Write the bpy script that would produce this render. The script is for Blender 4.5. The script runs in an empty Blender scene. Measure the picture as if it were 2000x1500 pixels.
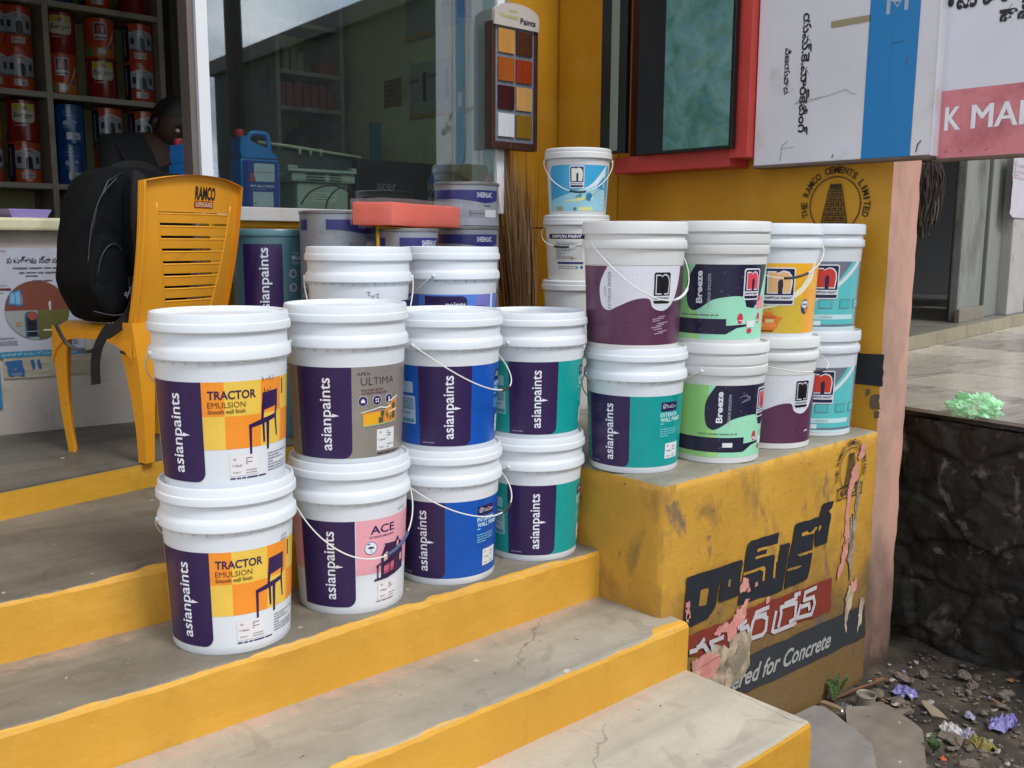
import bpy, bmesh, math, random
from mathutils import Vector, Matrix, noise
R_ = math.radians
rnd = random.Random(7)
sc = bpy.context.scene
COL = sc.collection

# ------------------------------------------------------------------ camera
cam_d = bpy.data.cameras.new('camera'); cam = bpy.data.objects.new('camera', cam_d); COL.objects.link(cam)
cam_d.sensor_width = 36.0; cam_d.lens = 1860.77/2000*36; cam_d.clip_end = 500; cam_d.clip_start = .05
_yaw, _pit, _rol = .7302, .1486, -.0055
_f = Vector((math.sin(_yaw), math.cos(_yaw), 0)); _r = Vector((math.cos(_yaw), -math.sin(_yaw), 0)); _d = Vector((0, 0, -1))
_f2 = _f*math.cos(_pit)+_d*math.sin(_pit); _d2 = _d*math.cos(_pit)-_f*math.sin(_pit)
_r3 = _r*math.cos(_rol)+_d2*math.sin(_rol); _d3 = _d2*math.cos(_rol)-_r*math.sin(_rol)
CAM = Vector((-2.0361, -1.8788, .9143))
mw = Matrix((( _r3.x, -_d3.x, -_f2.x, CAM.x), (_r3.y, -_d3.y, -_f2.y, CAM.y), (_r3.z, -_d3.z, -_f2.z, CAM.z), (0, 0, 0, 1)))
cam.matrix_world = mw
sc.camera = cam

# ------------------------------------------------------------------ sky, sun, exposure
SUN_EL, SUN_AZ = R_(52), R_(172)        # azimuth from +Y towards +X: the light comes from the street
w = bpy.data.worlds.new('World'); sc.world = w; w.use_nodes = True
nt = w.node_tree; N = nt.nodes; L = nt.links
for n in list(N): N.remove(n)
out = N.new('ShaderNodeOutputWorld'); bg = N.new('ShaderNodeBackground'); bg.inputs[1].default_value = .108
sky = N.new('ShaderNodeTexSky'); sky.sky_type = 'NISHITA'; sky.sun_disc = False
sky.sun_elevation = SUN_EL; sky.sun_rotation = SUN_AZ
tc = N.new('ShaderNodeTexCoord'); mp = N.new('ShaderNodeMapping'); mp.inputs['Scale'].default_value = (1.6, 1.6, 3.4)
L.new(tc.outputs['Generated'], mp.inputs[0])
nz = N.new('ShaderNodeTexNoise'); nz.inputs['Scale'].default_value = 2.3; nz.inputs['Detail'].default_value = 9; nz.inputs['Roughness'].default_value = .58
L.new(mp.outputs[0], nz.inputs['Vector'])
cr = N.new('ShaderNodeValToRGB'); cr.color_ramp.elements[0].position = .38; cr.color_ramp.elements[1].position = .50
L.new(nz.outputs['Fac'], cr.inputs[0])
nz2 = N.new('ShaderNodeTexNoise'); nz2.inputs['Scale'].default_value = 4.2; nz2.inputs['Detail'].default_value = 7
L.new(mp.outputs[0], nz2.inputs['Vector'])
cr2 = N.new('ShaderNodeValToRGB'); cr2.color_ramp.elements[0].position = .35; cr2.color_ramp.elements[1].position = .68
cr2.color_ramp.elements[0].color = (3.4, 3.8, 4.5, 1); cr2.color_ramp.elements[1].color = (10.2, 10.7, 11.4, 1)
L.new(nz2.outputs['Fac'], cr2.inputs[0])
mx = N.new('ShaderNodeMixRGB'); L.new(cr.outputs[0], mx.inputs[0]); L.new(sky.outputs[0], mx.inputs[1]); L.new(cr2.outputs[0], mx.inputs[2])
L.new(mx.outputs[0], bg.inputs[0]); L.new(bg.outputs[0], out.inputs[0])
sl = bpy.data.lights.new('sun', 'SUN'); sl.energy = 1.5; sl.angle = R_(18); sl.color = (1, .97, .92)
so = bpy.data.objects.new('sun', sl); COL.objects.link(so)
_sd = Vector((math.sin(SUN_AZ)*math.cos(SUN_EL), math.cos(SUN_AZ)*math.cos(SUN_EL), math.sin(SUN_EL)))
so.rotation_euler = _sd.to_track_quat('Z', 'Y').to_euler(); so.location = (0, -6, 8)
sc.view_settings.view_transform = 'Standard'; sc.view_settings.look = 'None'; sc.view_settings.gamma = 1
sc.view_settings.use_curve_mapping = False; sc.view_settings.exposure = .74
sc.cycles.max_bounces = 7; sc.cycles.diffuse_bounces = 4; sc.cycles.transparent_max_bounces = 8

# ------------------------------------------------------------------ colours and materials
def lin(c):
    c = c/255; return c/12.92 if c <= .04045 else ((c+.055)/1.055)**2.4
def hexc(h, k=1.):
    h = h.lstrip('#'); return tuple(lin(int(h[i:i+2], 16))*k for i in (0, 2, 4))+(1,)
def nn(nt, t, **kw):
    n = nt.nodes.new(t)
    for k, v in kw.items():
        if k in n.inputs: n.inputs[k].default_value = v
        else: setattr(n, k, v)
    return n
def newmat(name):
    m = bpy.data.materials.new(name); m.use_nodes = True
    nt = m.node_tree
    return m, nt, nt.nodes['Principled BSDF']
def mixc(nt, fac, a, b, typ='MIX'):
    n = nt.nodes.new('ShaderNodeMixRGB'); n.blend_type = typ
    for i, v in enumerate((fac, a, b)):
        if hasattr(v, 'is_linked') or hasattr(v, 'links'): nt.links.new(v, n.inputs[i])
        else: n.inputs[i].default_value = v
    return n.outputs[0]
def ramp(nt, src, p0, p1, c0=(0, 0, 0, 1), c1=(1, 1, 1, 1)):
    r = nt.nodes.new('ShaderNodeValToRGB'); r.color_ramp.elements[0].position = p0; r.color_ramp.elements[1].position = p1
    r.color_ramp.elements[0].color = c0; r.color_ramp.elements[1].color = c1
    nt.links.new(src, r.inputs[0]); return r.outputs[0]
def coords(nt, scale=(1, 1, 1), kind='Object'):
    t = nt.nodes.new('ShaderNodeTexCoord'); m = nt.nodes.new('ShaderNodeMapping'); m.inputs['Scale'].default_value = scale
    nt.links.new(t.outputs[kind], m.inputs[0]); return m.outputs[0]
def noi(nt, vec, scale, detail=5, rough=.55, dist=0):
    n = nn(nt, 'ShaderNodeTexNoise', Scale=scale, Detail=detail, Roughness=rough, Distortion=dist)
    nt.links.new(vec, n.inputs['Vector']); return n.outputs['Fac']
def bump(nt, bsdf, h, dist=.002, strength=.5):
    b = nn(nt, 'ShaderNodeBump', Distance=dist, Strength=strength)
    nt.links.new(h, b.inputs['Height']); nt.links.new(b.outputs[0], bsdf.inputs['Normal'])
_mc = {}
def M(name, col, rough=.5, var=.12, scale=6., dirt=None, damt=.0, dscale=3., bmp=0., bs=60., metal=0., spec=.5, coat=0., stretch=(1, 1, 1), sss=0.):
    if name in _mc: return _mc[name]
    m, nt, b = newmat(name)
    c = hexc(col) if isinstance(col, str) else tuple(col)+(1,)
    v = coords(nt, stretch)
    f = noi(nt, v, scale, 6)
    dk = tuple(x*(1-var) for x in c[:3])+(1,); lt = tuple(min(1, x*(1+var*.6)) for x in c[:3])+(1,)
    o = ramp(nt, f, .3, .7, dk, lt)
    if dirt:
        d = ramp(nt, noi(nt, v, dscale, 9, .65, .3), .62-damt*.4, .80-damt*.25)
        o = mixc(nt, d, o, hexc(dirt))
    nt.links.new(o, b.inputs['Base Color'])
    b.inputs['Roughness'].default_value = rough; b.inputs['Metallic'].default_value = metal
    b.inputs['Specular IOR Level'].default_value = spec
    if coat: b.inputs['Coat Weight'].default_value = coat; b.inputs['Coat Roughness'].default_value = .108
    if sss:
        b.inputs['Subsurface Weight'].default_value = sss; b.inputs['Subsurface Scale'].default_value = .01
    if rough < .6:
        rr = ramp(nt, noi(nt, v, scale*2.3, 4), .3, .75, (rough*.8,)*3+(1,), (min(1, rough*1.25),)*3+(1,))
        nt.links.new(rr, b.inputs['Roughness'])
    if bmp: bump(nt, b, noi(nt, v, bs, 6), bmp, .6)
    _mc[name] = m; return m
def P(h):            # printed ink on plastic
    return M('ink_'+h.lstrip('#'), h, .33, .05, 14, spec=.5)

# ------------------------------------------------------------------ mesh helpers
def link(name, me, mats=(), parent=None, smooth=False):
    o = bpy.data.objects.new(name, me); COL.objects.link(o)
    for m in (mats if isinstance(mats, (list, tuple)) else [mats]): me.materials.append(m)
    if parent: o.parent = parent
    if smooth:
        for p in me.polygons: p.use_smooth = True
    return o
def fin(name, bm, mats, parent=None, smooth=False, angle=None):
    me = bpy.data.meshes.new(name); bmesh.ops.recalc_face_normals(bm, faces=bm.faces[:]) if angle != 'keep' else None
    bm.to_mesh(me); bm.free()
    o = link(name, me, mats, parent, smooth)
    if smooth and isinstance(angle, (int, float)):
        sharp_by_angle(me, angle)
    return o
def sharp_by_angle(me, deg):
    bm = bmesh.new(); bm.from_mesh(me); c = R_(deg)
    for e in bm.edges:
        e.smooth = not (len(e.link_faces) == 2 and e.calc_face_angle(0) > c)
    bm.to_mesh(me); bm.free()
def tag(o, label=None, cat=None, group=None, kind=None):
    if label: o['label'] = label
    if cat: o['category'] = cat
    if group: o['group'] = group
    if kind: o['kind'] = kind
    return o
def empty(name, loc=(0, 0, 0), rz=0., label=None, cat=None, group=None):
    o = bpy.data.objects.new(name, None); COL.objects.link(o); o.location = loc; o.rotation_euler = (0, 0, rz)
    o.empty_display_size = .1
    return tag(o, label, cat, group)
def bx(bm, x0, x1, y0, y1, z0, z1, bev=0., mat=0):
    vs = [bm.verts.new(p) for p in ((x0, y0, z0), (x1, y0, z0), (x1, y1, z0), (x0, y1, z0), (x0, y0, z1), (x1, y0, z1), (x1, y1, z1), (x0, y1, z1))]
    fs = [bm.faces.new([vs[i] for i in q]) for q in ((0, 3, 2, 1), (4, 5, 6, 7), (0, 1, 5, 4), (1, 2, 6, 5), (2, 3, 7, 6), (3, 0, 4, 7))]
    for f in fs: f.material_index = mat
    if bev:
        es = list({e for f in fs for e in f.edges})
        bmesh.ops.bevel(bm, geom=es, offset=bev, segments=2, affect='EDGES', profile=.6)
    return vs
def box(name, x0, x1, y0, y1, z0, z1, m, parent=None, bev=0.):
    bm = bmesh.new(); bx(bm, x0, x1, y0, y1, z0, z1, bev); return fin(name, bm, m, parent)
def prism(bm, pts, z0, z1, mat=0):
    a = [bm.verts.new((x, y, z0)) for x, y in pts]; b = [bm.verts.new((x, y, z1)) for x, y in pts]
    fs = [bm.faces.new(a[::-1]), bm.faces.new(b)]
    n = len(pts)
    for i in range(n): fs.append(bm.faces.new((a[i], a[(i+1) % n], b[(i+1) % n], b[i])))
    for f in fs: f.material_index = mat
    return fs
def lathe(bm, prof, seg=64, cx=0, cy=0, mat=0, wob=0., a0=0):
    rings = []
    for r, z in prof:
        if r < 1e-5: rings.append([bm.verts.new((cx, cy, z))])
        else: rings.append([bm.verts.new((cx+r*math.cos(2*math.pi*i/seg+a0), cy+r*math.sin(2*math.pi*i/seg+a0), z)) for i in range(seg)])
    for a, b in zip(rings, rings[1:]):
        for i in range(seg):
            j = (i+1) % seg
            if len(a) == 1 and len(b) == 1: continue
            if len(a) == 1: f = bm.faces.new((a[0], b[j], b[i]))
            elif len(b) == 1: f = bm.faces.new((a[i], a[j], b[0]))
            else: f = bm.faces.new((a[i], a[j], b[j], b[i]))
            f.material_index = mat
def tube(bm, pts, r, seg=8, mat=0, cap=True, flat=1.):
    pts = [Vector(p) for p in pts]; rings = []
    rr = r if isinstance(r, (list, tuple)) else [r]*len(pts)
    up = Vector((0, 0, 1)); prev = None
    for i, p in enumerate(pts):
        t = (pts[min(i+1, len(pts)-1)]-pts[max(i-1, 0)]).normalized()
        if prev is None:
            a = t.cross(up)
            if a.length < .1: a = t.cross(Vector((1, 0, 0)))
        else: a = prev-t*prev.dot(t)
        a.normalize(); prev = a; b = t.cross(a)
        rings.append([bm.verts.new(p+a*math.cos(2*math.pi*k/seg)*rr[i]+b*math.sin(2*math.pi*k/seg)*rr[i]*flat) for k in range(seg)])
    for x, y in zip(rings, rings[1:]):
        for k in range(seg):
            f = bm.faces.new((x[k], x[(k+1) % seg], y[(k+1) % seg], y[k])); f.material_index = mat
    if cap:
        for q in (rings[0][::-1], rings[-1]):
            f = bm.faces.new(q); f.material_index = mat
def catmull(pts, n=8, closed=False):
    pts = [Vector(p) for p in pts]; o = []; m = len(pts)
    for i in range(m if closed else m-1):
        g = (lambda k: pts[k % m]) if closed else (lambda k: pts[max(0, min(m-1, k))])
        p0, p1, p2, p3 = g(i-1), g(i), g(i+1), g(i+2)
        for j in range(n):
            t = j/n
            o.append(.5*((2*p1)+(p2-p0)*t+(2*p0-5*p1+4*p2-p3)*t*t+(3*p1-p0-3*p2+p3)*t**3))
    if not closed: o.append(pts[-1])
    return o
def patch(bm, fn, u0, u1, v0, v1, nu, nv, th, mat=0):
    """a curved solid plate: fn(u, v) -> point, u0/u1 may be functions of v"""
    g = []
    for k in (0, 1):
        gg = []
        for j in range(nv+1):
            v = v0+(v1-v0)*j/nv; a = u0(v) if callable(u0) else u0; b = u1(v) if callable(u1) else u1
            row = []
            for i in range(nu+1):
                u = a+(b-a)*i/nu; p = Vector(fn(u, v))
                if k:
                    e = 1e-3; t1 = Vector(fn(u+e, v))-Vector(fn(u-e, v)); t2 = Vector(fn(u, v+e))-Vector(fn(u, v-e))
                    p = p+t1.cross(t2).normalized()*th
                row.append(bm.verts.new(p))
            gg.append(row)
        g.append(gg)
    def q(*v):
        f = bm.faces.new(v); f.material_index = mat
    for j in range(nv):
        for i in range(nu):
            q(g[0][j][i], g[0][j+1][i], g[0][j+1][i+1], g[0][j][i+1]); q(g[1][j][i], g[1][j][i+1], g[1][j+1][i+1], g[1][j+1][i])
    for j in range(nv):
        q(g[0][j][0], g[1][j][0], g[1][j+1][0], g[0][j+1][0]); q(g[0][j][nu], g[0][j+1][nu], g[1][j+1][nu], g[1][j][nu])
    for i in range(nu):
        q(g[0][0][i], g[0][0][i+1], g[1][0][i+1], g[1][0][i]); q(g[0][nv][i], g[1][nv][i], g[1][nv][i+1], g[0][nv][i+1])

# ------------------------------------------------------------------ flat print wrapped on a surface
_tc = {}
def glyphs(s, bold=0., shear=0., res=3):
    k = (s, bold, shear, res)
    if k in _tc: return _tc[k]
    c = bpy.data.curves.new('t', 'FONT'); c.body = s; c.offset = bold; c.shear = shear; c.resolution_u = res
    o = bpy.data.objects.new('t', c); COL.objects.link(o); bpy.context.view_layer.update()
    dg = bpy.context.evaluated_depsgraph_get(); me = o.evaluated_get(dg).to_mesh()
    vs = [(v.co.x, v.co.y) for v in me.vertices]; fs = [tuple(p.vertices) for p in me.polygons]
    o.evaluated_get(dg).to_mesh_clear(); bpy.data.objects.remove(o); bpy.data.curves.remove(c)
    x0 = min(v[0] for v in vs); x1 = max(v[0] for v in vs); y0 = min(v[1] for v in vs); y1 = max(v[1] for v in vs)
    par = list(range(len(vs)))
    def fd(i):
        while par[i] != i: par[i] = par[par[i]]; i = par[i]
        return i
    for f in fs:
        for q in f[1:]: par[fd(q)] = fd(f[0])
    ids = {}
    for i in range(len(vs)): ids.setdefault(fd(i), len(ids))
    vs = [((x-x0)/(x1-x0)-.5, (y-y0)/(y1-y0)-.5, (ids[fd(i)] % 6)*.16) for i, (x, y) in enumerate(vs)]
    _tc[k] = (vs, fs); return _tc[k]
class Print:
    def __init__(s): s.bm = bmesh.new(); s.mats = []; s.off = 0.
    def mi(s, m):
        if isinstance(m, str): m = P(m)
        if m not in s.mats: s.mats.append(m)
        return s.mats.index(m)
    def poly(s, pts, m, l=0):
        vs = [s.bm.verts.new((x+s.off, y, l)) for x, y in pts]
        f = s.bm.faces.new(vs); f.material_index = s.mi(m)
        f.normal_update()
        if f.normal.z < 0: f.normal_flip()
        if len(vs) > 4: bmesh.ops.triangulate(s.bm, faces=[f])
    def rect(s, x0, y0, x1, y1, m, l=0, r=(0, 0, 0, 0)):
        if not isinstance(r, (tuple, list)): r = (r,)*4
        pts = []
        for (cx, cy, sx, sy, rad, a) in ((x0, y0, 1, 1, r[0], 180), (x1, y0, -1, 1, r[1], 270), (x1, y1, -1, -1, r[2], 0), (x0, y1, 1, -1, r[3], 90)):
            if rad <= 0: pts.append((cx, cy))
            else:
                for i in range(6):
                    t = R_(a+18*i); pts.append((cx+sx*rad+rad*math.cos(t), cy+sy*rad+rad*math.sin(t)))
        s.poly(pts, m, l)
    def disc(s, cx, cy, rx, m, l=0, ry=None, n=24, a0=0, a1=360, rin=0.):
        ry = ry or rx
        if rin:
            for i in range(n):
                t, u = R_(a0+(a1-a0)*i/n), R_(a0+(a1-a0)*(i+1)/n); k = rin
                s.poly([(cx+rx*math.cos(t), cy+ry*math.sin(t)), (cx+rx*math.cos(u), cy+ry*math.sin(u)), (cx+rx*k*math.cos(u), cy+ry*k*math.sin(u)), (cx+rx*k*math.cos(t), cy+ry*k*math.sin(t))], m, l)
        else: s.poly([(cx+rx*math.cos(R_(a0+(a1-a0)*i/n)), cy+ry*math.sin(R_(a0+(a1-a0)*i/n))) for i in range(n)], m, l)
    def line(s, pts, wd, m, l=0):
        for k_, (a, b) in enumerate(zip(pts, pts[1:])):
            a, b = Vector(a), Vector(b); t = (b-a)
            if t.length < 1e-6: continue
            t.normalize(); n = Vector((-t.y, t.x))*wd/2; a = a-t*wd*.3; b = b+t*wd*.3
            s.poly([a+n, a-n, b-n, b+n], m, l+.09*(k_ % 4))
    def text(s, t, cx, cy, W, H, m, l=1, rot=0, bold=0., shear=0., res=3, jag=0.):
        vs, fs = glyphs(t, bold, shear, res); c, sn = math.cos(R_(rot)), math.sin(R_(rot)); mi = s.mi(m)
        bv = []
        for x, y, dl in vs:
            x, y = x*W, y*H; bv.append(s.bm.verts.new((cx+x*c-y*sn+s.off, cy+x*sn+y*c, l+dl)))
        for f in fs:
            try: q = s.bm.faces.new([bv[i] for i in f]); q.material_index = mi
            except ValueError: pass
    def arctext(s, t, cx, cy, rx, ry, a0, a1, h, wd, m, l=1, bold=.01):
        n = len(t)
        for i, ch in enumerate(t):
            if ch == ' ': continue
            a = a0+(a1-a0)*i/(n-1); k = .45 if ch == 'I' else (1.15 if ch in 'MO' else 1)
            s.text(ch, cx+rx*math.cos(R_(a)), cy+ry*math.sin(R_(a)), wd*k, h, m, l, rot=a-90, bold=bold)
    def small(s, x0, x1, y0, y1, n, m, l=1, seed=1):   # rows of unreadably small print
        r = random.Random(seed)
        for i in range(n):
            y = y1-(y1-y0)*(i+.5)/n; x = x0; h = (y1-y0)/n*.42
            while x < x1:
                w_ = r.uniform(.08, .3)*(x1-x0); s.rect(x, y-h/2, min(x1, x+w_), y+h/2, m, l); x += w_+.03*(x1-x0)
                if r.random() < .15: break
    def build(s, name, parent, fn, du=None, dv=None, eps=.0003):
        bm = s.bm
        xs = [v.co.x for v in bm.verts]; ys = [v.co.y for v in bm.verts]
        for ax, dd, lo, hi in ((0, du, min(xs), max(xs)), (1, dv, min(ys), max(ys))):
            if not dd: continue
            k = math.ceil(lo/dd+1e-6)
            while k*dd < hi-1e-6:
                co = (k*dd, 0, 0) if ax == 0 else (0, k*dd, 0); no = (1, 0, 0) if ax == 0 else (0, 1, 0)
                bmesh.ops.bisect_plane(bm, geom=bm.verts[:]+bm.edges[:]+bm.faces[:], plane_co=co, plane_no=no, dist=1e-7)
                k += 1
        for v in bm.verts: v.co = fn(v.co.x, v.co.y, eps*(1+v.co.z))
        me = bpy.data.meshes.new(name); bm.to_mesh(me); bm.free()
        return link(name, me, s.mats, parent)
def on_plane(o, ux, uy, n):
    o, ux, uy, n = Vector(o), Vector(ux), Vector(uy), Vector(n)
    return lambda u, v, w_: o+ux*u+uy*v+n*w_
def fbm(x, y=0, z=0, o=3):
    return noise.fractal(Vector((x, y, z)), 1.0, 2.0, o)
def at_y(px, yy):       # which x on the line y = yy stands in that column
    a = _yaw+math.atan((px-1000)/1860.77); return CAM.x+(yy-CAM.y)*math.tan(a)
# ================================================================== GROUND AND STEPS
def concrete(name, c0, c1, sc=3., rough=.62, wet=.0, spots=True):
    m, nt, b = newmat(name); v = coords(nt, (1, 1, 1))
    v2 = coords(nt, (.6, 3.5, 1))
    o = mixc(nt, ramp(nt, noi(nt, v, sc, 8, .62, .4), .35, .68), hexc(c0), hexc(c1))
    o = mixc(nt, ramp(nt, noi(nt, v2, 2.2, 7, .6, .6), .45, .75, (0, 0, 0, 1), (.6, .6, .6, 1)), o, hexc(c0, .6))
    if spots:
        o = mixc(nt, ramp(nt, noi(nt, v, 22, 2, .5), .735, .75), o, hexc('#b8b2a4'))
        o = mixc(nt, ramp(nt, noi(nt, v, 31, 2, .5), .74, .76), o, hexc('#4b453c'))
        o = mixc(nt, ramp(nt, noi(nt, v, 130, 3, .6), .60, .72, (0, 0, 0, 1), (.45, .45, .45, 1)), o, hexc(c0, .45))
        o = mixc(nt, ramp(nt, noi(nt, coords(nt, (1, 7, 1)), 9, 9, .75, 1.5), .62, .70, (0, 0, 0, 1), (.4, .4, .4, 1)), o, hexc(c1, 1.35))
        o = mixc(nt, ramp(nt, noi(nt, v, 6.5, 3, .5, 1.2), .60, .66, (0, 0, 0, 1), (.3, .3, .3, 1)), o, hexc(c0, .62))
        vo = nt.nodes.new('ShaderNodeTexVoronoi'); vo.feature = 'DISTANCE_TO_EDGE'; vo.inputs['Scale'].default_value = 1.7
        ms = nt.nodes.new('ShaderNodeMixRGB'); ms.inputs[0].default_value = .12; nt.links.new(v, ms.inputs[1]); nn_ = nn(nt, 'ShaderNodeTexNoise', Scale=7., Detail=6.); nt.links.new(v, nn_.inputs['Vector']); nt.links.new(nn_.outputs['Color'], ms.inputs[2]); nt.links.new(ms.outputs[0], vo.inputs['Vector'])
        ck = ramp(nt, vo.outputs['Distance'], .0, .0035, (.55, .55, .55, 1), (0, 0, 0, 1)); gate = ramp(nt, noi(nt, v, 1.9, 2), .52, .58)
        o = mixc(nt, mixc(nt, 1., ck, gate, 'MULTIPLY'), o, hexc('#3a352e'))
    nt.links.new(o, b.inputs['Base Color'])
    rr = ramp(nt, noi(nt, v2, 3, 6, .6), .3, .7, (rough*.72,)*3+(1,), (min(1, rough*1.2),)*3+(1,)); nt.links.new(rr, b.inputs['Roughness'])
    bump(nt, b, noi(nt, v, 90, 6, .6), .0012, .5); return m
def tread_mat(name, c0, c1, depth, yedge=.012, seed=0):
    """polished cement with paint slopped over its front edge and a pinkish band where it meets the riser behind; y runs from 0 (edge) to depth"""
    m = concrete(name, c0, c1); nt = m.node_tree; b = nt.nodes['Principled BSDF']
    base = b.inputs['Base Color'].links[0].from_socket
    t = nt.nodes.new('ShaderNodeTexCoord'); sx = nt.nodes.new('ShaderNodeSeparateXYZ'); nt.links.new(t.outputs['Object'], sx.inputs[0])
    mp = nn(nt, 'ShaderNodeMapping'); mp.inputs['Location'].default_value = (seed*3.1, seed, 0); nt.links.new(t.outputs['Object'], mp.inputs[0])
    def math_(op, a, b2, cl=False):
        n = nt.nodes.new('ShaderNodeMath'); n.operation = op; n.use_clamp = cl
        for i, q in enumerate((a, b2)):
            if hasattr(q, 'links'): nt.links.new(q, n.inputs[i])
            else: n.inputs[i].default_value = q
        return n.outputs[0]
    n1 = noi(nt, mp.outputs[0], 5, 8, .7, .6); n3 = noi(nt, mp.outputs[0], 17, 7, .7); n5 = noi(nt, mp.outputs[0], 4.2, 3, .45, .3)
    back = math_('SUBTRACT', depth, sx.outputs[1])
    e = math_('MULTIPLY', math_('POWER', n1, 1.6), .30)
    pk = math_('MULTIPLY', math_('SUBTRACT', e, back), 22, True); pk = math_('MULTIPLY', pk, ramp(nt, n3, .3, .75), True)
    pk = math_('MULTIPLY', pk, .75); o = mixc(nt, pk, base, hexc('#c4a08e', 1.))
    cr_ = math_('MULTIPLY', math_('SUBTRACT', math_('MULTIPLY', math_('POWER', n1, 3.), .10), back), 200, True)
    o = mixc(nt, cr_, o, hexc('#d9c9a6', .9))
    yl = math_('MULTIPLY', math_('SUBTRACT', math_('SUBTRACT', math_('MULTIPLY', math_('POWER', n5, 3.2), yedge*15), yedge*.55), sx.outputs[1]), 350, True)
    o = mixc(nt, yl, o, YEL_TOP)
    w_ = math_('MULTIPLY', math_('SUBTRACT', .010, sx.outputs[1]), 200, True); w_ = math_('MULTIPLY', w_, ramp(nt, n3, .42, .6), True)
    o = mixc(nt, w_, o, hexc('#b9ab8c', .85))
    nt.links.new(o, b.inputs['Base Color']); return m
ZP = .246
YEL_TOP = hexc('#dfa83e', .95)
def yellow(name, c='#d8a035', k=.97, worn=.3, drips=False, tex=.0016):
    m, nt, b = newmat(name); v = coords(nt); vs = coords(nt, (1, 1, .35))
    o = mixc(nt, ramp(nt, noi(nt, vs, 3.2, 8, .6, .3), .3, .7), hexc(c, k*.84), hexc(c, k))
    o = mixc(nt, ramp(nt, noi(nt, coords(nt, (1.3, 1.3, .8)), 4.4, 6, .6, .5), .66-worn*.12, .80, (0, 0, 0, 1), (worn, worn, worn, 1)), o, hexc('#8a6a2c', .8))
    o = mixc(nt, ramp(nt, noi(nt, v, 26, 5, .6, .5), .70, .74, (0, 0, 0, 1), (.75*worn*2, .75*worn*2, .75*worn*2, 1)), o, hexc('#7a5a30', .7))
    o = mixc(nt, ramp(nt, noi(nt, v, 11, 7, .7, .5), .735, .75, (0, 0, 0, 1), (.8, .8, .8, 1)), o, hexc('#c99a8c', .9))
    o = mixc(nt, ramp(nt, noi(nt, coords(nt, (1, 1, 3)), 2.1, 9, .7, .8), .50, .72, (0, 0, 0, 1), (.5*worn+.12,)*3+(1,)), o, hexc('#f0c25a', .95))
    o = mixc(nt, ramp(nt, noi(nt, coords(nt, (4, 4, .7)), 3.3, 6, .7), .60, .74, (0, 0, 0, 1), (worn*.9,)*3+(1,)), o, hexc('#9c7228', .8))
    nt.links.new(o, b.inputs['Base Color']); b.inputs['Roughness'].default_value = .58
    bump(nt, b, noi(nt, v, 45, 8, .65), tex*1.6, .8); return m
YR = yellow('yellow_riser_paint', worn=.32)
def step(name, x0, x1, y0, y1, z0, z1, c0, c1, parent, seed, ang=0., yedge=.012):
    """one step; local y = 0 at its front edge"""
    bm = bmesh.new(); n = int((x1-x0)/.02)+1; dep = y1-y0
    prof = [(dep, z0), (dep, z1), (.05, z1), (.014, z1), (.005, z1-.003), (0, z1-.012), (0, z1-.04), (0, z0+.03), (0, z0)]
    rows = []
    for i in range(n+1):
        x = x0+(x1-x0)*i/n; row = []
        for k, (y, z) in enumerate(prof):
            a = fbm(x*4+seed, k*.3, seed)*.004+fbm(x*22+seed, k, seed)*.0022
            if k in (3, 4, 5): y += a; z += a*.6-.001
            elif k in (6, 7): y += a*.6
            row.append(bm.verts.new((x, y, z)))
        rows.append(row)
    for a, b in zip(rows, rows[1:]):
        for k in range(len(prof)-1):
            f = bm.faces.new((a[k], a[k+1], b[k+1], b[k])); f.material_index = 0 if k < 4 else 1; f.smooth = 1 < k < 7
    for q, fl in ((rows[0], 0), (rows[-1], 1)):
        f = bm.faces.new(q if fl else q[::-1]); f.material_index = 1
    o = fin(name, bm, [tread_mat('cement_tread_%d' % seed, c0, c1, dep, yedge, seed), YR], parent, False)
    for p in o.data.polygons: p.use_smooth = False
    o.location = (0, y0, 0); o.rotation_euler[2] = ang; return o
steps = empty('front_steps', (-1, 0, -.7), 0, 'flight of cement steps with yellow painted risers leading up to the shop', 'steps')
def relo(o, p):       # keep world place under a moved parent
    o.location = Vector(o.location)-Vector(p.location); return o
st = []
st.append(step('step', -3.6, .0385, -.705, -.26, -.72, -.2854, '#aea696', '#c4bba9', steps, 4, yedge=.004))  # treads paler towards the street, the stronger light there put into their colours
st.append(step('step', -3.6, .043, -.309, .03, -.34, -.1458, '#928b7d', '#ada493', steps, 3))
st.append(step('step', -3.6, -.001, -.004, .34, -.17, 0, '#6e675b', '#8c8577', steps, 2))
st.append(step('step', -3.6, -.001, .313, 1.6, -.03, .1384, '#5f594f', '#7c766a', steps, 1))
for o in st: relo(o, steps)
# landing in front of the door, slightly askew
bm = bmesh.new()
YL = yellow('yellow_landing_paint', '#cf9a2a', .9, .6)
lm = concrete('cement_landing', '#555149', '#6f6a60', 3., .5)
pts = [(-3.6, .522), (-.86, 1.083), (-.62, 1.0), (-.006, 1.0), (-.006, 1.46), (.9, 1.46), (.9, 3.3), (-3.6, 3.3)]
prism(bm, pts, .05, .2224)
for f in bm.faces:
    f.normal_update()
    if abs(f.normal.z) < .5: f.material_index = 1
bmesh.ops.bevel(bm, geom=[e for e in bm.edges if all(v.co.z > .2 for v in e.verts)], offset=.006, segments=2, affect='EDGES')
fin('shop_floor', bm, [lm, YL]).__setitem__('kind', 'structure')

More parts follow.
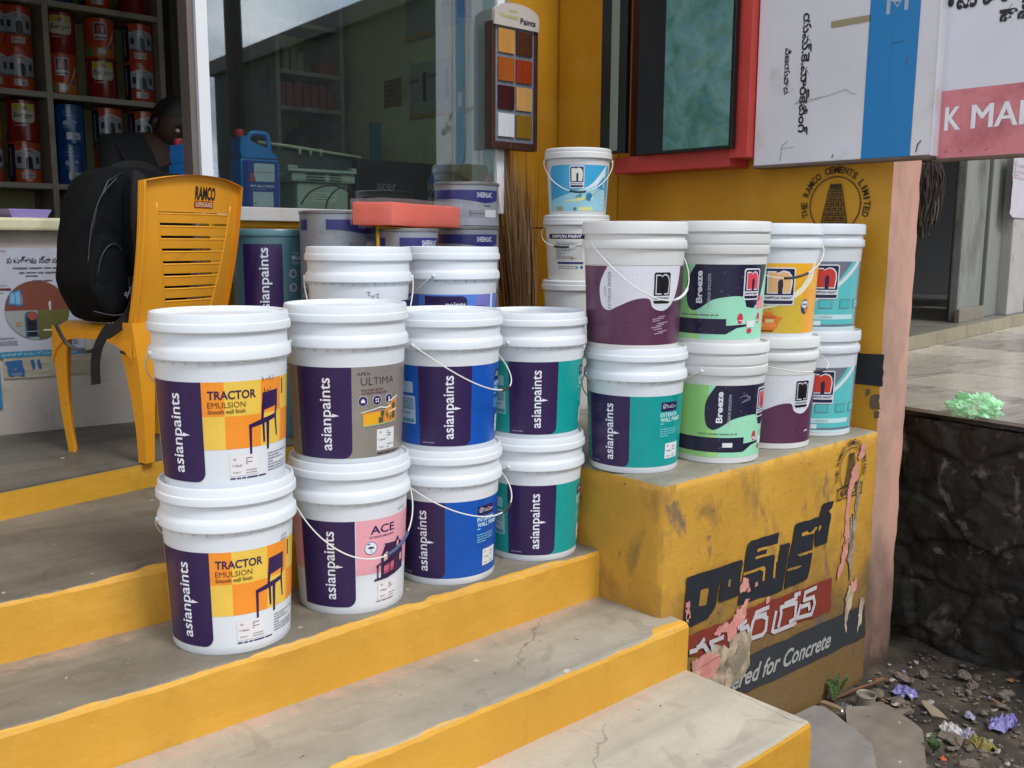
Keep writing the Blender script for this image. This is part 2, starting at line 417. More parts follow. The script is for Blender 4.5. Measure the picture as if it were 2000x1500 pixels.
# ground down in the drain and the street
def ground_mat():
    m, nt, b = newmat('muddy_ground'); v = coords(nt)
    o = mixc(nt, ramp(nt, noi(nt, v, 5, 9, .65, .5), .35, .7), hexc('#2c2722'), hexc('#62574a'))
    o = mixc(nt, ramp(nt, noi(nt, v, 30, 5, .6), .60, .72), o, hexc('#6f665a'))
    o = mixc(nt, ramp(nt, noi(nt, v, 2.3, 4, .6), .5, .62, (0, 0, 0, 1), (.8, .8, .8, 1)), o, hexc('#1d1a17'))
    nt.links.new(o, b.inputs['Base Color']); b.inputs['Roughness'].default_value = .75
    bump(nt, b, noi(nt, v, 24, 9, .7), .012, .8); return m
GM = ground_mat()
bm = bmesh.new(); nx, ny = 110, 90; g = []
X0, X1, Y0_, Y1_ = .0, 2.2, -1.6, .2
for j in range(ny+1):
    row = []
    for i in range(nx+1):
        x, y = X0+(X1-X0)*i/nx, Y0_+(Y1_-Y0_)*j/ny
        z = -.705+.018*fbm(x*3, y*3)+.010*fbm(x*11, y*11, 3)+.006*fbm(x*30, y*30, 7)
        if i in (0, nx) or j in (0, ny): z = -.73
        row.append(bm.verts.new((x, y, z)))
    g.append(row)
for j in range(ny):
    for i in range(nx): bm.faces.new((g[j][i], g[j][i+1], g[j+1][i+1], g[j+1][i])).smooth = True
o = fin('drain_bed', bm, GM); o['kind'] = 'structure'
bm = bmesh.new(); s_ = 80
vs = [bm.verts.new(p) for p in ((-s_, -s_, -.725), (s_, -s_, -.725), (s_, s_, -.725), (-s_, s_, -.725))]; bm.faces.new(vs)
o = fin('ground', bm, M('street_earth', '#7d7468', .85, .2, 1.5, dirt='#59524a', damt=.3, bmp=.01, bs=12)); o['kind'] = 'structure'

# ================================================================== PLINTH WITH THE PAINTED MURAL
def rough_box(name, x0, x1, y0, y1, z0, z1, mats, res=.03, amp=.004, seed=0, top_mat=1, rb=.012, parent=None, side_mat=None, keep_top=True):
    bm = bmesh.new(); bx(bm, x0, x1, y0, y1, z0, z1)
    for ax, lo, hi in ((0, x0, x1), (1, y0, y1), (2, z0, z1)):
        n = max(1, int((hi-lo)/res))
        for i in range(1, n):
            co = [0, 0, 0]; co[ax] = lo+(hi-lo)*i/n; no = [0, 0, 0]; no[ax] = 1
            bmesh.ops.bisect_plane(bm, geom=bm.verts[:]+bm.edges[:]+bm.faces[:], plane_co=co, plane_no=no)
    bm.normal_update()
    for f in bm.faces:
        if f.normal.z > .5: f.material_index = top_mat
        elif side_mat is not None and abs(f.normal.x) > .5: f.material_index = side_mat
    for v in bm.verts:
        c = v.co; n = Vector((0, 0, 0)); cnt = 0
        for ax, lo, hi in ((0, x0, x1), (1, y0, y1), (2, z0, z1)):
            if abs(c[ax]-lo) < 1e-5: n[ax] -= 1; cnt += 1
            elif abs(c[ax]-hi) < 1e-5: n[ax] += 1; cnt += 1
        a = amp*fbm(c.x*5+seed, c.y*5, c.z*5)+amp*.6*fbm(c.x*19+seed, c.y*19, c.z*19)
        if cnt >= 2: v.co = c-n*(rb*.45+abs(a))
        elif n.z > .5 and keep_top: v.co = c+Vector((0, 0, -.0005))
        else: v.co = c+n*(a*.5)
    o = fin(name, bm, mats, parent, True, 50); return o
def plinth_paint():
    m, nt, b = newmat('plinth_yellow_paint'); v = coords(nt); vs = coords(nt, (1, 1, .38))
    o = mixc(nt, ramp(nt, noi(nt, vs, 3, 8, .6, .3), .3, .7), hexc('#c4902c', .88), hexc('#d6a23a', .90))
    t = nt.nodes.new('ShaderNodeTexCoord'); sx = nt.nodes.new('ShaderNodeSeparateXYZ'); nt.links.new(t.outputs['Object'], sx.inputs[0])
    # rain splash grime rising from the ground
    gz = nt.nodes.new('ShaderNodeMath'); gz.operation = 'MULTIPLY_ADD'; nt.links.new(noi(nt, v, 4, 7, .65, .4), gz.inputs[0]); gz.inputs[1].default_value = .75; nt.links.new(sx.outputs[2], gz.inputs[2])
    gr = ramp(nt, gz.outputs[0], .0, .34, (.85, .85, .85, 1), (0, 0, 0, 1))
    o = mixc(nt, gr, o, hexc('#6b563c', .8))
    st_ = ramp(nt, noi(nt, coords(nt, (1.25, 1.25, .55)), 5.2, 5, .55, .7), .55, .66, (0, 0, 0, 1), (.62, .62, .62, 1))
    o = mixc(nt, st_, o, hexc('#7c6340', .85))
    st2 = ramp(nt, noi(nt, coords(nt, (1.2, 1.2, .6)), 9, 4, .55, .6), .62, .70, (0, 0, 0, 1), (.7, .7, .7, 1)); o = mixc(nt, st2, o, hexc('#5d5658', .9))
    o = mixc(nt, ramp(nt, noi(nt, v, 38, 4, .6), .69, .72), o, hexc('#6d5020', .8))
    nt.links.new(o, b.inputs['Base Color']); b.inputs['Roughness'].default_value = .72
    bump(nt, b, noi(nt, v, 30, 10, .72), .006, .8); return m
plinth = empty('plinth', (.6, .4, -.7), 0, 'yellow plastered plinth with cement top and a peeling painted advert on its front', 'plinth')
pp = plinth_paint(); PT = concrete('cement_plinth_top', '#857f70', '#a19b8b', 4., .6)
o = rough_box('plinth_block', 0, 1.222, -.245, 1.12, -.74, ZP, [pp, PT], .025, .006, 3, parent=plinth); relo(o, plinth)
# worn edge of the cement top
def wp(o, root): o.location = -Vector(root.location); return o
# the mural
PEEL = 'mural'
def flat_paint(name, c, alpha_lo=.40, alpha_hi=.44, sc_=9, k=.9, rough=.7):
    """brushed-on paint worn away in flecks so that what is underneath shows"""
    m, nt, b = newmat(name); v = coords(nt)
    o = mixc(nt, ramp(nt, noi(nt, v, 12, 6, .6), .3, .7), hexc(c, k*.8), hexc(c, k)); nt.links.new(o, b.inputs['Base Color'])
    a = noi(nt, v, sc_, 11, .74, .3); a2 = ramp(nt, a, alpha_lo-.13, alpha_hi-.13); nt.links.new(a2, b.inputs['Alpha'])
    b.inputs['Roughness'].default_value = rough; bump(nt, b, noi(nt, v, 60, 8, .7), .002, .6); return m
NAVY = flat_paint('mural_navy', '#23262f', .45, .50); REDM = flat_paint('mural_red', '#8a3526', .40, .46); GREYM = flat_paint('mural_slate', '#34383c', .45, .5)
WHM = flat_paint('mural_white', '#cfc9cc', .36, .44, 14); GRM = flat_paint('mural_grey_white', '#b3b2ae', .42, .50, 16); LOGOM = flat_paint('mural_logo_dark', '#4a4030', .50, .58, 12)
PINKP = M('peeled_pink', '#d08a82', .75, .18, 20, dirt='#d9c6a8', damt=.2, dscale=16, bmp=.003, bs=60)
CREAMP = M('peeled_cream', '#c9b398', .8, .25, 18, dirt='#5f564b', damt=.5, dscale=12, bmp=.004, bs=60)
GREYP = M('bare_plaster', '#8a7f6c', .85, .25, 14, dirt='#b9a98c', damt=.4, dscale=20, bmp=.004, bs=50)
fr = on_plane((0, -.2475, 0), (1, 0, 0), (0, 0, 1), (0, -1, 0))
def ragged(pts, amp, seed, n=10):
    o = []
    m = len(pts)
    for i in range(m):
        a, b = Vector(pts[i]), Vector(pts[(i+1) % m])
        for j in range(n):
            p = a.lerp(b, j/n); q = Vector((fbm(p.x*28+seed, p.y*28), fbm(p.x*28, p.y*28+seed+9)))+.6*Vector((fbm(p.x*80+seed, p.y*80), fbm(p.x*80, p.y*80+seed+9)))
            o.append(tuple(p+q*amp))
    return o
def mural(name, build, label=None):
    p = Print(); build(p); o = p.build(name, plinth, fr, eps=.0009); wp(o, plinth); return o
NAVY_P = [[(0.1068, -0.0454), (0.3768, -0.0507), (0.3839, -0.0620), (0.3665, -0.1646), (0.2758, -0.1632), (0.2653, -0.1534), (0.2779, -0.1004), (0.2680, -0.0985), (0.2512, -0.1688), (0.2144, -0.1993), (0.1171, -0.2022), (0.0987, -0.1865)],
 [(0.4095, -0.0072), (0.4251, -0.0008), (0.5799, -0.0057), (0.5724, -0.0493), (0.6409, -0.0528), (0.6480, -0.0630), (0.6338, -0.1238), (0.6145, -0.2091), (0.5580, -0.2104), (0.4896, -0.2032), (0.3711, -0.1976), (0.3680, -0.1870), (0.3779, -0.1237), (0.3856, -0.1207), (0.3917, -0.0929), (0.3966, -0.0503)],
 [(0.6721, -0.0016), (0.6805, 0.0044), (0.7683, -0.0014), (0.7867, 0.0018), (0.8298, -0.0013), (0.8271, 0.0071), (0.8399, 0.0415), (0.9113, 0.0402), (0.9013, 0.0132), (0.8770, 0.0109), (0.8984, -0.0065), (0.8890, -0.0581), (0.8791, -0.1043), (0.8161, -0.1042), (0.8010, -0.0957), (0.8043, -0.0516), (0.7964, -0.0489), (0.7880, -0.1088), (0.7792, -0.1147), (0.7893, -0.1222), (0.7795, -0.1677), (0.7644, -0.2065), (0.6278, -0.2088), (0.6256, -0.2041), (0.6365, -0.1553), (0.6428, -0.1259), (0.6451, -0.1007), (0.6632, -0.0534)]]
CUT_P = [[(0.1743, -0.0999), (0.2049, -0.1005), (0.2126, -0.1071), (0.2041, -0.1495), (0.1969, -0.1523), (0.1662, -0.1476)],
 [(0.3115, -0.1004), (0.3239, -0.1020), (0.3207, -0.1233), (0.3090, -0.1214)],
 [(0.4586, -0.0357), (0.5726, -0.0413), (0.5706, -0.0490), (0.5125, -0.0459), (0.4594, -0.0457)],
 [(0.4513, -0.0587), (0.5105, -0.0624), (0.5142, -0.0458), (0.5861, -0.0488), (0.5751, -0.1029), (0.5682, -0.1038), (0.5674, -0.1568), (0.5541, -0.1521), (0.5602, -0.0794), (0.5469, -0.0729), (0.4520, -0.0676)],
 [(0.3896, -0.0973), (0.4984, -0.1004), (0.5091, -0.1094), (0.5064, -0.1497), (0.4955, -0.1496), (0.4980, -0.1178), (0.4781, -0.1082), (0.3901, -0.1052)],
 [(0.7160, -0.0361), (0.7483, -0.0360), (0.7533, -0.0401), (0.7679, -0.0468), (0.7905, -0.0372), (0.7993, -0.0306), (0.8124, -0.0374), (0.7942, -0.0453), (0.7948, -0.0523), (0.7143, -0.0477)],
 [(0.6950, -0.1056), (0.7909, -0.1094), (0.7841, -0.1169), (0.7078, -0.1157)],
 [(0.6397, -0.1416), (0.7143, -0.1464), (0.7240, -0.1523), (0.7085, -0.1539), (0.6360, -0.1500)],
 [(0.8218, -0.0367), (0.8280, -0.0310), (0.8352, -0.0356), (0.8271, -0.0509), (0.8202, -0.0485)]]
WHITE_P = [[(0.4578, -0.2620), (0.5029, -0.2673), (0.5305, -0.2815), (0.5260, -0.3214), (0.5079, -0.3322), (0.4479, -0.3274), (0.4382, -0.3148), (0.4513, -0.2736), (0.4616, -0.2630)],
 [(0.4614, -0.2607), (0.4677, -0.2467), (0.5354, -0.2465)],
 [(0.4726, -0.2614), (0.5216, -0.2655)],
 [(0.5799, -0.2742), (0.5631, -0.3340), (0.5777, -0.3413), (0.6913, -0.3461)],
 [(0.6066, -0.2650), (0.6110, -0.2893), (0.5984, -0.3276)],
 [(0.6066, -0.2650), (0.6995, -0.2728), (0.6946, -0.3281), (0.6640, -0.3306)],
 [(0.6298, -0.2595), (0.6859, -0.2576), (0.6977, -0.2536), (0.6887, -0.2433), (0.7174, -0.2444)],
 [(0.7256, -0.2890), (0.7062, -0.3289), (0.7975, -0.3390), (0.8156, -0.3051), (0.8045, -0.2792), (0.7452, -0.2765), (0.7511, -0.2505), (0.8187, -0.2491)],
 [(0.7345, -0.2961), (0.7765, -0.2974), (0.7826, -0.3168)],
 [(0.1300, -0.2777), (0.1589, -0.2799), (0.1934, -0.2574)],
 [(0.1617, -0.2723), (0.1944, -0.2755), (0.2122, -0.2977)],
 [(0.2241, -0.2756), (0.2883, -0.2767)],
 [(0.2390, -0.3013), (0.2310, -0.2797)],
 [(0.3679, -0.2685), (0.4063, -0.2561)],
 [(0.3790, -0.2760), (0.4150, -0.2762), (0.4249, -0.2932)]]
RED_P = [(0.1221, -0.2254), (0.2856, -0.2337), (0.4257, -0.2231), (0.5684, -0.2277), (0.9276, -0.2415), (0.9320, -0.3698), (0.4186, -0.3271), (0.2911, -0.3209), (0.1310, -0.2968)]
SLATE_P = [(0.4372, -0.3820), (1.0000, -0.4080), (1.0138, -0.5347), (0.4389, -0.5073), (0.3129, -0.4461), (0.2947, -0.3788)]
# conc [(0.3268, -0.4462), (0.9293, -0.4737), (0.9220, -0.4467), (0.3319, -0.4168)]

mural('red_band', lambda p: p.poly(ragged(RED_P, .006, 1), REDM, 0))
mural('slate_band', lambda p: p.poly(ragged([(.30, -.377), (.44, -.383), (1.18, -.402), (1.195, -.535), (.44, -.507), (.31, -.446)], .006, 2), GREYM, 0.2))
def ram(p):
    for i, q in enumerate(NAVY_P): p.poly(ragged(q, .0022, i, 5), NAVY, 1+.1*i)
    for i, q in enumerate(CUT_P): p.poly(ragged(q, .0015, 10+i, 4), pp, 1.6+.05*i)
mural('telugu_lettering', ram)
def sup(p):
    for i, q in enumerate(WHITE_P): p.line(q, .0145, WHM, 2+.4*i)
mural('telugu_lettering', sup)
mural('english_lettering', lambda p: p.text('Engineered for Concrete', .545, -.462, .80, .078, GRM, 1, rot=-2.5, bold=.02, shear=.35, res=4))
def lg(p, cx, cy, r, mat, full=True):
    p.disc(cx, cy, r, mat, 1, n=48, rin=.96)
    p.arctext('THE RAMCO CEMENTS LIMITED', cx, cy, r*1.22, r*1.22, 197, -17, r*.24, r*.17, mat, 1, bold=.02)
    n = 8                                     # tiered temple tower
    for i in range(n):
        a, b = i/n, (i+1)/n; w0, w1 = .52-.28*a, .52-.28*b; y0, y1 = cy-r*.72+r*1.35*a, cy-r*.72+r*1.35*b
        def xx(t, w_): return cx+r*t*w_
        y1_ = y1-r*.02
        p.line([(xx(-1, w0), y0), (xx(1, w0), y0)], r*.03, mat, 1)
        k = 7
        for j in range(k+1):
            t = -1+2*j/k; p.line([(xx(t, w0), y0), (xx(t, w1), y1_)], r*.028, mat, 1)
            if j < k:
                tt = t+1/k; p.disc(xx(tt, w0), y0+(y1-y0)*.45, r*.052*w0/.5, mat, 1, n=8, rin=.5 if (i+j) % 2 else 0)
    for j in range(5): p.disc(cx+r*(-.18+.09*j), cy+r*.66, r*.05, mat, 1, n=8, ry=r*.08)
    if full:
        for pts in ([(-1.05, -1.28), (1.05, -1.28), (1.05, -.78), (-1.05, -.78), (-1.05, -1.28)],): p.line([(cx+a*r, cy+b*r) for a, b in pts], r*.07, mat, 1)
        p.text('RAMCO', cx, cy-1.03*r, 1.7*r, .32*r, mat, 1, bold=.03, shear=.2); p.line([(cx-r*.8, cy-.72*r), (cx+r*.8, cy-.72*r)], r*.05, mat, 1)
mural('round_emblem', lambda p: lg(p, 1.018, .135, .078, LOGOM))
def peels(p):
    def s(c, seed, m, l=2, amp=.012, n=8): p.poly(ragged(c, amp, seed, n), m, l)
    s([(1.085, .215), (1.115, .205), (1.10, .17), (1.075, .160), (1.06, .175)], 1, PINKP)
    s([(1.045, .155), (1.068, .145), (1.062, .10), (1.03, .05), (1.02, -.05), (1.035, -.12), (1.0, -.14), (.995, -.03), (1.0, .06), (1.02, .12)], 2, PINKP, 2, .010)
    s([(1.0, -.12), (1.03, -.12), (1.015, -.19), (.985, -.245), (.96, -.262), (.975, -.19)], 3, PINKP)
    s([(1.075, .10), (1.085, .02), (1.075, -.10), (1.06, -.28), (1.045, -.27), (1.058, -.1), (1.06, .0)], 4, GREYP, 1.6, .010)
    s([(1.035, -.03), (1.06, -.04), (1.06, -.25), (1.03, -.22)], 14, GREYP, 1.5, .014)
    s([(1.055, -.295), (1.10, -.300), (1.085, -.345), (1.06, -.40), (1.045, -.48), (1.03, -.42), (1.03, -.34)], 5, CREAMP, 2, .010); s([(1.065, -.29), (1.105, -.285), (1.10, -.33), (1.07, -.335)], 15, PINKP, 2.4)
    s([(1.14, -.37), (1.165, -.38), (1.155, -.47), (1.13, -.5), (1.13, -.43)], 6, CREAMP, 2, .008)
    s([(.37, -.20), (.43, -.19), (.40, -.26), (.33, -.30), (.30, -.27), (.25, -.27), (.24, -.25), (.30, -.235), (.33, -.24)], 7, PINKP, 3, .014, 10)
    s([(.15, -.32), (.24, -.29), (.33, -.33), (.36, -.42), (.31, -.50), (.20, -.40), (.14, -.36)], 8, CREAMP, 2.6, .016, 10)
    s([(.16, -.31), (.28, -.32), (.27, -.38), (.20, -.42), (.15, -.37)], 18, PINKP, 3, .018, 10)
    s([(.33, -.285), (.43, -.275), (.45, -.33), (.44, -.42), (.36, -.46), (.30, -.42), (.33, -.35)], 9, GREYP, 2.5, .012, 10); s([(.35, -.29), (.41, -.285), (.42, -.34), (.36, -.36), (.34, -.42), (.30, -.41), (.33, -.34)], 19, CREAMP, 3, .012)
    for i, (x, y, r) in enumerate(((.40, -.135, .022), (.46, -.15, .008), (.115, -.13, .010), (.12, -.165, .008), (.70, -.345, .008), (.53, -.22, .012), (.42, -.16, .008))): s([(x-r, y-r), (x+r, y-r*.8), (x+r*.8, y+r), (x-r*.9, y+r*.7)], 30+i, PINKP, 3, r*.5, 5)
    s([(0.10, -.135), (.125, -.135), (.12, -.19), (.11, -.18)], 50, PINKP, 3, .008)
mural('peeled_paint', peels)
for o in plinth.children:
    if o.name.startswith('peeled'): o['kind'] = 'stuff'
# ================================================================== BUCKETS
WHITE = M('bucket_plastic', (.70, .735, .775), .36, .02, 5, dirt='#a5a39c', damt=-.10, dscale=13, bmp=.0006, bs=30, spec=.45, sss=.0)
WHITE_OLD = M('bucket_plastic_old', (.68, .68, .67), .42, .04, 6, dirt='#a89f8c', damt=-.08, dscale=9, bmp=.0006, bs=30)
LID_OLD = M('lid_plastic_old', (.68, .69, .68), .42, .04, 6, dirt='#a49b8c', damt=-.1, dscale=8)
WIRE_W = M('coated_wire', (.72, .72, .68), .4, .05, 30)
GRIP_D = M('grip_dark', '#2b2d31', .55, .1, 30); GRIP_B = M('grip_blue', '#3c4f7a', .5, .1, 30)
RR = .1425
PROF = {
 'asian': dict(H=.384, pitch=.375, R=.155,
    body=[(0, .004), (.127, .004), (.131, 0), (.133, .003), (.1335, .02), (.1375, .11), (.143, .235), (.1455, .283), (.1535, .284), (.1553, .287), (.1545, .303), (.152, .309), (.1478, .3135), (.147, .3155), (.1475, .345)],
    lid=[(.1475, .345), (.1535, .3435), (.1557, .3465), (.1555, .3585), (.1545, .3625), (.1523, .364), (.1515, .367), (.1507, .379), (.1488, .3835), (.146, .384), (.1435, .3815), (.142, .3765), (.12, .3755), (.1185, .374), (0, .374)],
    lab=lambda v: .1337+(.143-.1337)*(v-.02)/.215, ear=.296),
 'nippon': dict(H=.368, pitch=.3615, R=.153,
    body=[(0, .004), (.128, .004), (.132, 0), (.134, .003), (.1343, .02), (.144, .25), (.1462, .291), (.1525, .292), (.1535, .295), (.153, .312), (.151, .316), (.1467, .318), (.1465, .333)],
    lid=[(.1465, .333), (.152, .3315), (.1542, .334), (.1538, .362), (.1515, .3672), (.149, .368), (.1465, .366), (.145, .3615), (0, .3605)],
    lab=lambda v: .1343+(.144-.1343)*(v-.02)/.23, ear=.303),
 'ribbed': dict(H=.37, pitch=.3615, R=.153,
    body=[(0, .004), (.128, .004), (.132, 0), (.134, .003), (.1343, .02), (.144, .24), (.1455, .272), (.1515, .273), (.1525, .276), (.152, .297), (.1478, .299), (.1475, .303), (.1518, .305), (.1525, .308), (.152, .33), (.1475, .3325), (.1472, .338)],
    lid=[(.1472, .338), (.1525, .337), (.155, .3395), (.1547, .364), (.152, .3695), (.149, .370), (.1465, .368), (.145, .3615), (0, .3605)],
    lab=lambda v: .1343+(.144-.1343)*(v-.02)/.22, ear=.285),
 'small': dict(H=.262, pitch=.256, R=.135,
    body=[(0, .004), (.107, .004), (.111, 0), (.113, .003), (.1135, .02), (.1245, .205), (.126, .222)],
    lid=[(.126, .222), (.1325, .221), (.135, .224), (.1345, .243), (.132, .246), (.1325, .2475), (.1315, .258), (.128, .262), (.125, .260), (.1235, .2555), (0, .2545)],
    lab=lambda v: .1135+(.1245-.1135)*(v-.02)/.185, ear=.216),
}
_bm_cache = {}
def shared(key, fn):
    if key not in _bm_cache: _bm_cache[key] = fn()
    return _bm_cache[key]
def face_angle(x, y):     # direction from which this spot is seen
    return math.atan2(x-CAM.x, y-CAM.y)
def bail(root, pr, pivot, side, drop, bulge, grip=None, gfrac=(.44, .58), k=1.):
    """wire handle hanging from two ears; pivot = angle of the first ear, side = +1/-1 the way it falls"""
    R = pr['R']+.002; z0 = pr['ear']
    a = R_(pivot); ax = Vector((math.sin(a), -math.cos(a), 0)); b = R_(pivot+90*side); mid = Vector((math.sin(b), -math.cos(b), 0))
    pts = []
    for i in range(49):
        t = math.pi*i/48; c, s_ = math.cos(t), math.sin(t)
        cc = c
        pts.append(ax*R*cc+mid*(R+bulge)*s_+Vector((0, 0, z0-drop*s_**1.15)))
    pts = [ax*(R-.012)+Vector((0, 0, z0))]+pts+[-ax*(R-.012)+Vector((0, 0, z0))]
    bm = bmesh.new(); tube(bm, pts, .0019, 6)
    h = fin('handle', bm, WIRE_W, root, True)
    if grip:
        g = pts[int(gfrac[0]*50):int(gfrac[1]*50)+1]
        bm = bmesh.new(); tube(bm, g, .0042, 8); fin('grip', bm, grip, h, True)
    for s_ in (1, -1):
        bm = bmesh.new(); tube(bm, [ax*s_*(R-.006)+Vector((0, 0, z0)), ax*s_*(R+.002)+Vector((0, 0, z0))], .0055, 12); fin('handle_ear', bm, WHITE, root, True)
def bucket(kind, x, y, z, label_fn, lab, group=None, k=1., old=False, hd=None, body_mat=None, lid_mat=None, twist=0., tilt=(0, 0), ruv=0):
    pr = PROF[kind]; fa = face_angle(x, y)
    t = empty('paint_bucket', (x, y, z), -fa, lab, 'paint bucket', group); t.scale = (1, 1, k)
    t.rotation_euler = (R_(tilt[0]), R_(tilt[1]), -fa)
    bmat = body_mat or (WHITE_OLD if old else WHITE); lmat = lid_mat or (LID_OLD if old else WHITE)
    def mk(prof, seg=72):
        bm = bmesh.new(); lathe(bm, prof, seg); me = bpy.data.meshes.new('b'); bmesh.ops.recalc_face_normals(bm, faces=bm.faces[:]); bm.to_mesh(me); bm.free()
        for p in me.polygons: p.use_smooth = True
        sharp_by_angle(me, 32); return me
    def mkbody():
        me = mk(pr['body']); bm = bmesh.new(); bm.from_mesh(me)
        if kind == 'asian':            # small ribs under the carrying ring
            for i in range(30):
                a = 2*math.pi*i/30; c, s_ = math.cos(a), math.sin(a)
                vs = []
                for (r, zz) in ((.1445, .283), (.1535, .283), (.1445, .2745)):
                    for w_ in (-.0011, .0011): vs.append(bm.verts.new((r*c-w_*s_, r*s_+w_*c, zz)))
                bm.faces.new((vs[0], vs[2], vs[4])); bm.faces.new((vs[1], vs[5], vs[3])); bm.faces.new((vs[2], vs[3], vs[5], vs[4]))
        bm.to_mesh(me); bm.free(); return me
    b = bpy.data.objects.new('body', shared((kind, bmat.name), lambda: (lambda me: (me.materials.append(bmat), me)[1])(mkbody()))); COL.objects.link(b); b.parent = t
    l = bpy.data.objects.new('lid', shared((kind, 'lid', lmat.name), lambda: (lambda me: (me.materials.append(lmat), me)[1])(mk(pr['lid'])))); COL.objects.link(l); l.parent = t
    l.rotation_euler[2] = rnd.uniform(0, 6)
    if label_fn:
        p = Print(); label_fn(p)
        rf = pr['lab']
        p.build('label', t, lambda u, v, w_: Vector(((rf(v)+w_)*math.sin(u/RR), -(rf(v)+w_)*math.cos(u/RR), v)), du=.012, eps=.00035)
    if hd: bail(t, pr, **hd)
    return t
def dg(a): return R_(a)*RR
PUR = '#2f1a4d'
def band(p, a, sz=60, bottom=.02, top=.24, txt=.60):
    p.rect(dg(a), bottom, dg(a+sz), top, PUR, 1, (0, .022, 0, 0))
    p.text('asianpaints', dg(a+sz*txt), (top+bottom)/2-.002, .175, .036, '#e9ebf5', 3, rot=90, bold=.012)
    x = dg(a+sz*txt)+.0165; y = (top+bottom)/2-.0045
    p.poly([(x-.004, y-.0035), (x-.004, y+.0045), (x+.013, y-.001)], '#e9ebf5', 3)
def sticker(p, a, v, wd=.062, h=.04, col='#dfe0e2', seed=1, l=2):
    x = dg(a); p.rect(x, v, x+wd, v+h, col, l)
    g = '#4c4d55'
    p.text('20L', x+.011, v+h-.008, .008, .0045, g, l+1); p.text('\u20b9 2286.00', x+.016, v+h*.5, .022, .0048, g, l+1); p.text('07/2017', x+.015, v+.007, .018, .004, g, l+1)
    p.small(x+wd*.54, x+wd*.78, v+h*.5, v+h-.005, 4, g, l+1, seed); p.small(x+wd*.54, x+wd*.95, v+.002, v+h*.3, 2, '#8d8e96', l+1, seed+3)
def scrawl(p, x, y, s, col, seed, n=4):
    r = random.Random(seed)
    for i in range(n):
        x0 = x+i*s*.8; pts = [(x0+r.uniform(-.2, .4)*s, y+r.uniform(-.6, .6)*s) for _ in range(4)]
        p.line(pts, .0011, col, 4)
def tractor(marks):
    def f(p):
        O, Yl = '#f0922d', '#e9c24f'; t, m_, b = .24, .165, .092
        for a0, a1, up in ((-85, -76, O), (-18, 1, O), (1, 34, Yl), (34, 60, O), (60, 92, Yl)):
            lo = Yl if up == O else O
            p.rect(dg(a0), m_, dg(a1), t, up, 0); p.rect(dg(a0), b, dg(a1), m_, lo, 0)
        band(p, -78)
        p.text('TRACTOR', dg(8), .2115, .104, .019, PUR, 2, bold=.022); p.text('EMULSION', dg(3), .190, .080, .0125, '#5a2d1c', 2, bold=-.004); p.text('Smooth wall finish', dg(3), .1757, .080, .0095, '#5a2d1c', 2, bold=.008)
        def c(x, y): return (dg(22)+x*.082, .092+y*.122)
        p.poly([c(.42, .97), c(.98, 1.0), c(.90, .70), c(.38, .64)], PUR, 2)
        p.poly([c(.42, .97), c(.38, .64), c(.36, .42), c(.44, .44), c(.47, .66)], PUR, 2); p.poly([c(.98, 1), c(.90, .68), c(.87, .5), c(.93, .5), c(.98, .7)], PUR, 2)
        p.poly([c(0, .42), c(.42, .5), c(.93, .56), c(.93, .48), c(.42, .40), c(0, .35)], PUR, 2)
        for pts in ([(0, .38), (.08, .38), (.08, -.12), (.02, -.12)], [(.40, .45), (.48, .45), (.50, .06), (.44, .06)], [(.54, .46), (.65, .46), (.64, -.08), (.57, -.08)], [(.86, .54), (.93, .54), (.99, .14), (.94, .14)]):
            p.poly([c(*q) for q in pts], PUR, 2)
        sticker(p, 4, .032, .066, .045, '#e4dfe1', 5)
        p.small(dg(4), dg(40), .022, .030, 1, '#433063', 2, 8); p.small(dg(42), dg(75), .03, .075, 7, '#8a8494', 2, 11); p.rect(dg(62), .20, dg(64), .235, '#5a2d1c', 2)
        if marks == 'top': scrawl(p, dg(36), .242, .011, '#3c4a66', 3, 4); scrawl(p, dg(38), .216, .010, '#5b4030', 9, 3)
        else: scrawl(p, dg(52), .252, .009, '#2b55a8', 4, 3); p.line([(dg(50), .243), (dg(60), .2435)], .0015, '#2b55a8', 4)
    return f
def house(p, x, y, sx, sy):
    def q(pts, m, l): p.poly([(x+a*sx, y+b*sy) for a, b in pts], m, l)
    q([(0, 0), (.62, .02), (1, .12), (1, .95), (.72, .8), (.6, .55), (0, .5)], '#dd8f34', 2)
    q([(0, 0), (.45, .01), (.45, .5), (0, .44)], '#e9a824', 3)
    q([(-.06, .50), (.45, .66), (.62, .60), (.78, .66), (.78, .70), (.6, .66), (.45, .71), (-.06, .53)], '#e8e2da', 4)
    q([(.66, .80), (.9, .93), (1.02, 1.0), (1.02, 1.05), (.9, 1.0), (.66, .85)], '#e8e2da', 4); q([(.70, .42), (1, .5), (1, .55), (.70, .46)], '#e8e2da', 4)
    for a, b, c_, d in ((.40, .06, .53, .28), (.46, .32, .56, .52), (.66, .20, .69, .4), (.82, .16, .94, .42), (.82, .56, .94, .78), (.75, .1, .78, .3), (.62, .3, .64, .5)): q([(a, b), (c_, b+.02), (c_, d+.02), (a, d)], '#4d5a45', 5)
    q([(-.02, -.05), (1, .04), (1, .09), (-.02, 0)], '#9fb58c', 4)
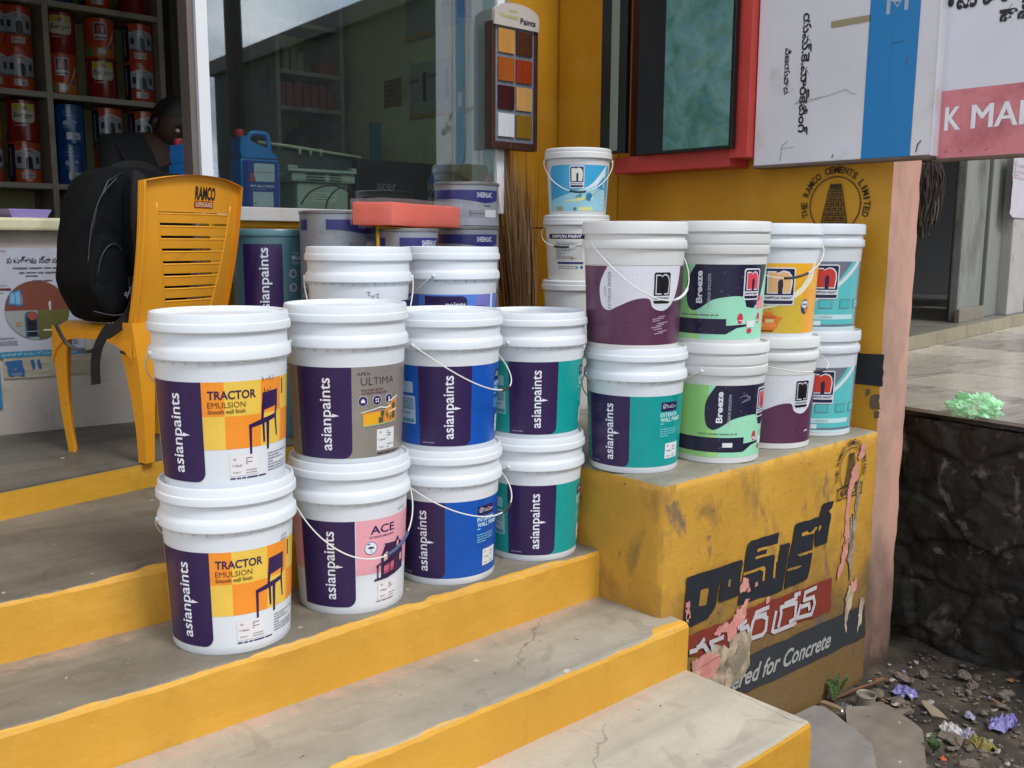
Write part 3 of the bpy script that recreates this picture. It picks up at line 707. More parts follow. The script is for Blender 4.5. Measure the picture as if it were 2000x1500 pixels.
def ultima(p):
    G = M('silver_print', '#9b948e', .32, .06, 12, metal=.35)
    p.rect(dg(-100), .02, dg(100), .24, G, 0); p.rect(dg(-100), .02, dg(-58), .24, '#7d7361', .5)
    band(p, -56)
    p.text('APEX', dg(16), .2235, .034, .0072, '#4b3a45', 2); p.text('ULTIMA', dg(32), .205, .094, .018, '#3f3440', 2, bold=-.012)
    p.text('WEATHER PROOF', dg(25), .184, .060, .0055, '#6b4452', 2, bold=.012); p.text('EXTERIOR EMULSION', dg(28), .1765, .07, .0055, '#6b4452', 2, bold=.012)
    for i, a in enumerate((15, 30, 45)):
        p.disc(dg(a), .158, .0125, '#d7d4df', 2); p.disc(dg(a), .158, .0113, '#38265c', 3); p.disc(dg(a), .158, .0085, '#38265c', 4, rin=.86)
    p.poly([(dg(15)-.005, .154), (dg(15)+.005, .154), (dg(15)+.005, .159), (dg(15), .164), (dg(15)-.005, .159)], '#e4e0ee', 5)
    for j in range(4): p.disc(dg(30)-.003+.006*(j % 2), .155+.006*(j//2), .0022, '#e4e0ee', 5, n=8)
    p.text('5', dg(45), .158, .006, .010, '#ffffff', 5, bold=.02)
    house(p, dg(15), .098, .105, .062)
    sticker(p, 30, .034, .060, .052, '#dedfe2', 2); p.small(dg(31), dg(66), .022, .031, 1, '#3a3038', 3, 5)
def ace(p):
    K = '#e7a3b0'
    p.rect(dg(-100), .105, dg(-40), .24, K, 0); p.rect(dg(5), .100, dg(100), .24, K, 0)
    band(p, -56)
    p.text('ACE', dg(34), .213, .072, .021, PUR, 2, bold=.012); p.text('EXTERIOR EMULSION', dg(33), .1945, .072, .0052, '#5a3450', 2, bold=.01)
    cx = dg(20); p.disc(cx, .168, .0165, '#dbe5ec', 2); p.disc(cx, .168, .0165, '#38265c', 3, rin=.93)
    p.disc(cx, .166, .0085, '#38265c', 3, a0=0, a1=180, ry=.006); p.line([(cx, .167), (cx, .157), (cx+.003, .157)], .001, '#38265c', 3); p.small(cx-.009, cx+.009, .175, .181, 1, '#38265c', 3, 2)
    def q(pts, m, l): p.poly([(dg(26)+a*.1, .082+b*.105) for a, b in pts], m, l)
    q([(.14, .28), (.14, .62), (.10, .6), (.22, .86), (.62, .84), (.72, .96), (.80, .84), (1.0, .7), (1.0, .1), (.5, .02), (.14, 0)], '#3a1c48', 2)
    q([(0, .30), (.5, .52), (.86, .72), (.86, .78), (.5, .57), (0, .36)], '#5a2a5c', 3); q([(.10, .6), (.22, .86), (.25, .83), (.14, .58)], '#e7a3b0', 3)
    q([(.22, .42), (.34, .46), (.34, .66), (.22, .60)], '#e7b9b4', 3); q([(.68, .70), (.76, .72), (.76, .86), (.68, .82)], '#e7b9b4', 3); q([(.84, .3), (.92, .32), (.92, .5), (.84, .46)], '#e7b9b4', 3)
    q([(.18, .12), (.58, .18), (.58, .38), (.18, .30)], '#d26a80', 3); q([(.18, .10), (.58, .16), (.58, .24), (.18, .17)], '#a94a68', 4)
    for a in (.02, .18, .40, .57): q([(a, .03), (a+.035, .04), (a+.035, .36), (a, .34)], '#2f1640', 5)
    q([(-.06, -.02), (.35, .0), (.62, .06), (.62, .10), (-.06, .03)], '#2f1640', 5)
    sticker(p, 28, .030, .062, .045, '#e6e0e2', 7); p.small(dg(26), dg(66), .0235, .028, 1, '#433063', 3, 3)
    scrawl(p, dg(56), .252, .009, '#333a4c', 12, 4)
def trucare(col, a, word, boxes=True, mark=False):
    def f(p):
        p.rect(dg(-100), .02, dg(100), .24, col, 0); band(p, a, 59)
        x = dg(a+59)+.050*1.0
        x = dg(a+97); p.rect(x, .192, x+.066, .220, PUR, 1, .002)
        p.text('TruCare', x+.040, .2065, .044, .0105, '#dfe3ef', 2)
        p.line([(x+.007, .202), (x+.007, .211), (x+.011, .215), (x+.0155, .211), (x+.0155, .202), (x+.007, .202)], .0014, '#dfe3ef', 2); p.line([(x+.009, .207), (x+.011, .2045), (x+.017, .213)], .0013, '#dfe3ef', 3)
        p.text(word, x+.034, .181, .070, .0125, '#cfeef2', 1, bold=.018); p.text('WALL PRIMER', x+.045, .1655, .090, .0125, '#cfeef2', 1, bold=.018); p.small(x, x+.084, .150, .157, 1, '#9fd4e0', 1, 4); p.small(x, x+.070, .112, .140, 4, '#7fc0d0', 1, 14); p.small(dg(a+4), dg(a+22), .026, .034, 1, '#8a84a8', 3, 9)
        sx = a+(103 if a > -40 else 106)
        sticker(p, sx, .043, .062, .048, '#dfe1e3', 4)
        if boxes:
            lt = '#9ec3cf' if col != '#0a52b0' else '#a9bfd8'
            xx = dg(a)-.018; p.rect(xx-.060, .164, xx, .195, lt, 1, .004); p.rect(xx-.068, .078, xx+.006, .156, lt, 1, .004)
            p.text('Y', xx-.022, .182, .006, .010, '#3d6e7c', 2); p.small(xx-.050, xx, .104, .150, 7, '#2d6f86', 2, 6); p.rect(xx-.048, .082, xx+.001, .092, '#4f93a6', 2, .003)
        if mark: scrawl(p, dg(50), .235, .012, '#1c4a5a', 21, 3); scrawl(p, dg(53), .205, .012, '#1c4a5a', 25, 2)
    return f
def apex_back(p):
    p.rect(dg(28), .10, dg(55), .232, '#4a72c8', 0); p.rect(dg(55), .10, dg(100), .232, PUR, 0); p.rect(dg(-30), .10, dg(28), .229, '#dfe6f2', 0)
    for i, (a, b) in enumerate(((12, .252), (17, .241), (22, .246))):
        x = dg(a-4); p.line([(x, b+.006), (x+.010, b+.008), (x+.004, b-.001), (x+.012, b-.003)], .0013, '#3a4050', 3)
def apex(p):
    G = '#5a86dc'
    p.rect(dg(-100), .10, dg(58), .24, '#3f62b4', 0); p.rect(dg(-44), .10, dg(58), .24, G, 0.5); p.rect(dg(58), .10, dg(64), .24, '#dfe6f2', 1); p.rect(dg(64), .1, dg(100), .24, G, 1)
    p.poly([(dg(18), .10), (dg(50), .10), (dg(56), .24), (dg(34), .24)], '#7f7fc9', 1)
    p.rect(dg(-34), .16, dg(20), .235, PUR, 2, (0, 0, .015, 0)); p.text('asian', dg(-18), .2085, .060, .017, '#5a4a78', 3, bold=.0); p.text('paints', dg(6), .206, .062, .022, '#e9ebf5', 3, bold=.012)
    p.text('APEX', dg(36), .200, .060, .013, '#2c1c55', 3, bold=.0)
def melamyne(p):
    p.rect(dg(-100), .0, dg(100), .34, '#4a6f78', 0); p.rect(dg(-44), .02, dg(16), .315, PUR, 1)
    p.text('asianpaints', dg(-9), .185, .235, .046, '#d9dcec', 2, rot=90, bold=.012)
    p.text('WOODTECH', dg(40), .284, .040, .008, '#b7c8cc', 2); p.text('MELAMYNE', dg(46), .268, .075, .014, '#d5dde0', 2, bold=.01); p.text('PREMIUM', dg(40), .250, .045, .010, '#a9bcc2', 2)
    for v in (.213, .165):
        p.disc(dg(32), v, .0155, '#c9cfe0', 2); p.disc(dg(32), v, .0135, '#33264f', 3, rin=.86); p.disc(dg(32), v, .009, '#33264f', 3); p.small(dg(32)-.012, dg(32)+.012, v-.026, v-.019, 1, '#a9bcc2', 3, 4)
    p.text('S', dg(32), .213, .006, .010, '#c9cfe0', 4); p.small(dg(32)-.005, dg(32)+.006, .160, .170, 2, '#c9cfe0', 4, 2)
    p.rect(dg(62), .11, dg(88), .225, PUR, 2); p.rect(dg(66), .16, dg(84), .22, '#b9c2d8', 3); p.small(dg(64), dg(82), .12, .15, 2, '#b9c2d8', 3, 7)
def nlogo(p, cx, cy, wd, h, ncol='#c8352b', box='#231f47', edge='#dfe0e8', l=3, bw=False):
    x0, x1, y0, y1 = cx-wd/2, cx+wd/2, cy-h/2, cy+h/2
    p.rect(x0-.004, y0-.004, x1+.004, y1+.004, edge, l, .008); p.rect(x0, y0, x1, y1, box, l+1, .006)
    p.rect(x0, y0+h*.10, x1, y0+h*.25, edge, l+2)
    p.text('NIPPON PAINT', cx, y0+h*.175, wd*.94, h*.075, box, l+3, bold=.02, shear=.25)
    def q(s_): 
        pts = [(-.36, -.40), (-.36, .38), (-.10, .38), (-.10, .31), (.10, .41), (.27, .36), (.37, .22), (.40, .0), (.35, -.40), (.10, -.40), (.13, -.1), (.10, .10), (.03, .12), (-.05, .02), (-.04, -.40)]
        return [(cx+a*wd*s_, y0+h*.62+b*h*.72*s_) for a, b in pts]
    p.poly(q(1.13), edge, l+2); p.poly(q(1.0), ncol, l+3)
    p.poly([(cx+a*wd, y0+h*.62+b*h*.72) for a, b in ((.0, -.46), (.09, -.46), (.12, -.1), (.08, .08), (.02, .06), (-.02, -.05))], box, l+4)
def latex(swipe=True, a=0):
    def f(p):
        V_ = '#5d3350'; W = '#dcdde6'
        p.rect(dg(-100), .02, dg(100), .243, V_, 0)
        pts = []
        for t in range(0, 21):        # the pale wave over the maroon field
            pass
        wave = catmull([(dg(a-25), .243, 0), (dg(a-36), .19, 0), (dg(a-34), .135, 0), (dg(a-24), .118, 0), (dg(a-10), .132, 0), (dg(a+8), .150, 0), (dg(a+24), .152, 0), (dg(a+30), .126, 0), (dg(a+44), .118, 0), (dg(a+58), .14, 0), (dg(a+68), .19, 0), (dg(a+72), .243, 0)], 6)
        p.poly([(q.x, q.y) for q in wave], W, 1)
        p.text('LATEX', dg(a-31)+.006, .172, .030, .0085, '#5d4055', 2, rot=90, bold=-.01); p.text('EXTERIOR PRIMER', dg(a-24)+.004, .175, .105, .0105, '#5d4055', 2, rot=90, bold=-.01)
        nlogo(p, dg(a+41), .182, .056, .088, '#1d1c1f', '#1d1c1f', '#dcdde6', 2)
        if swipe:
            for i in range(9):
                y = .052+i*.006; x = dg(a+33)+.012*math.sin(i*1.7); p.line([(x, y), (x+.030+.008*math.sin(i*3), y+.003)], .0032, '#a58ea8', 3)
        else: p.poly([(dg(a+50), .055), (dg(a+54), .062), (dg(a+62), .057)], '#dcdde6', 3)
        p.line([(dg(a-60), .2455), (dg(a+100), .2455)], .0008, '#8c8a92', 1)
    return f
def breeze(a, green='#9ad27f', mint='#9fe0bd', sticker_=False):
    def f(p):
        NV = '#231f3c'
        p.rect(dg(-110), .02, dg(110), .243, mint, 0); p.rect(dg(-110), .02, dg(a-8), .243, green, .5); p.poly([(dg(a-8), .02), (dg(a+6), .02), (dg(a+2), .13), (dg(a-8), .13)], '#a8d98c', .6)
        c = catmull([(dg(a+1), .243, 0), (dg(a-11), .19, 0), (dg(a-11), .128, 0), (dg(a-3), .106, 0), (dg(a+8), .115, 0), (dg(a+24), .14, 0), (dg(a+48), .150, 0), (dg(a+62), .148, 0)], 6)
        p.poly([(q.x, q.y) for q in c]+[(dg(a+66), .118), (dg(a+78), .113), (dg(a+90), .14), (dg(a+104), .243)], NV, 1)
        p.text('Breeze', dg(a+5)+.002, .176, .096, .020, '#e6e7f0', 2, rot=90, bold=.03); p.text('INTERIOR EMULSION', dg(a+17)+.003, .166, .098, .0088, '#b9bccb', 2, rot=90)
        nlogo(p, dg(a+73), .185, .056, .085, '#d9485a', '#231f3c', '#dfe0e8', 2)
        p.rect(dg(-110), .036, dg(a+40), .082, NV, 1); p.poly([(dg(a+40), .036), (dg(a+54), .055), (dg(a+70), .06), (dg(a+70), .066), (dg(a+40), .062)], NV, 1)
        for dx in (0, 32): p.disc(dg(a+58+dx), .083, .010, '#c94050', 2, ry=.016); p.disc(dg(a+58+dx), .070, .015, '#dfe0e8', 2, ry=.009, a0=0, a1=180)
        p.rect(dg(a+68), .056, dg(a+82), .076, '#dfe8e8', 3); p.disc(dg(a+73), .046, .011, '#c94050', 3, ry=.008); p.rect(dg(a+84), .11, dg(a+100), .15, '#e58a98', 1)
        p.small(dg(a-20), dg(a+30), .088, .098, 1, '#6c8f74', 2, 5)
        if sticker_:
            p.rect(dg(a+11), .052, dg(a+24), .066, '#e6e6e6', 3); xx = dg(a-75); p.rect(xx, .10, xx+.045, .20, '#a7b4b0', 2); p.small(xx+.004, xx+.042, .105, .175, 9, '#2a2c44', 3, 4); p.rect(xx, .185, xx+.045, .235, NV, 2); p.text('H', xx+.028, .212, .014, .02, '#dfe0e8', 3, bold=.01); p.disc(xx+.03, .058, .011, '#5b8d99', 2)
            for i in range(3): p.line([(dg(a+30)+.012*i, .205+.004*i), (dg(a+40)+.006*i, .215-.006*i), (dg(a+46), .198+.005*i), (dg(a+33), .190)], .0009, '#9a9db0', 2)
        r = random.Random(5)
        for i in range(16):
            x, y = dg(a+r.uniform(-8, 60)), r.uniform(.04, .075) if i % 2 else r.uniform(.15, .24); p.line([(x, y), (x+r.uniform(-.006, .01), y+r.uniform(-.006, .006))], .0007, '#9a9db0', 2)
    return f
def sofa(p):
    p.rect(dg(-100), .02, dg(100), .243, '#efb02a', 0); p.rect(dg(-100), .02, dg(46), .135, '#d3b23f', .5); p.rect(dg(46), .02, dg(100), .16, '#efa53a', .6)
    p.poly([(dg(-50), .14), (dg(-38), .115), (dg(-10), .105), (dg(15), .12), (dg(40), .17), (dg(62), .243), (dg(68), .243), (dg(60), .19), (dg(40), .145), (dg(15), .112), (dg(-10), .096), (dg(-42), .106)], '#ece6cf', 1)
    nlogo(p, dg(9), .17, .094, .112, '#e6b47f', '#231f47', '#dfe0e8', 3)
    O1, O2 = '#e9792a', '#d1601c'; x = dg(-14); s = .145
    def q(pts, m, l): p.poly([(x+(a_-.5)*s, .028+b_*.062) for a_, b_ in pts], m, l)
    q([(.0, .62), (.06, .55), (.1, .2), (.18, .02), (.82, .02), (.9, .2), (.94, .55), (1, .62), (.98, .75), (.9, .72), (.86, .8), (.14, .8), (.1, .72), (.02, .75)], O1, 2); q([(.16, .42), (.84, .42), (.84, .78), (.16, .78)], O2, 3)
    q([(.24, .8), (.24, .98), (.42, .98), (.42, .8)], O1, 3); q([(.6, .8), (.6, .98), (.78, .98), (.78, .8)], O1, 3); q([(.22, .44), (.44, .42), (.44, .6), (.22, .6)], '#d9cf86', 4); q([(.62, .42), (.82, .44), (.82, .6), (.62, .6)], '#d9cf86', 4)
    q([(.12, .18), (.88, .18), (.86, .42), (.14, .42)], '#f08a3c', 4); q([(.22, -.06), (.78, -.06), (.82, .03), (.18, .03)], '#7c3c18', 3)
    p.rect(dg(20), .112, dg(29), .124, '#8f7c2c', 2); p.rect(dg(-2), .112, dg(4), .120, '#a98f34', 2)
    p.disc(dg(48), .105, .016, '#26407c', 3, ry=.024); p.disc(dg(48), .112, .015, '#d9dde6', 4, ry=.012); p.text('WASHABLE', dg(48), .112, .026, .007, '#26407c', 5, bold=.01); p.disc(dg(50), .095, .006, '#d97a3a', 5, ry=.009)
    p.small(dg(-5), dg(40), .094, .100, 1, '#a98f34', 3, 4)
def tealhouse(p):
    Tq = '#5fc6c8'; G = '#767b88'
    p.rect(dg(-110), .02, dg(110), .243, Tq, 0); p.poly([(dg(-60), .243), (dg(-60), .15), (dg(-36), .118), (dg(-12), .112), (dg(20), .15), (dg(52), .243)], G, 1)
    p.poly([(dg(-60), .13), (dg(-36), .108), (dg(-12), .102), (dg(10), .118), (dg(42), .18), (dg(72), .243), (dg(62), .243), (dg(34), .18), (dg(8), .126), (dg(-12), .112), (dg(-36), .118)], '#dfe3ea', 2)
    p.rect(dg(72), .02, dg(100), .243, G, 2)
    nlogo(p, dg(12), .175, .082, .108, '#cc3a2c', '#231f47', '#dfe0e8', 4)
    for a in (-26, 4, 34, 60): p.rect(dg(a), .084, dg(a+19), .116, G, 2); p.rect(dg(a)+.003, .087, dg(a+19)-.003, .113, '#4fbcc2', 3)
    p.rect(dg(-24), .028, dg(-12), .062, G, 2); p.rect(dg(-12), .048, dg(62), .064, '#c9e6ea', 2); p.text('11020262' , dg(14), .056, .052, .008, '#6f8f96', 3); p.rect(dg(-12), .024, dg(70), .031, G, 2); p.rect(dg(-9), .028, dg(8), .043, '#e2eef0', 3)
    p.rect(dg(-60), .03, dg(-50), .062, G, 2); p.rect(dg(-100), .015, dg(100), .022, '#cfe9ec', 2)
    for i in range(26): p.rect(dg(69), .03+.008*i, dg(72), .034+.008*i, '#e8e8e8', 3)
def samurai(p):
    B_, Lb = '#3fa9d6', '#9ed4e6'
    p.rect(dg(-100), .004, dg(-62), .185, '#d9e2e6', 0); p.rect(dg(-62), .02, dg(72), .196, B_, 0, (0, 0, 0, .03))
    p.poly([(dg(-62), .02), (dg(72), .02), (dg(60), .10), (dg(20), .115), (dg(-20), .085), (dg(-62), .06)], Lb, 1)
    p.poly([(dg(10), .10), (dg(30), .13), (dg(55), .185), (dg(64), .196), (dg(58), .16), (dg(36), .115)], '#dceaf0', 2); p.poly([(dg(-30), .055), (dg(10), .075), (dg(40), .10), (dg(8), .06)], '#e0e39a', 2)
    nlogo(p, dg(-2), .150, .060, .078, '#dfe3cf', '#231f47', '#dfe0e8', 3)
    p.text('SAMURAI', dg(55), .098, .150, .020, '#cfe6ef', 3, rot=82, bold=.02)
    p.disc(dg(22), .075, .0165, '#2f86b4', 3); p.disc(dg(22), .075, .015, '#4f9fc6', 4, rin=.8); p.poly([(dg(24), .060), (dg(31), .068), (dg(29), .078)], '#dceaf0', 5)
    for i in range(4): p.rect(dg(-4+3*i), .072, dg(-2+3*i), .078+.003*i, '#3c7fb4', 3)
    p.rect(dg(-45), .022, dg(-30), .038, '#a5a774', 3); p.rect(dg(-8), .022, dg(-2), .034, '#477a94', 3); p.rect(dg(2), .022, dg(30), .036, '#dfe39a', 3); p.line([(dg(-25), .082), (dg(-25), .045)], .0012, '#dfe6ea', 3)
def nipback(p):
    W = '#dcdad2'
    p.rect(dg(-62), .015, dg(75), .20, W, 0); p.rect(dg(-60), .168, dg(20), .188, '#231f47', 1); p.text('NIPPON PAINT', dg(-20), .178, .150, .0125, '#e8e8ee', 2, bold=.03, shear=.2)
    p.rect(dg(-42), .085, dg(12), .158, '#cbcac6', 1); p.small(dg(-40), dg(10), .09, .155, 11, '#77777d', 2, 9); p.rect(dg(-38), .070, dg(14), .079, '#3b3870', 1); p.small(dg(-36), dg(4), .05, .066, 2, '#8b8a90', 2, 6)
    p.disc(dg(2), .058, .006, '#4fa9c4', 2); p.disc(dg(11), .058, .0065, '#234a9c', 2); p.poly([(dg(-12), .092), (dg(-8), .099), (dg(-3), .093), (dg(-6), .087)], '#a98452', 3)
    p.rect(dg(20), .03, dg(60), .16, '#cfd4cc', 1); p.rect(dg(24), .118, dg(36), .124, '#234a9c', 2); p.disc(dg(28), .108, .008, '#4fa9c4', 2)


G1 = 'white paint buckets stacked in pairs along the step'
G2_ = 'paint buckets stacked in pairs on the yellow plinth'
G3 = 'small paint buckets in a tower behind the plinth buckets'
ZP = .246
Ka, Kp = .375, .3615
bucket('asian', -1.099, .151, 0, tractor('low'), 'white bucket with orange checkered label and chair picture, lower of the leftmost pair', G1, hd=dict(pivot=-78, side=-1, drop=.13, bulge=.03))
bucket('asian', -1.100, .153, Ka, tractor('top'), 'white bucket with orange checkered label and chair picture, upper of the leftmost pair', G1, hd=dict(pivot=-70, side=-1, drop=.12, bulge=.04))
bucket('asian', -.761, .166, 0, ace, 'white bucket with pink label and purple house picture, handle hanging in front', G1, hd=dict(pivot=-70, side=1, drop=.145, bulge=.016, grip=GRIP_B, gfrac=(.56, .72)))
bucket('asian', -.764, .164, Ka, ultima, 'white bucket with silver label and picture of an orange house', G1, k=1.01, hd=dict(pivot=-58, side=-1, drop=.1, bulge=.02))
bucket('asian', -.450, .164, 0, trucare('#0a52b0', -61, 'INTERIOR'), 'white bucket with blue label, bottom one under the other blue labelled bucket', G1, k=.965, hd=dict(pivot=-54, side=1, drop=.085, bulge=.055, grip=GRIP_D, gfrac=(.56, .66)))
bucket('asian', -.449, .164, Ka*.965, trucare('#0a52b0', -31, 'INTERIOR'), 'white bucket with blue label, top one of the blue labelled pair', G1, k=.965, hd=dict(pivot=-34, side=1, drop=.125, bulge=.028, grip=GRIP_D, gfrac=(.49, .58)))
bucket('asian', -.136, .150, 0, trucare('#0c9a97', -30, 'EXTERIOR'), 'white bucket with teal label on the step, lower of the pair touching the plinth', G1, k=.945, hd=dict(pivot=-26, side=-1, drop=.10, bulge=.02))
bucket('asian', -.134, .150, Ka*.945, trucare('#0c9a97', -30, 'EXTERIOR'), 'white bucket with teal label on the step, upper of the pair touching the plinth', G1, k=.945, hd=dict(pivot=-28, side=-1, drop=.10, bulge=.02))
# the plinth row
bucket('asian', .134, -.010, ZP, trucare('#0c9a97', -64, 'EXTERIOR', mark=True), 'white bucket with teal label on the plinth corner, under the maroon labelled one', G2_, k=.955, hd=dict(pivot=-68, side=-1, drop=.13, bulge=.02))
bucket('nippon', .117, -.010, ZP+Ka*.955, latex(True, -6), 'bucket with maroon and white label and dried paint swipe, on the plinth corner stack', G2_, old=True, hd=dict(pivot=-52, side=1, drop=.155, bulge=.012, grip=M('grip_white', (.7, .7, .68), .5), gfrac=(.55, .68)))
bucket('ribbed', .429, -.096, ZP, breeze(-2, sticker_=True), 'bucket with bright green and navy label, lower of the green labelled pair on the plinth', G2_, old=True, hd=dict(pivot=-18, side=-1, drop=.11, bulge=.015))
bucket('ribbed', .415, -.094, ZP+Kp, breeze(-28, '#94cf90', '#9fe0c2'), 'bucket with mint and navy label, upper of the green labelled pair on the plinth', G2_, old=True, hd=dict(pivot=-75, side=-1, drop=.12, bulge=.01))
bucket('nippon', .738, -.088, ZP, latex(False, 5), 'bucket with maroon wave label, second from the right in the bottom row on the plinth', G2_, old=True, hd=dict(pivot=-58, side=1, drop=.035, bulge=.075, grip=GRIP_D, gfrac=(.52, .64)))
bucket('nippon', .726, -.086, ZP+Kp, sofa, 'bucket with yellow label showing an orange sofa', G2_, hd=dict(pivot=-80, side=1, drop=.105, bulge=.045, grip=GRIP_D, gfrac=(.50, .66)))
bucket('nippon', 1.040, -.070, ZP, tealhouse, 'bucket with turquoise and grey label, lower of the rightmost pair on the plinth', G2_)
bucket('nippon', 1.030, -.070, ZP+Kp, tealhouse, 'bucket with turquoise and grey label, upper of the rightmost pair on the plinth', G2_, k=1.01)
# second row
bucket('asian', -.503, .507, .138, None, 'white bucket hidden under the one with handwritten marks, on the landing', 'white buckets behind the front row')
bucket('asian', -.503, .507, .138+Ka, apex_back, 'plain white bucket with faint handwritten marks, left one behind the front row', 'white buckets behind the front row', hd=dict(pivot=-88, side=1, drop=.22, bulge=.03))
bucket('asian', -.148, .524, .138, None, 'white bucket hidden under the blue and purple labelled one, on the landing', 'white buckets behind the front row')
bucket('asian', -.148, .524, .138+Ka, apex, 'white bucket with blue and purple label, right one behind the front row', 'white buckets behind the front row', hd=dict(pivot=-20, side=-1, drop=.16, bulge=.02))
# tower of small ones
zz = ZP
for i, (fn, lb) in enumerate(((None, 'small white bucket at the very bottom of the corner tower'), (None, 'small white bucket with plain side, third from the top of the corner tower'), (nipback, 'small bucket with printed rear label, second from the top of the corner tower'), (samurai, 'small bucket with sky blue label on top of the corner tower'))):
    bucket('small', .735+.004*i, .842, zz+.2555*i, fn, lb, G3, old=True, hd=(dict(pivot=-88, side=1, drop=.125, bulge=.01, grip=GRIP_D, gfrac=(.42, .58)) if i == 3 else dict(pivot=-110, side=1, drop=.08, bulge=.02, grip=GRIP_D, gfrac=(.42, .56)) if i == 2 else None))
PROF['mel'] = dict(H=.366, pitch=.366, R=.135, body=[(0, .003), (.130, .003), (.134, 0), (.135, .004), (.135, .34), (.1385, .342), (.139, .346)], lid=[(.139, .346), (.139, .360), (.136, .365), (.132, .366), (.129, .361), (0, .360)], lab=lambda v: .135, ear=.33)
TEALP = M('teal_plastic', '#4f7680', .35, .06, 5)
bucket('mel', -.388, 1.255, .222, None, 'grey green round bucket hidden below the other grey green one', 'grey green buckets by the window', body_mat=TEALP, lid_mat=TEALP)
bucket('mel', -.388, 1.255, .222+.364, melamyne, 'grey green round bucket with purple label standing behind the yellow chair', 'grey green buckets by the window', body_mat=TEALP, lid_mat=TEALP)

# ------------------------------------------------------------------ grey metal tins
TIN = M('grey_tin', '#8f939c', .42, .1, 7, dirt='#6a6864', damt=.1, dscale=10, metal=.3)
TINR = M('tin_rim', '#8b8d90', .4, .12, 20, dirt='#5a4a3c', damt=.15, dscale=20, metal=.7)
def tin(x, y, z, r, h, lab, rot=0, band_=True, foot=False, group='grey paint tins stacked in front of the window'):
    t = empty('paint_tin', (x, y, z), -face_angle(x, y)+R_(rot), lab, 'paint tin', group)
    bm = bmesh.new(); lathe(bm, [(0, .004), (r-.004, .004), (r-.001, .0), (r+.001, .003), (r, .008), (r, h-.012)], 56); fin('body', bm, TIN, t, True, 35)
    bm = bmesh.new(); lathe(bm, [(r, h-.012), (r+.0025, h-.010), (r+.003, h-.003), (r, h), (r-.006, h-.002), (r-.010, h-.009), (r-.03, h-.010), (r-.034, h-.006), (0, h-.006)], 56); fin('lid', bm, TINR, t, True, 35)
    if band_:
        p = Print(); B_ = '#2a2a6a'; top = h-.030; g = lambda a: R_(a)*r
        p.rect(g(-75), top-.036, g(-52), top, B_, 0) if rot == 0 else None
        p.rect(g(-18), top-.034, g(80), top, B_, 0); p.poly([(g(-5), top-.034), (g(20), top-.040), (g(45), top-.048), (g(62), top-.046), (g(80), top-.036), (g(80), top-.034)], B_, 0)
        p.text('SHEENLAC', g(46), top-.018, .068, .019, '#c7cad6', 1, bold=.015); p.text('FINISH', g(52), top-.058, .034, .007, B_, 1)
        p.rect(g(15), top-.100, g(46), top-.074, '#7f838b', 0); p.small(g(17), g(44), top-.098, top-.076, 3, '#565a66', 1, 4); p.rect(g(46), top-.100, g(75), top-.072, '#bfc1c4', 1)
        if rot: p.rect(g(-80), top-.034, g(-18), top, B_, 0)
        p.build('label', t, lambda u, v, w_: Vector(((r+w_)*math.sin(u/r), -(r+w_)*math.cos(u/r), v)), du=.012, eps=.0004)
    return t
hh = .264
for i, lb in enumerate(('large grey tin hidden at the bottom beside the grey green buckets', 'large grey tin hidden in the middle beside the grey green buckets', 'large grey tin with navy band, left one under the window')): tin(-.269, .996, .222+hh*i, .130, hh-.001, lb)
for i, lb in enumerate(('narrow grey tin hidden at the bottom behind the white buckets', 'narrow grey tin hidden in the middle behind the white buckets', 'narrow grey tin with navy band under the salmon packet')): tin(-.133, .772, .138+.2725*i, .098, .2715, lb, rot=0)
for i, lb in enumerate(('grey tin hidden at the bottom near the broom', 'grey tin hidden in the middle near the broom', 'wide grey tin below another, beside the broom')): tin(.322, 1.024, ZP+.2415*i, .124, .2405, lb, rot=-12)
tin(.322, 1.024, ZP+.2415*3, .124, .163, 'low wide grey tin on top beside the window frame', rot=-12)
# salmon packet wrapped in clear film
t = empty('wrapped_packet', (-.261, .683, .962), math.atan2(.21, .447), 'salmon coloured flat packet in clear film lying on the grey tins', 'packet')
bm = bmesh.new(); bx(bm, 0, .49, 0, .15, 0, .076, .007)
bmesh.ops.subdivide_edges(bm, edges=bm.edges[:], cuts=2, use_grid_fill=True)
for v in bm.verts: v.co += Vector((fbm(*(v.co*11)), fbm(*(v.co*12+Vector((5, 5, 5)))), fbm(*(v.co*9)))) * .0035
fin('packet', bm, M('salmon_card', '#e0553d', .5, .07, 8, bmp=.002, bs=12), t, True, 40)
m_, nt_, b_ = newmat('clear_film'); b_.inputs['Alpha'].default_value = .09; b_.inputs['Roughness'].default_value = .12; b_.inputs['Base Color'].default_value = (.9, .9, .9, 1)
bump(nt_, b_, noi(nt_, coords(nt_), 26, 4, .6, 2.), .006, 1.)
bm = bmesh.new(); bx(bm, -.006, .52, -.004, .154, -.0, .087, .006); bmesh.ops.subdivide_edges(bm, edges=bm.edges[:], cuts=3, use_grid_fill=True)
for v in bm.verts: v.co += Vector((fbm(*(v.co*23)), fbm(*(v.co*22+Vector((5, 5, 5)))), abs(fbm(*(v.co*19))))) * .004
fin('film', bm, m_, t, True)
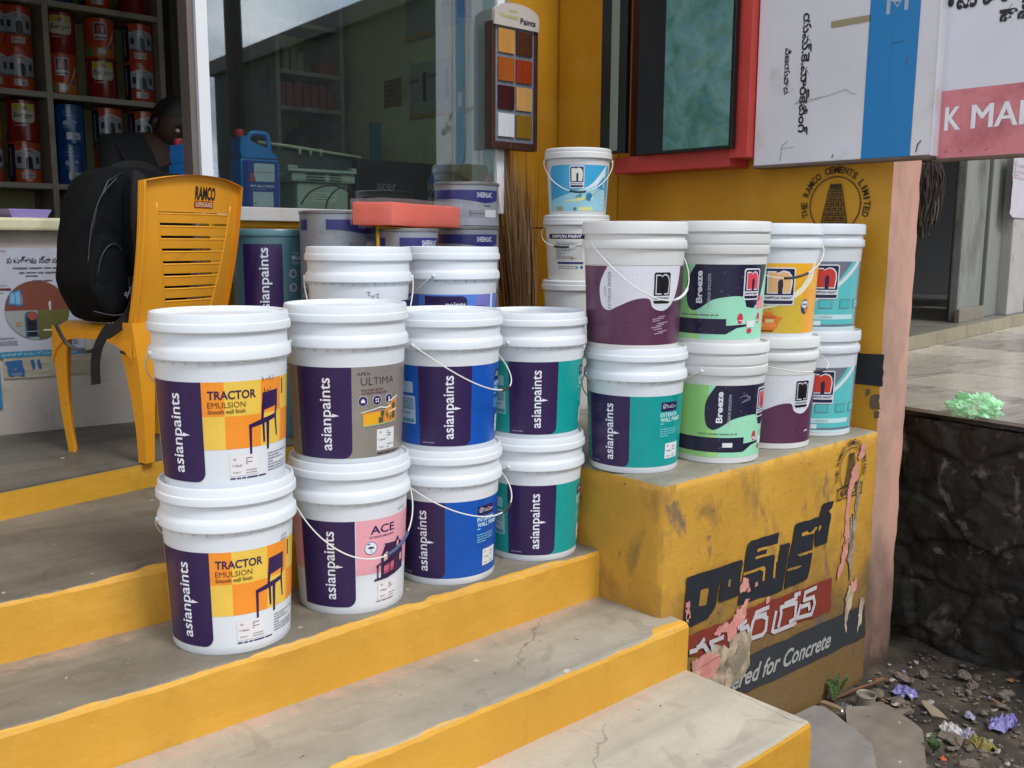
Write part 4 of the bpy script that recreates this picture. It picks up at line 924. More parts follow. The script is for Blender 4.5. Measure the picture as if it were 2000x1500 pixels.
# ================================================================== WING WALL, SHOP FRONT
WALLY = yellow('wall_yellow_paint', '#d69a1e', 1., .2, tex=.0012)
PINKW = M('pink_lime_wash', '#cfa08e', .8, .18, 2.6, dirt='#857264', damt=.45, dscale=2.6, bmp=.006, bs=24, stretch=(1, 1, .4))
def splash(m, z0, z1, col):       # soil splashed up from the wet ground
    nt = m.node_tree; b = nt.nodes['Principled BSDF']; base = b.inputs['Base Color'].links[0].from_socket
    t = nt.nodes.new('ShaderNodeTexCoord'); sx = nt.nodes.new('ShaderNodeSeparateXYZ'); nt.links.new(t.outputs['Object'], sx.inputs[0])
    a = nt.nodes.new('ShaderNodeMath'); a.operation = 'MULTIPLY_ADD'; nt.links.new(noi(nt, coords(nt, (1, 1, .5)), 5, 8, .65, .5), a.inputs[0]); a.inputs[1].default_value = -.9; nt.links.new(sx.outputs[2], a.inputs[2])
    r = nt.nodes.new('ShaderNodeMapRange'); r.inputs[1].default_value = z0; r.inputs[2].default_value = z1; r.inputs[3].default_value = .92; r.inputs[4].default_value = 0; nt.links.new(a.outputs[0], r.inputs[0])
    nt.links.new(mixc(nt, r.outputs[0], base, hexc(col)), b.inputs['Base Color'])
splash(PINKW, -1.10, -.62, '#3a3029')
wing = empty('wing_wall', (1.33, .4, -.7), 0, 'plastered wall end, yellow towards the buckets and washed pink towards the street', 'wall')
o = rough_box('wall', 1.225, 1.445, -.232, 3.3, -.74, 3.0, [PINKW, PINKW, WALLY], .05, .006, 11, parent=wing, side_mat=2); relo(o, wing)
wf = on_plane((1.2235, 0, 0), (0, -1, 0), (0, 0, 1), (-1, 0, 0))
p = Print(); lg(p, .014, 1.054, .103, M('emblem_dark', '#3a2f1c', .7, .2, 20), False); p.build('round_emblem', wing, wf, eps=.0018).location = -Vector(wing.location)
p = Print(); p.poly(ragged([(-1.0, .402), (.240, .405), (.240, .518), (-1.0, .512)], .004, 3, 14), M('band_dark', '#23252c', .65, .1, 10, dirt='#4a4a4c', damt=.15), 0); p.build('dark_band', wing, wf, eps=.0018).location = -Vector(wing.location)
p = Print()
for i, (x, y, r_) in enumerate(((.218, .345, .022), (.185, .375, .010), (.225, .30, .010), (.05, .66, .006))): p.poly(ragged([(x-r_, y-r_*1.4), (x+r_, y-r_), (x+r_*.8, y+r_*1.3), (x-r_*.9, y+r_)], r_*.5, 60+i, 5), M('wall_scuff', '#6f5a48', .8, .3, 20), 0)
p.build('scuff', wing, wf, eps=.002).location = -Vector(wing.location)

shop = empty('shop_building', (.2, 2.4, .2), 0, 'paint shop with yellow front wall, cream interior and a large window', 'shop')
def sp(o): o.parent = shop; o.location = Vector(o.location)-Vector(shop.location); return o
CREAM = M('cream_green_wall', '#c6c99a', .8, .1, 2., dirt='#6a6a50', damt=.15)
CEIL = M('ceiling_wash', '#8c8a80', .85, .1, 3)
SHADEW = M('room_shade_dark', '#3a3833', .85, .1, 3)
sp(rough_box('front_wall', .832, 1.2238, 1.44, 1.60, .975, 3.0, [WALLY, WALLY, WALLY], .08, .004, 21))
o = rough_box('pilaster', 1.212, 1.226, 1.05, 1.439, ZP, 2.7, [WALLY, WALLY, WALLY], .08, .002, 22, parent=wing); relo(o, wing)
p = Print(); lg(p, .0, .0, .092, M('emblem_dark', '#3a2f1c'), True)
rf2 = on_plane((.835, 1.4385, .815), (1, 0, 0), (0, 0, 1), (0, -1, 0)); sp(p.build('round_emblem', None, rf2, eps=.001))
sp(box('under_window_wall', -.53, 1.2238, 1.441, 1.58, .20, .974, WALLY))
sp(box('yellow_strip', -.535, .832, 1.434, 1.47, .962, .984, M('strip_yellow', '#e0a41c', .5, .05), bev=.002))
sp(box('sill', -.52, .830, 1.40, 1.62, .9845, 1.034, M('white_marble', '#b9b5b2', .3, .08, 3, dirt='#8f8a88', damt=.15), bev=.003))
ALU = M('white_powder_aluminium', '#e6e7ec', .35, .03, 6)
sp(box('window_frame', -.524, -.480, 1.50, 1.58, .975, 2.9, ALU, bev=.003)); sp(box('window_frame', .738, .780, 1.325, 1.50, 1.034, 2.9, ALU, bev=.003))
GREYT = M('grey_brown_trim', '#6c625c', .6, .1, 6)
sp(box('frame_trim', -.548, -.5245, 1.52, 1.60, .2224, 2.9, GREYT, bev=.002)); sp(box('frame_trim', .781, .8315, 1.36, 1.50, 1.0345, 2.9, M('trim_grey', '#8d8785', .6, .08, 6), bev=.002))
m_, nt_, b_ = newmat('window_glass')
for n in list(nt_.nodes):
    if n.type != 'OUTPUT_MATERIAL': nt_.nodes.remove(n)
o_ = [n for n in nt_.nodes if n.type == 'OUTPUT_MATERIAL'][0]
fr_ = nn(nt_, 'ShaderNodeFresnel'); ge_ = nt_.nodes.new('ShaderNodeNewGeometry'); mr_ = nt_.nodes.new('ShaderNodeMapRange'); mr_.inputs[3].default_value = 2.5; mr_.inputs[4].default_value = 1/2.5; nt_.links.new(ge_.outputs['Backfacing'], mr_.inputs[0]); nt_.links.new(mr_.outputs[0], fr_.inputs['IOR']); tr_ = nn(nt_, 'ShaderNodeBsdfTransparent'); tr_.inputs[0].default_value = (.86, .92, .89, 1)
gl_ = nt_.nodes.new('ShaderNodeBsdfGlossy'); gl_.inputs['Roughness'].default_value = .015; gl_.inputs[0].default_value = (.95, .97, 1, 1); ms_ = nt_.nodes.new('ShaderNodeMixShader')
nt_.links.new(fr_.outputs[0], ms_.inputs[0]); nt_.links.new(tr_.outputs[0], ms_.inputs[1]); nt_.links.new(gl_.outputs[0], ms_.inputs[2]); nt_.links.new(ms_.outputs[0], o_.inputs[0])
GLASS = m_
o = box('window_pane', -.626, .626, -.003, .003, 1.035, 2.9, GLASS); o.location = (.121, 1.45, 0); o.rotation_euler[2] = R_(-10); sp(o)
# room shell
sp(box('back_wall', -3.4, 1.0, 3.32, 3.45, .2224, 3.0, CREAM)); sp(box('side_wall', .905, 1.0, 1.601, 3.32, .2224, 3.0, CREAM)); sp(box('side_wall', -3.5, -3.4, 1.2, 3.45, .2224, 3.0, CREAM))
sp(box('ceiling', -3.5, 1.45, 1.2, 3.45, 2.9, 3.0, CEIL)); 
o = sp(box('canopy', -3.8, 1.46, .95, 1.2, 2.72, 2.84, M('canopy_cement', '#8d877c', .85, .15, 2, dirt='#5a564e', damt=.3), bev=.01))
sp(box('unseen_wall_left', -3.5, -1.42, 1.43, 1.56, .2224, 2.72, WALLY)); sp(box('lintel', -1.42, -.480, 1.50, 1.60, 2.02, 2.72, WALLY))  # left wall is out of view, added to keep daylight out of the room

# counter
CW = M('counter_plaster', '#b3aca4', .8, .1, 3, dirt='#8c8475', damt=.3, dscale=4, bmp=.002, bs=40)
ca = math.atan2(1.764-1.809, .445); 
counter = empty('shop_counter', (-.731, 1.764, .2224), ca, 'plastered shop counter with a cream painted top edge, behind the yellow chair', 'counter')
o = box('counter_body', -2.2, .145, .0, .55, 0, .72, CW, counter); o.location = (0, 0, 0)
box('counter_top', -2.25, .150, -.045, .60, .72, .765, M('counter_cream', '#cdc9a8', .5, .1, 5, dirt='#7d7a60', damt=.2), counter, .010)
# poster on the counter front; coordinates run along the counter
def cf(p_, nm, root, eps=.0006, off=.0008):
    c_, s_ = math.cos(ca), math.sin(ca)
    return p_.build(nm, root, on_plane((0, 0, 0), (1, 0, 0), (0, 0, 1), (0, -1, 0)), eps=eps)
def sheet_poster(name, lab, cat, x0, x1, z0, z1, build, wav=.004, mat=None, seed=0):
    t = empty(name, counter.matrix_basis @ Vector((0, 0, 0)), ca, lab, cat); t.location = (-.731, 1.764, .2224)
    bm = bmesh.new(); n, m = 16, 16; g = []
    for j in range(m+1):
        g.append([bm.verts.new((x0+(x1-x0)*i/n, -.0025-wav*abs(fbm(i*.35+seed, j*.3, 5))-.002, z0+(z1-z0)*j/m)) for i in range(n+1)])
    for j in range(m):
        for i in range(n): bm.faces.new((g[j][i], g[j][i+1], g[j+1][i+1], g[j+1][i])).smooth = True
    fin('sheet', bm, mat or M('poster_paper', '#a9adbb', .55, .06, 5, dirt='#8d8a88', damt=.1), t, True)
    p = Print(); build(p); p.build('print', t, on_plane((0, -.0065, 0), (1, 0, 0), (0, 0, 1), (0, -1, 0)), eps=.0005)
    return t
def pst(p):
    p.text('Smartcare', -.407, .650, .040, .008, '#a03a34', 1); p.text('పగుళ్ళకు స్థానం', -.30, .617, .175, .026, '#35343a', 1, bold=.012, res=4)
    for i, z in enumerate((.590, .574, .562, .545)): p.small(-.37+.02*i, -.20, z-.006, z+.005, 1, '#5c5c66', 1, 20+i)
    p.disc(-.300, .440, .105, '#6f4034', 0, n=40); p.poly([(-.405, .44)]+[(-.3+.105*math.cos(R_(a)), .44+.105*math.sin(R_(a))) for a in range(180, 361, 10)], '#8a9092', 1)
    p.poly([(-.3, .44), (-.3, .336)]+[(-.3+.105*math.cos(R_(a)), .44+.105*math.sin(R_(a))) for a in range(280, 361, 10)], '#5d5b34', 2)
    p.poly([(-.392, .462), (-.348, .456), (-.350, .515), (-.385, .505)], '#2f6fa3', 2); p.poly([(-.387, .467), (-.353, .462), (-.354, .508), (-.383, .5)], '#6f9fc4', 3); p.line([(-.37, .465), (-.369, .508)], .002, '#2f4a63', 4)
    p.rect(-.343, .345, -.300, .436, '#35546e', 3, (0, 0, .015, .015)); p.rect(-.337, .348, -.306, .425, '#191c22', 4, (0, 0, .012, .012)); p.disc(-.318, .420, .015, '#8f4438', 5); p.rect(-.372, .385, -.352, .40, '#9a7c6c', 4); p.line([(-.34, .365), (-.30, .366)], .002, '#8fa4b4', 5); p.rect(-.285, .365, -.255, .371, '#c9c2b0', 4)
    p.text('SmartCare', -.405, .530, .030, .006, '#4a3a44', 1); p.rect(-.425, .512, -.380, .520, '#5a2c2c', 1); p.small(-.43, -.385, .498, .508, 1, '#6b6b74', 1, 3)
    p.text('SmartCare', -.402, .345, .045, .008, '#4a3a44', 1, bold=.01); p.poly([(-.437, .341), (-.428, .341), (-.428, .348), (-.4325, .352), (-.437, .348)], '#4a3a44', 1); p.small(-.43, -.37, .318, .336, 3, '#6b6b74', 1, 8)
    p.rect(-.437, .275, -.15, .296, '#2f7ba0', 0); p.text('అవకాశాలకు గోడలకు రక్షణ', -.30, .286, .25, .014, '#9fc4d4', 1)
    p.small(-.24, -.17, .31, .34, 3, '#6b6b74', 1, 18)
sheet_poster('wall_poster', 'white poster with a round house picture pasted on the counter front', 'poster', -.440, -.15, .272, .66, pst)
def torn(p):
    B_ = '#2a5b93'
    p.poly(ragged([(-.41, .265), (-.36, .263), (-.355, .205), (-.41, .21)], .006, 4, 6), B_, 0); p.text('TESSA', -.38, .215, .034, .009, '#9fb6c9', 1)
    for x, z in ((-.335, .262), (-.315, .262), (-.235, .268), (-.215, .266)): p.poly(ragged([(x, z), (x+.012, z+.002), (x+.018, z-.03), (x+.008, z-.034)], .003, int(x*-900), 4), B_, 0)
sheet_poster('torn_poster_strip', 'torn strip of an older blue and cream poster below the white poster', 'poster', -.42, -.12, .20, .274, torn, mat=M('torn_paper', '#a39d8a', .8, .15, 12, dirt='#7c7668', damt=.3), seed=3)
sheet_poster('blue_sticker', 'blue rectangle of pasted paper low on the counter at the left edge', 'sticker', -.56, -.432, .095, .245, lambda p: p.rect(-.558, .097, -.436, .242, '#2b7ca8', 0), mat=M('blue_paper', '#2b7ca8', .6, .1, 10), seed=5)
sheet_poster('pink_poster', 'edge of a pink poster beside the white one', 'poster', -.60, -.447, .29, .62, lambda p: (p.rect(-.598, .30, -.455, .40, '#9a6a80', 0), p.small(-.595, -.455, .42, .6, 7, '#b0a0b0', 0, 3)), mat=M('pinkish_paper', '#a795a4', .6, .1, 10), seed=7)

# ================================================================== SHELVING WITH TINS
SH = M('shelf_paint', '#9a9388', .7, .12, 6, dirt='#474440', damt=.2)
def rack(name, lab, xs, zs, y, dep_, x_end, th=.026):
    t = empty(name, ((xs[0]+x_end)/2, y, .2224), 0, lab, 'shelf rack')
    for x in list(xs)+[x_end]: o = box('divider', x-th/2, x+th/2, y, y+dep_, .2224, max(zs)+.45, SH, t, .002); o.location = -Vector(t.location)
    e = sorted(list(xs)+[x_end])
    for a, b in zip(e, e[1:]):
        for z in zs: o = box('shelf_board', a+th/2+.0005, b-th/2-.0005, y+.002, y+dep_, z-th, z, SH, t, .002); o.location = -Vector(t.location)
    return t
rack('shelf_rack', 'open wooden shelves packed with small paint tins at the back left of the shop', (-1.70, -1.14, -.585), (.36, .76, 1.172, 1.590, 2.005), 2.98, .30, -.045)
def stin(x, y, z, kind, lab, r=.070, h=.186, grp='small paint tins on the shop shelves'):
    t = empty('small_paint_tin', (x, y, z), -face_angle(x, y), lab, 'paint tin', grp)
    def mk(base):
        bm = bmesh.new(); lathe(bm, [(0, .003), (r-.003, .003), (r, 0), (r+.001, .004), (r, .006), (r, h-.008), (r+.002, h-.006), (r+.002, h-.001), (r, h), (r-.006, h-.004), (0, h-.006)], 32)
        me = bpy.data.meshes.new('tin'); bmesh.ops.recalc_face_normals(bm, faces=bm.faces[:]); bm.to_mesh(me); bm.free(); me.materials.append(base)
        for q in me.polygons: q.use_smooth = True
        sharp_by_angle(me, 30); return me
    cols = dict(house='#a8401f', berger='#7a1418', blue='#123f7a', nippon='#a8401f')
    base = M('tin_'+kind, cols[kind], .22, .05, 8, coat=.6)
    o = bpy.data.objects.new('body', shared(('tin', kind, r, h), lambda: mk(base))); COL.objects.link(o); o.parent = t
    def mkl():
        p = Print(); g = lambda a: R_(a)*r; T = lambda h_: M('tinprint_'+h_.lstrip('#'), h_, .22, .04, 8, coat=.6)
        if kind in ('house', 'blue'):
            p.rect(g(-88), .006, g(-34 if kind == 'house' else -52), h-.01, T('#1d1030'), 0); p.text('asianpaints', g(-55 if kind == 'house' else -66), h/2, .13, .020, T('#a9a6b8'), 1, rot=90, bold=.01)
        if kind == 'house':
            p.text('apcolite', g(8), h-.032, .055, .012, T('#c08a80'), 1); p.rect(g(-34), .062, g(68), .142, T('#8f929c'), 0); p.poly([(g(-34), .13), (g(15), .15), (g(68), .13), (g(68), .142), (g(15), .158), (g(-34), .142)], T('#a3a4aa'), .5)
            p.rect(g(3), .064, g(28), .118, T('#1d1f24'), 1, (0, 0, .014, .014)); p.rect(g(-26), .088, g(-12), .118, T('#2c3038'), 1); p.rect(g(42), .088, g(56), .118, T('#2c3038'), 1); p.rect(g(-34), .058, g(68), .066, T('#4c4f58'), 1); p.rect(g(-14), .018, g(34), .048, T('#a8979a'), 1); p.small(g(-10), g(30), .022, .044, 3, T('#5c4a50'), 2, 3)
        elif kind == 'blue':
            p.text('INTERIOR', g(-2), h-.035, .045, .010, T('#7f9cc0'), 1); p.text('WALL PRIMER', g(5), h-.050, .060, .010, T('#7f9cc0'), 1); p.disc(g(-12), .100, .012, T('#8fa4c0'), 1); p.disc(g(20), .100, .012, T('#8fa4c0'), 1, a0=0, a1=180); p.small(g(-20), g(26), .072, .086, 2, T('#5f83b4'), 1, 5); p.rect(g(-10), .024, g(42), .056, T('#a5a9b0'), 1); p.small(g(-6), g(36), .028, .052, 3, T('#5a6070'), 2, 2)
        elif kind == 'berger':
            p.rect(g(-34), .085, g(48), .170, T('#b0ab9c'), 0, (.02, .02, .006, .006)); p.rect(g(-33), .140, g(47), .169, T('#a8a23c'), 1); p.disc(g(7), .150, .012, T('#7a2f5c'), 2, ry=.009); p.text('Berger', g(7), .116, .088, .030, T('#1c2620'), 2, bold=.005, shear=.1); p.small(g(-26), g(40), .066, .080, 1, T('#8f8a80'), 1, 3); p.poly([(g(-80), .01), (g(-60), .17), (g(-54), .17), (g(-72), .01)], T('#9a6a68'), 0)
        else:
            p.poly([(g(-80), .0065), (g(80), .0065), (g(80), .10), (g(40), .06), (g(0), .05), (g(-80), .07)], T('#a5622c'), 0); p.rect(g(-20), .085, g(28), .165, T('#a9a8b0'), 1); p.rect(g(-17), .090, g(25), .160, T('#2a1c3c'), 2); p.text('n', g(4), .134, .032, .036, T('#b03a34'), 3, bold=.03); p.rect(g(-17), .098, g(25), .110, T('#a9a8b0'), 3)
            p.poly([(g(30), .05), (g(62), .14), (g(66), .16), (g(56), .10)], T('#b9b9ae'), 1); p.disc(g(44), .055, .010, T('#2f3f8c'), 2); p.poly([(g(-60), .01), (g(-40), .06), (g(-20), .01)], T('#3f7a4a'), 1); p.rect(g(-6), .018, g(22), .044, T('#a9a8b0'), 2)
        o = p.build('tmp', None, lambda u, v, w_: Vector(((r+w_)*math.sin(u/r), -(r+w_)*math.cos(u/r), v)), du=.014, eps=.0004); me = o.data; bpy.data.objects.remove(o); return me
    o = bpy.data.objects.new('label', shared(('tinl', kind, r, h), mkl)); COL.objects.link(o); o.parent = t
ty = 3.07
def at_y(px, yy):       # design helper: which x on the shelf line a column stands at
    a = _yaw+math.atan((px-1000)/1860.77); return CAM.x+(yy-CAM.y)*math.tan(a)
rows = [(1.591, [(-8, 'house', 'house'), (40, 'house', 'house'), (122, 'nippon', 'berger'), (197, 'berger', 'nippon'), (268, 'house', 'house')], 'upper'),
        (1.173, [(-30, 'house', 'nippon'), (42, 'house', 'berger'), (130, 'blue', 'blue'), (204, 'nippon', 'house'), (272, 'house', 'house')], 'middle'),
        (.761, [(-20, 'nippon', None), (58, 'nippon', None), (130, 'berger', None), (200, 'house', None)], 'lower'),
        (2.006, [(192, 'house', None), (262, 'berger', None), (120, 'blue', None)], 'top')]
kn = dict(house='orange tin with grey house', berger='dark red tin with badge', blue='dark blue tin', nippon='orange tin with square emblem')
colw = ['cut by the left edge', 'left of the upright', 'first right of the upright', 'second right of the upright', 'far right end']
for z, items, nm in rows:
    for ci, (px, k0, k1) in enumerate(items):
        x = at_y(px+26, ty); lv = [k0]+([k1] if k1 else [])
        for li, kk in enumerate(lv):
            stin(x, ty, z+.187*li, kk, '%s, %s, %s shelf' % (kn[kk], ('upper, ' if li else ('lower, ' if k1 else ''))+colw[ci], nm))
# ================================================================== YELLOW CHAIR
CY = M('chair_plastic', '#e39c26', .42, .08, 5, dirt='#b8822c', damt=-.05, dscale=9, bmp=.0004, bs=120, spec=.45)
CH = (-.946, 1.042, .2224); chr_ = math.atan2(.118, .326)
chair = empty('plastic_chair', CH, chr_, 'yellow moulded plastic chair with slatted back, a black backpack on its seat', 'chair')
def hwid(v): return .190+.010*v-.02*math.sin(math.pi*v)*0
def S(u, v):       # back shell: u across (-1..1), v up the back
    h = hwid(v); x = .176+u*h-.008*v
    y = -.010-.085*v+.045*u*u*(1-.3*v)-.012*math.sin(v*math.pi)
    z = .43+.432*v+(.026*(1-u*u) if v > .98 else .026*(1-u*u)*max(0, (v-.8)/.2))
    return (x, y, z)
def cw(v): return .44+.36*min(1, max(0, v))**.8
def part(name, *ar, th=.006, sm=True):
    bm = bmesh.new(); patch(bm, *ar, th); return fin(name, bm, CY, chair, sm, 40)
part('top_rail', S, -1, 1, .80, 1.0, 24, 5)
part('bottom_rail', S, -1, 1, -.04, .085, 20, 3)
part('side_wing', S, -1, lambda v: -cw(v), .085, .80, 5, 14); part('side_wing', S, lambda v: cw(v), 1, .085, .80, 5, 14)
nsl = 8
for i in range(nsl):
    v0 = .090+.710*i/nsl+.0125; v1 = .090+.710*(i+1)/nsl-.0125
    bm = bmesh.new(); patch(bm, S, lambda v: -cw(v)+.01, lambda v: cw(v)-.01, v0, v1, 14, 2, .005)
    tube(bm, [Vector(S(-cw(v1)+.02+(2*cw(v1)-.04)*k/12, v1-.002))+Vector((0, -.003, 0)) for k in range(13)], .0035, 6); fin('slat', bm, CY, chair, True, 50)
bm = bmesh.new()
for s_ in (-1, 1):
    tube(bm, [Vector(S(s_*cw(v/20), v/20))+Vector((0, -.004, 0)) for v in range(0, 18)], .0045, 6)
    tube(bm, [Vector(S(s_*(cw(v/20)+.14*(1-v/40)), v/20))+Vector((0, -.003, 0)) for v in range(3, 18)], .0022, 6)
for v in (.12, .30, .48, .66, .80):
    for s_ in (-1, 1): tube(bm, [Vector(S(s_*(cw(v)+(1-cw(v))*k/6), v))+Vector((0, -.002, 0)) for k in range(7)], .003, 6)
fin('rib', bm, CY, chair, True)
# folded rim around the back
bm = bmesh.new()
path = [S(-1, v/20) for v in range(-1, 21)]+[S(-1+2*k/20, 1.0) for k in range(1, 20)]+[S(1, 1-v/20) for v in range(0, 22)]
rows = []
for p_ in path:
    q = Vector(p_); rows.append([bm.verts.new(q+Vector((0, .004, 0))), bm.verts.new(q+Vector((0, -.022, .0))), bm.verts.new(q+Vector(((.006 if q.x < .176 else -.006), -.024, 0))), bm.verts.new(q+Vector(((.006 if q.x < .176 else -.006), .004, -.004)))])
for a, b in zip(rows, rows[1:]):
    for k in range(4): bm.faces.new((a[k], a[(k+1) % 4], b[(k+1) % 4], b[k]))
fin('back_rim', bm, CY, chair, True, 50)
# seat and legs
def seatf(u, v):
    return (.176+u*(.205-.018*v), .005+.40*v, .432-.014*math.sin(v*math.pi)*(1-u*u)-(.028*max(0, (abs(u)-.82)/.18)**2)-(.03*max(0, (v-.88)/.12)**2)+.0)
bm = bmesh.new(); patch(bm, seatf, -1, 1, 0, 1, 24, 20, -.006); fin('seat', bm, CY, chair, True, 50)
bm = bmesh.new()
for s_ in (-1, 1):     # side aprons with the arch between the legs
    n = 16; rr_ = []
    for i in range(n+1):
        v = i/n; x, y, z = seatf(s_, v); arch = .022+.055*abs(2*v-1)**3
        rr_.append((bm.verts.new((x, y, z+.004)), bm.verts.new((x+.004*s_, y, z-arch)), bm.verts.new((x-.004*s_, y, z-arch)), bm.verts.new((x-.006*s_, y, z))))
    for a, b in zip(rr_, rr_[1:]):
        for k in range(4): bm.faces.new((a[k], a[(k+1) % 4], b[(k+1) % 4], b[k]))
for vy in (0, 1):
    n = 12; rr_ = []
    for i in range(n+1):
        u = -1+2*i/n; x, y, z = seatf(u, vy); arch = .03+.04*abs(u)**3
        rr_.append((bm.verts.new((x, y, z+.003)), bm.verts.new((x, y+.004*(1 if vy else -1), z-arch)), bm.verts.new((x, y-.004*(1 if vy else -1), z-arch))))
    for a, b in zip(rr_, rr_[1:]):
        for k in range(3): bm.faces.new((a[k], a[(k+1) % 3], b[(k+1) % 3], b[k]))
fin('apron', bm, CY, chair, True, 50)
def leg(fx, fy, tx, ty_, ztop, w0, w1):
    """L-section tapering leg from foot (fx, fy) to the seat corner (tx, ty)"""
    bm = bmesh.new(); sx = 1 if fx < .176 else -1; sy = 1 if fy < .18 else -1; rows = []; n = 12
    for i in range(n+1):
        t = i/n; x = fx+(tx-fx)*t; y = fy+(ty_-fy)*t+.012*math.sin(t*math.pi)*(-sy); z = ztop*t; w_ = w1+(w0-w1)*t**1.6; e = .006
        rows.append([bm.verts.new((x+a*sx, y+b*sy, z)) for a, b in ((0, 0), (w_, 0), (w_, e), (e, e), (e, w_), (0, w_))])
    for a, b in zip(rows, rows[1:]):
        for k in range(6): bm.faces.new((a[k], a[(k+1) % 6], b[(k+1) % 6], b[k]))
    bm.faces.new(rows[0]); bm.faces.new(rows[-1][::-1])
    return fin('leg', bm, CY, chair, True, 40)
leg(-.005, 0, -.032, .0, .44, .085, .034); leg(.352, 0, .385, .0, .44, .085, .034)
leg(-.004, .366, -.010, .402, .415, .075, .030); leg(.350, .366, .362, .402, .415, .075, .030)
p = Print(); p.text('RAMCO', .02, .905, .44, .075, '#1b1a22', 1, bold=.03, shear=.15); p.rect(-.21, .825, .19, .862, '#a3231c', 1, .01); p.text('SUPERGRADE', -.01, .843, .36, .026, '#d9c9a0', 2, bold=.02)
p.build('brand_print', chair, lambda u, v, w_: Vector(S(u*1.0+.1, v))+Vector((0, -.0065-w_, 0)), du=.06, dv=.03, eps=.0006)

# ================================================================== BACKPACK
BK = M('backpack_nylon', '#0f1012', .9, .35, 14, bmp=.004, bs=22, spec=.15); BK2 = M('backpack_webbing', '#0e0f11', .6, .2, 60, bmp=.001, bs=200)
m0 = Vector((-1.0065, 1.2145)); uu = Vector((.9403, .3403)); nnv = Vector((-.3403, .9403))
def inflate(name, pts, depth, off, mat, parent, seed=0, wr=.012, bulge=.5):
    """pillow shape from an outline (s along the chair, z up) with thickness; off = distance from the mid plane"""
    ol = catmull([(a, b, 0) for a, b in pts], 5, True); n = len(ol)
    cx = sum(p.x for p in ol)/n; cz = sum(p.y for p in ol)/n; bm = bmesh.new(); rings = []
    prof = [(.0, -.93), (.30, -.98), (.60, -1.0), (.82, -.97), (.93, -.86), (.985, -.62), (1, -.25), (1, .25), (.985, .62), (.93, .86), (.82, .97), (.45, 1), (0, 1)]
    for k, d_ in prof:
        ring = []
        for p_ in (ol if k > 0 else ol[:1]):
            s_, z_ = cx+(p_.x-cx)*k, cz+(p_.y-cz)*k; dd = d_*depth/2
            w_ = fbm(s_*9+seed, z_*6, d_*2+seed)*wr*.8+(abs(fbm(s_*26+z_*8, z_*16+seed, d_*3))-.2)*wr*1.1*abs(d_)
            q = m0+uu*(s_+w_*.4)+nnv*(dd+off+w_); ring.append(bm.verts.new((q.x, q.y, z_+w_*.4)))
        rings.append(ring)
    for a, b in zip(rings, rings[1:]):
        m = max(len(a), len(b))
        for i in range(m):
            j = (i+1) % m
            if len(a) == 1: bm.faces.new((a[0], b[i], b[j]))
            elif len(b) == 1: bm.faces.new((a[i], b[0], a[j]))
            else: bm.faces.new((a[i], b[i], b[j], a[j]))
    o = fin(name, bm, mat, parent, True); o.location = -Vector(parent.location) if parent else (0, 0, 0); return o
bag = empty('backpack', (m0.x, m0.y, .655), 0, 'black backpack leaning on the seat of the yellow chair', 'backpack')
inflate('bag_body', [(-0.065, 0.710), (-0.093, 0.780), (-0.084, 0.860), (-0.065, 0.970), (-0.031, 1.070), (0.020, 1.125), (0.120, 1.145), (0.250, 1.135), (0.350, 1.115), (0.360, 0.950), (0.340, 0.750), (0.280, 0.660), (0.120, 0.652), (-0.019, 0.660)], .17, .02, BK, bag, 1, .016)
inflate('front_pocket', [(-0.084, 0.740), (-0.096, 0.800), (-0.077, 0.880), (-0.037, 0.930), (0.020, 0.900), (0.050, 0.800), (0.030, 0.700), (-0.037, 0.675)], .13, -.035, BK, bag, 5, .012)
inflate('side_panel', [(0.060, 0.700), (0.050, 0.900), (0.060, 1.060), (0.100, 1.100), (0.180, 1.090), (0.200, 0.950), (0.210, 0.780), (0.190, 0.680), (0.120, 0.670)], .07, -.085, BK, bag, 9, .010)
def ribbon(name, pts, wd, parent, mat, th=.0025, nrm=(0, 0, 0)):
    bm = bmesh.new(); c = catmull(pts, 6); rows = []
    for i, p_ in enumerate(c):
        t = (c[min(i+1, len(c)-1)]-c[max(0, i-1)]).normalized(); v_ = Vector((-nnv.x, -nnv.y, 0)); a = t.cross(v_)
        if a.length < .05: a = Vector((uu.x, uu.y, 0))
        a.normalize(); b = a.cross(t)
        rows.append([bm.verts.new(p_+a*wd/2*sx+b*th*sy) for sx, sy in ((-1, -1), (1, -1), (1, 1), (-1, 1))])
    for x, y in zip(rows, rows[1:]):
        for k in range(4): bm.faces.new((x[k], x[(k+1) % 4], y[(k+1) % 4], y[k]))
    bm.faces.new(rows[0]); bm.faces.new(rows[-1][::-1])
    o = fin(name, bm, mat, parent, True, 60); o.location = -Vector(parent.location); return o
def bp(s_, z_, d_=0.): q = m0+uu*s_+nnv*d_; return (q.x, q.y, z_)
ribbon('shoulder_strap', [bp(.02, .80, -.135), bp(.01, .72, -.145), bp(-.03, .665, -.14), bp(-.085, .63, -.13)], .034, bag, BK2)
ribbon('hanging_strap', [bp(-.07, .655, -.13), bp(-.11, .605, -.13), bp(-.128, .55, -.13), bp(-.13, .485, -.13)], .030, bag, BK2)
ribbon('strap', [bp(-.20, .665, -.06), bp(-.195, .61, -.10), bp(-.15, .585, -.13), bp(-.11, .605, -.135)], .010, bag, BK2)
ribbon('strap', [bp(.0, .70, -.14), bp(.035, .655, -.15), bp(.035, .60, -.15), bp(.01, .56, -.145)], .014, bag, BK2)
ribbon('strap', [bp(-.045, .575, -.14), bp(-.01, .562, -.145), bp(.03, .552, -.14)], .008, bag, BK2)
ribbon('top_handle', [bp(.04, 1.115, -.02), bp(.09, 1.145, -.03), bp(.18, 1.15, -.03), bp(.25, 1.125, -.02)], .022, bag, BK2)
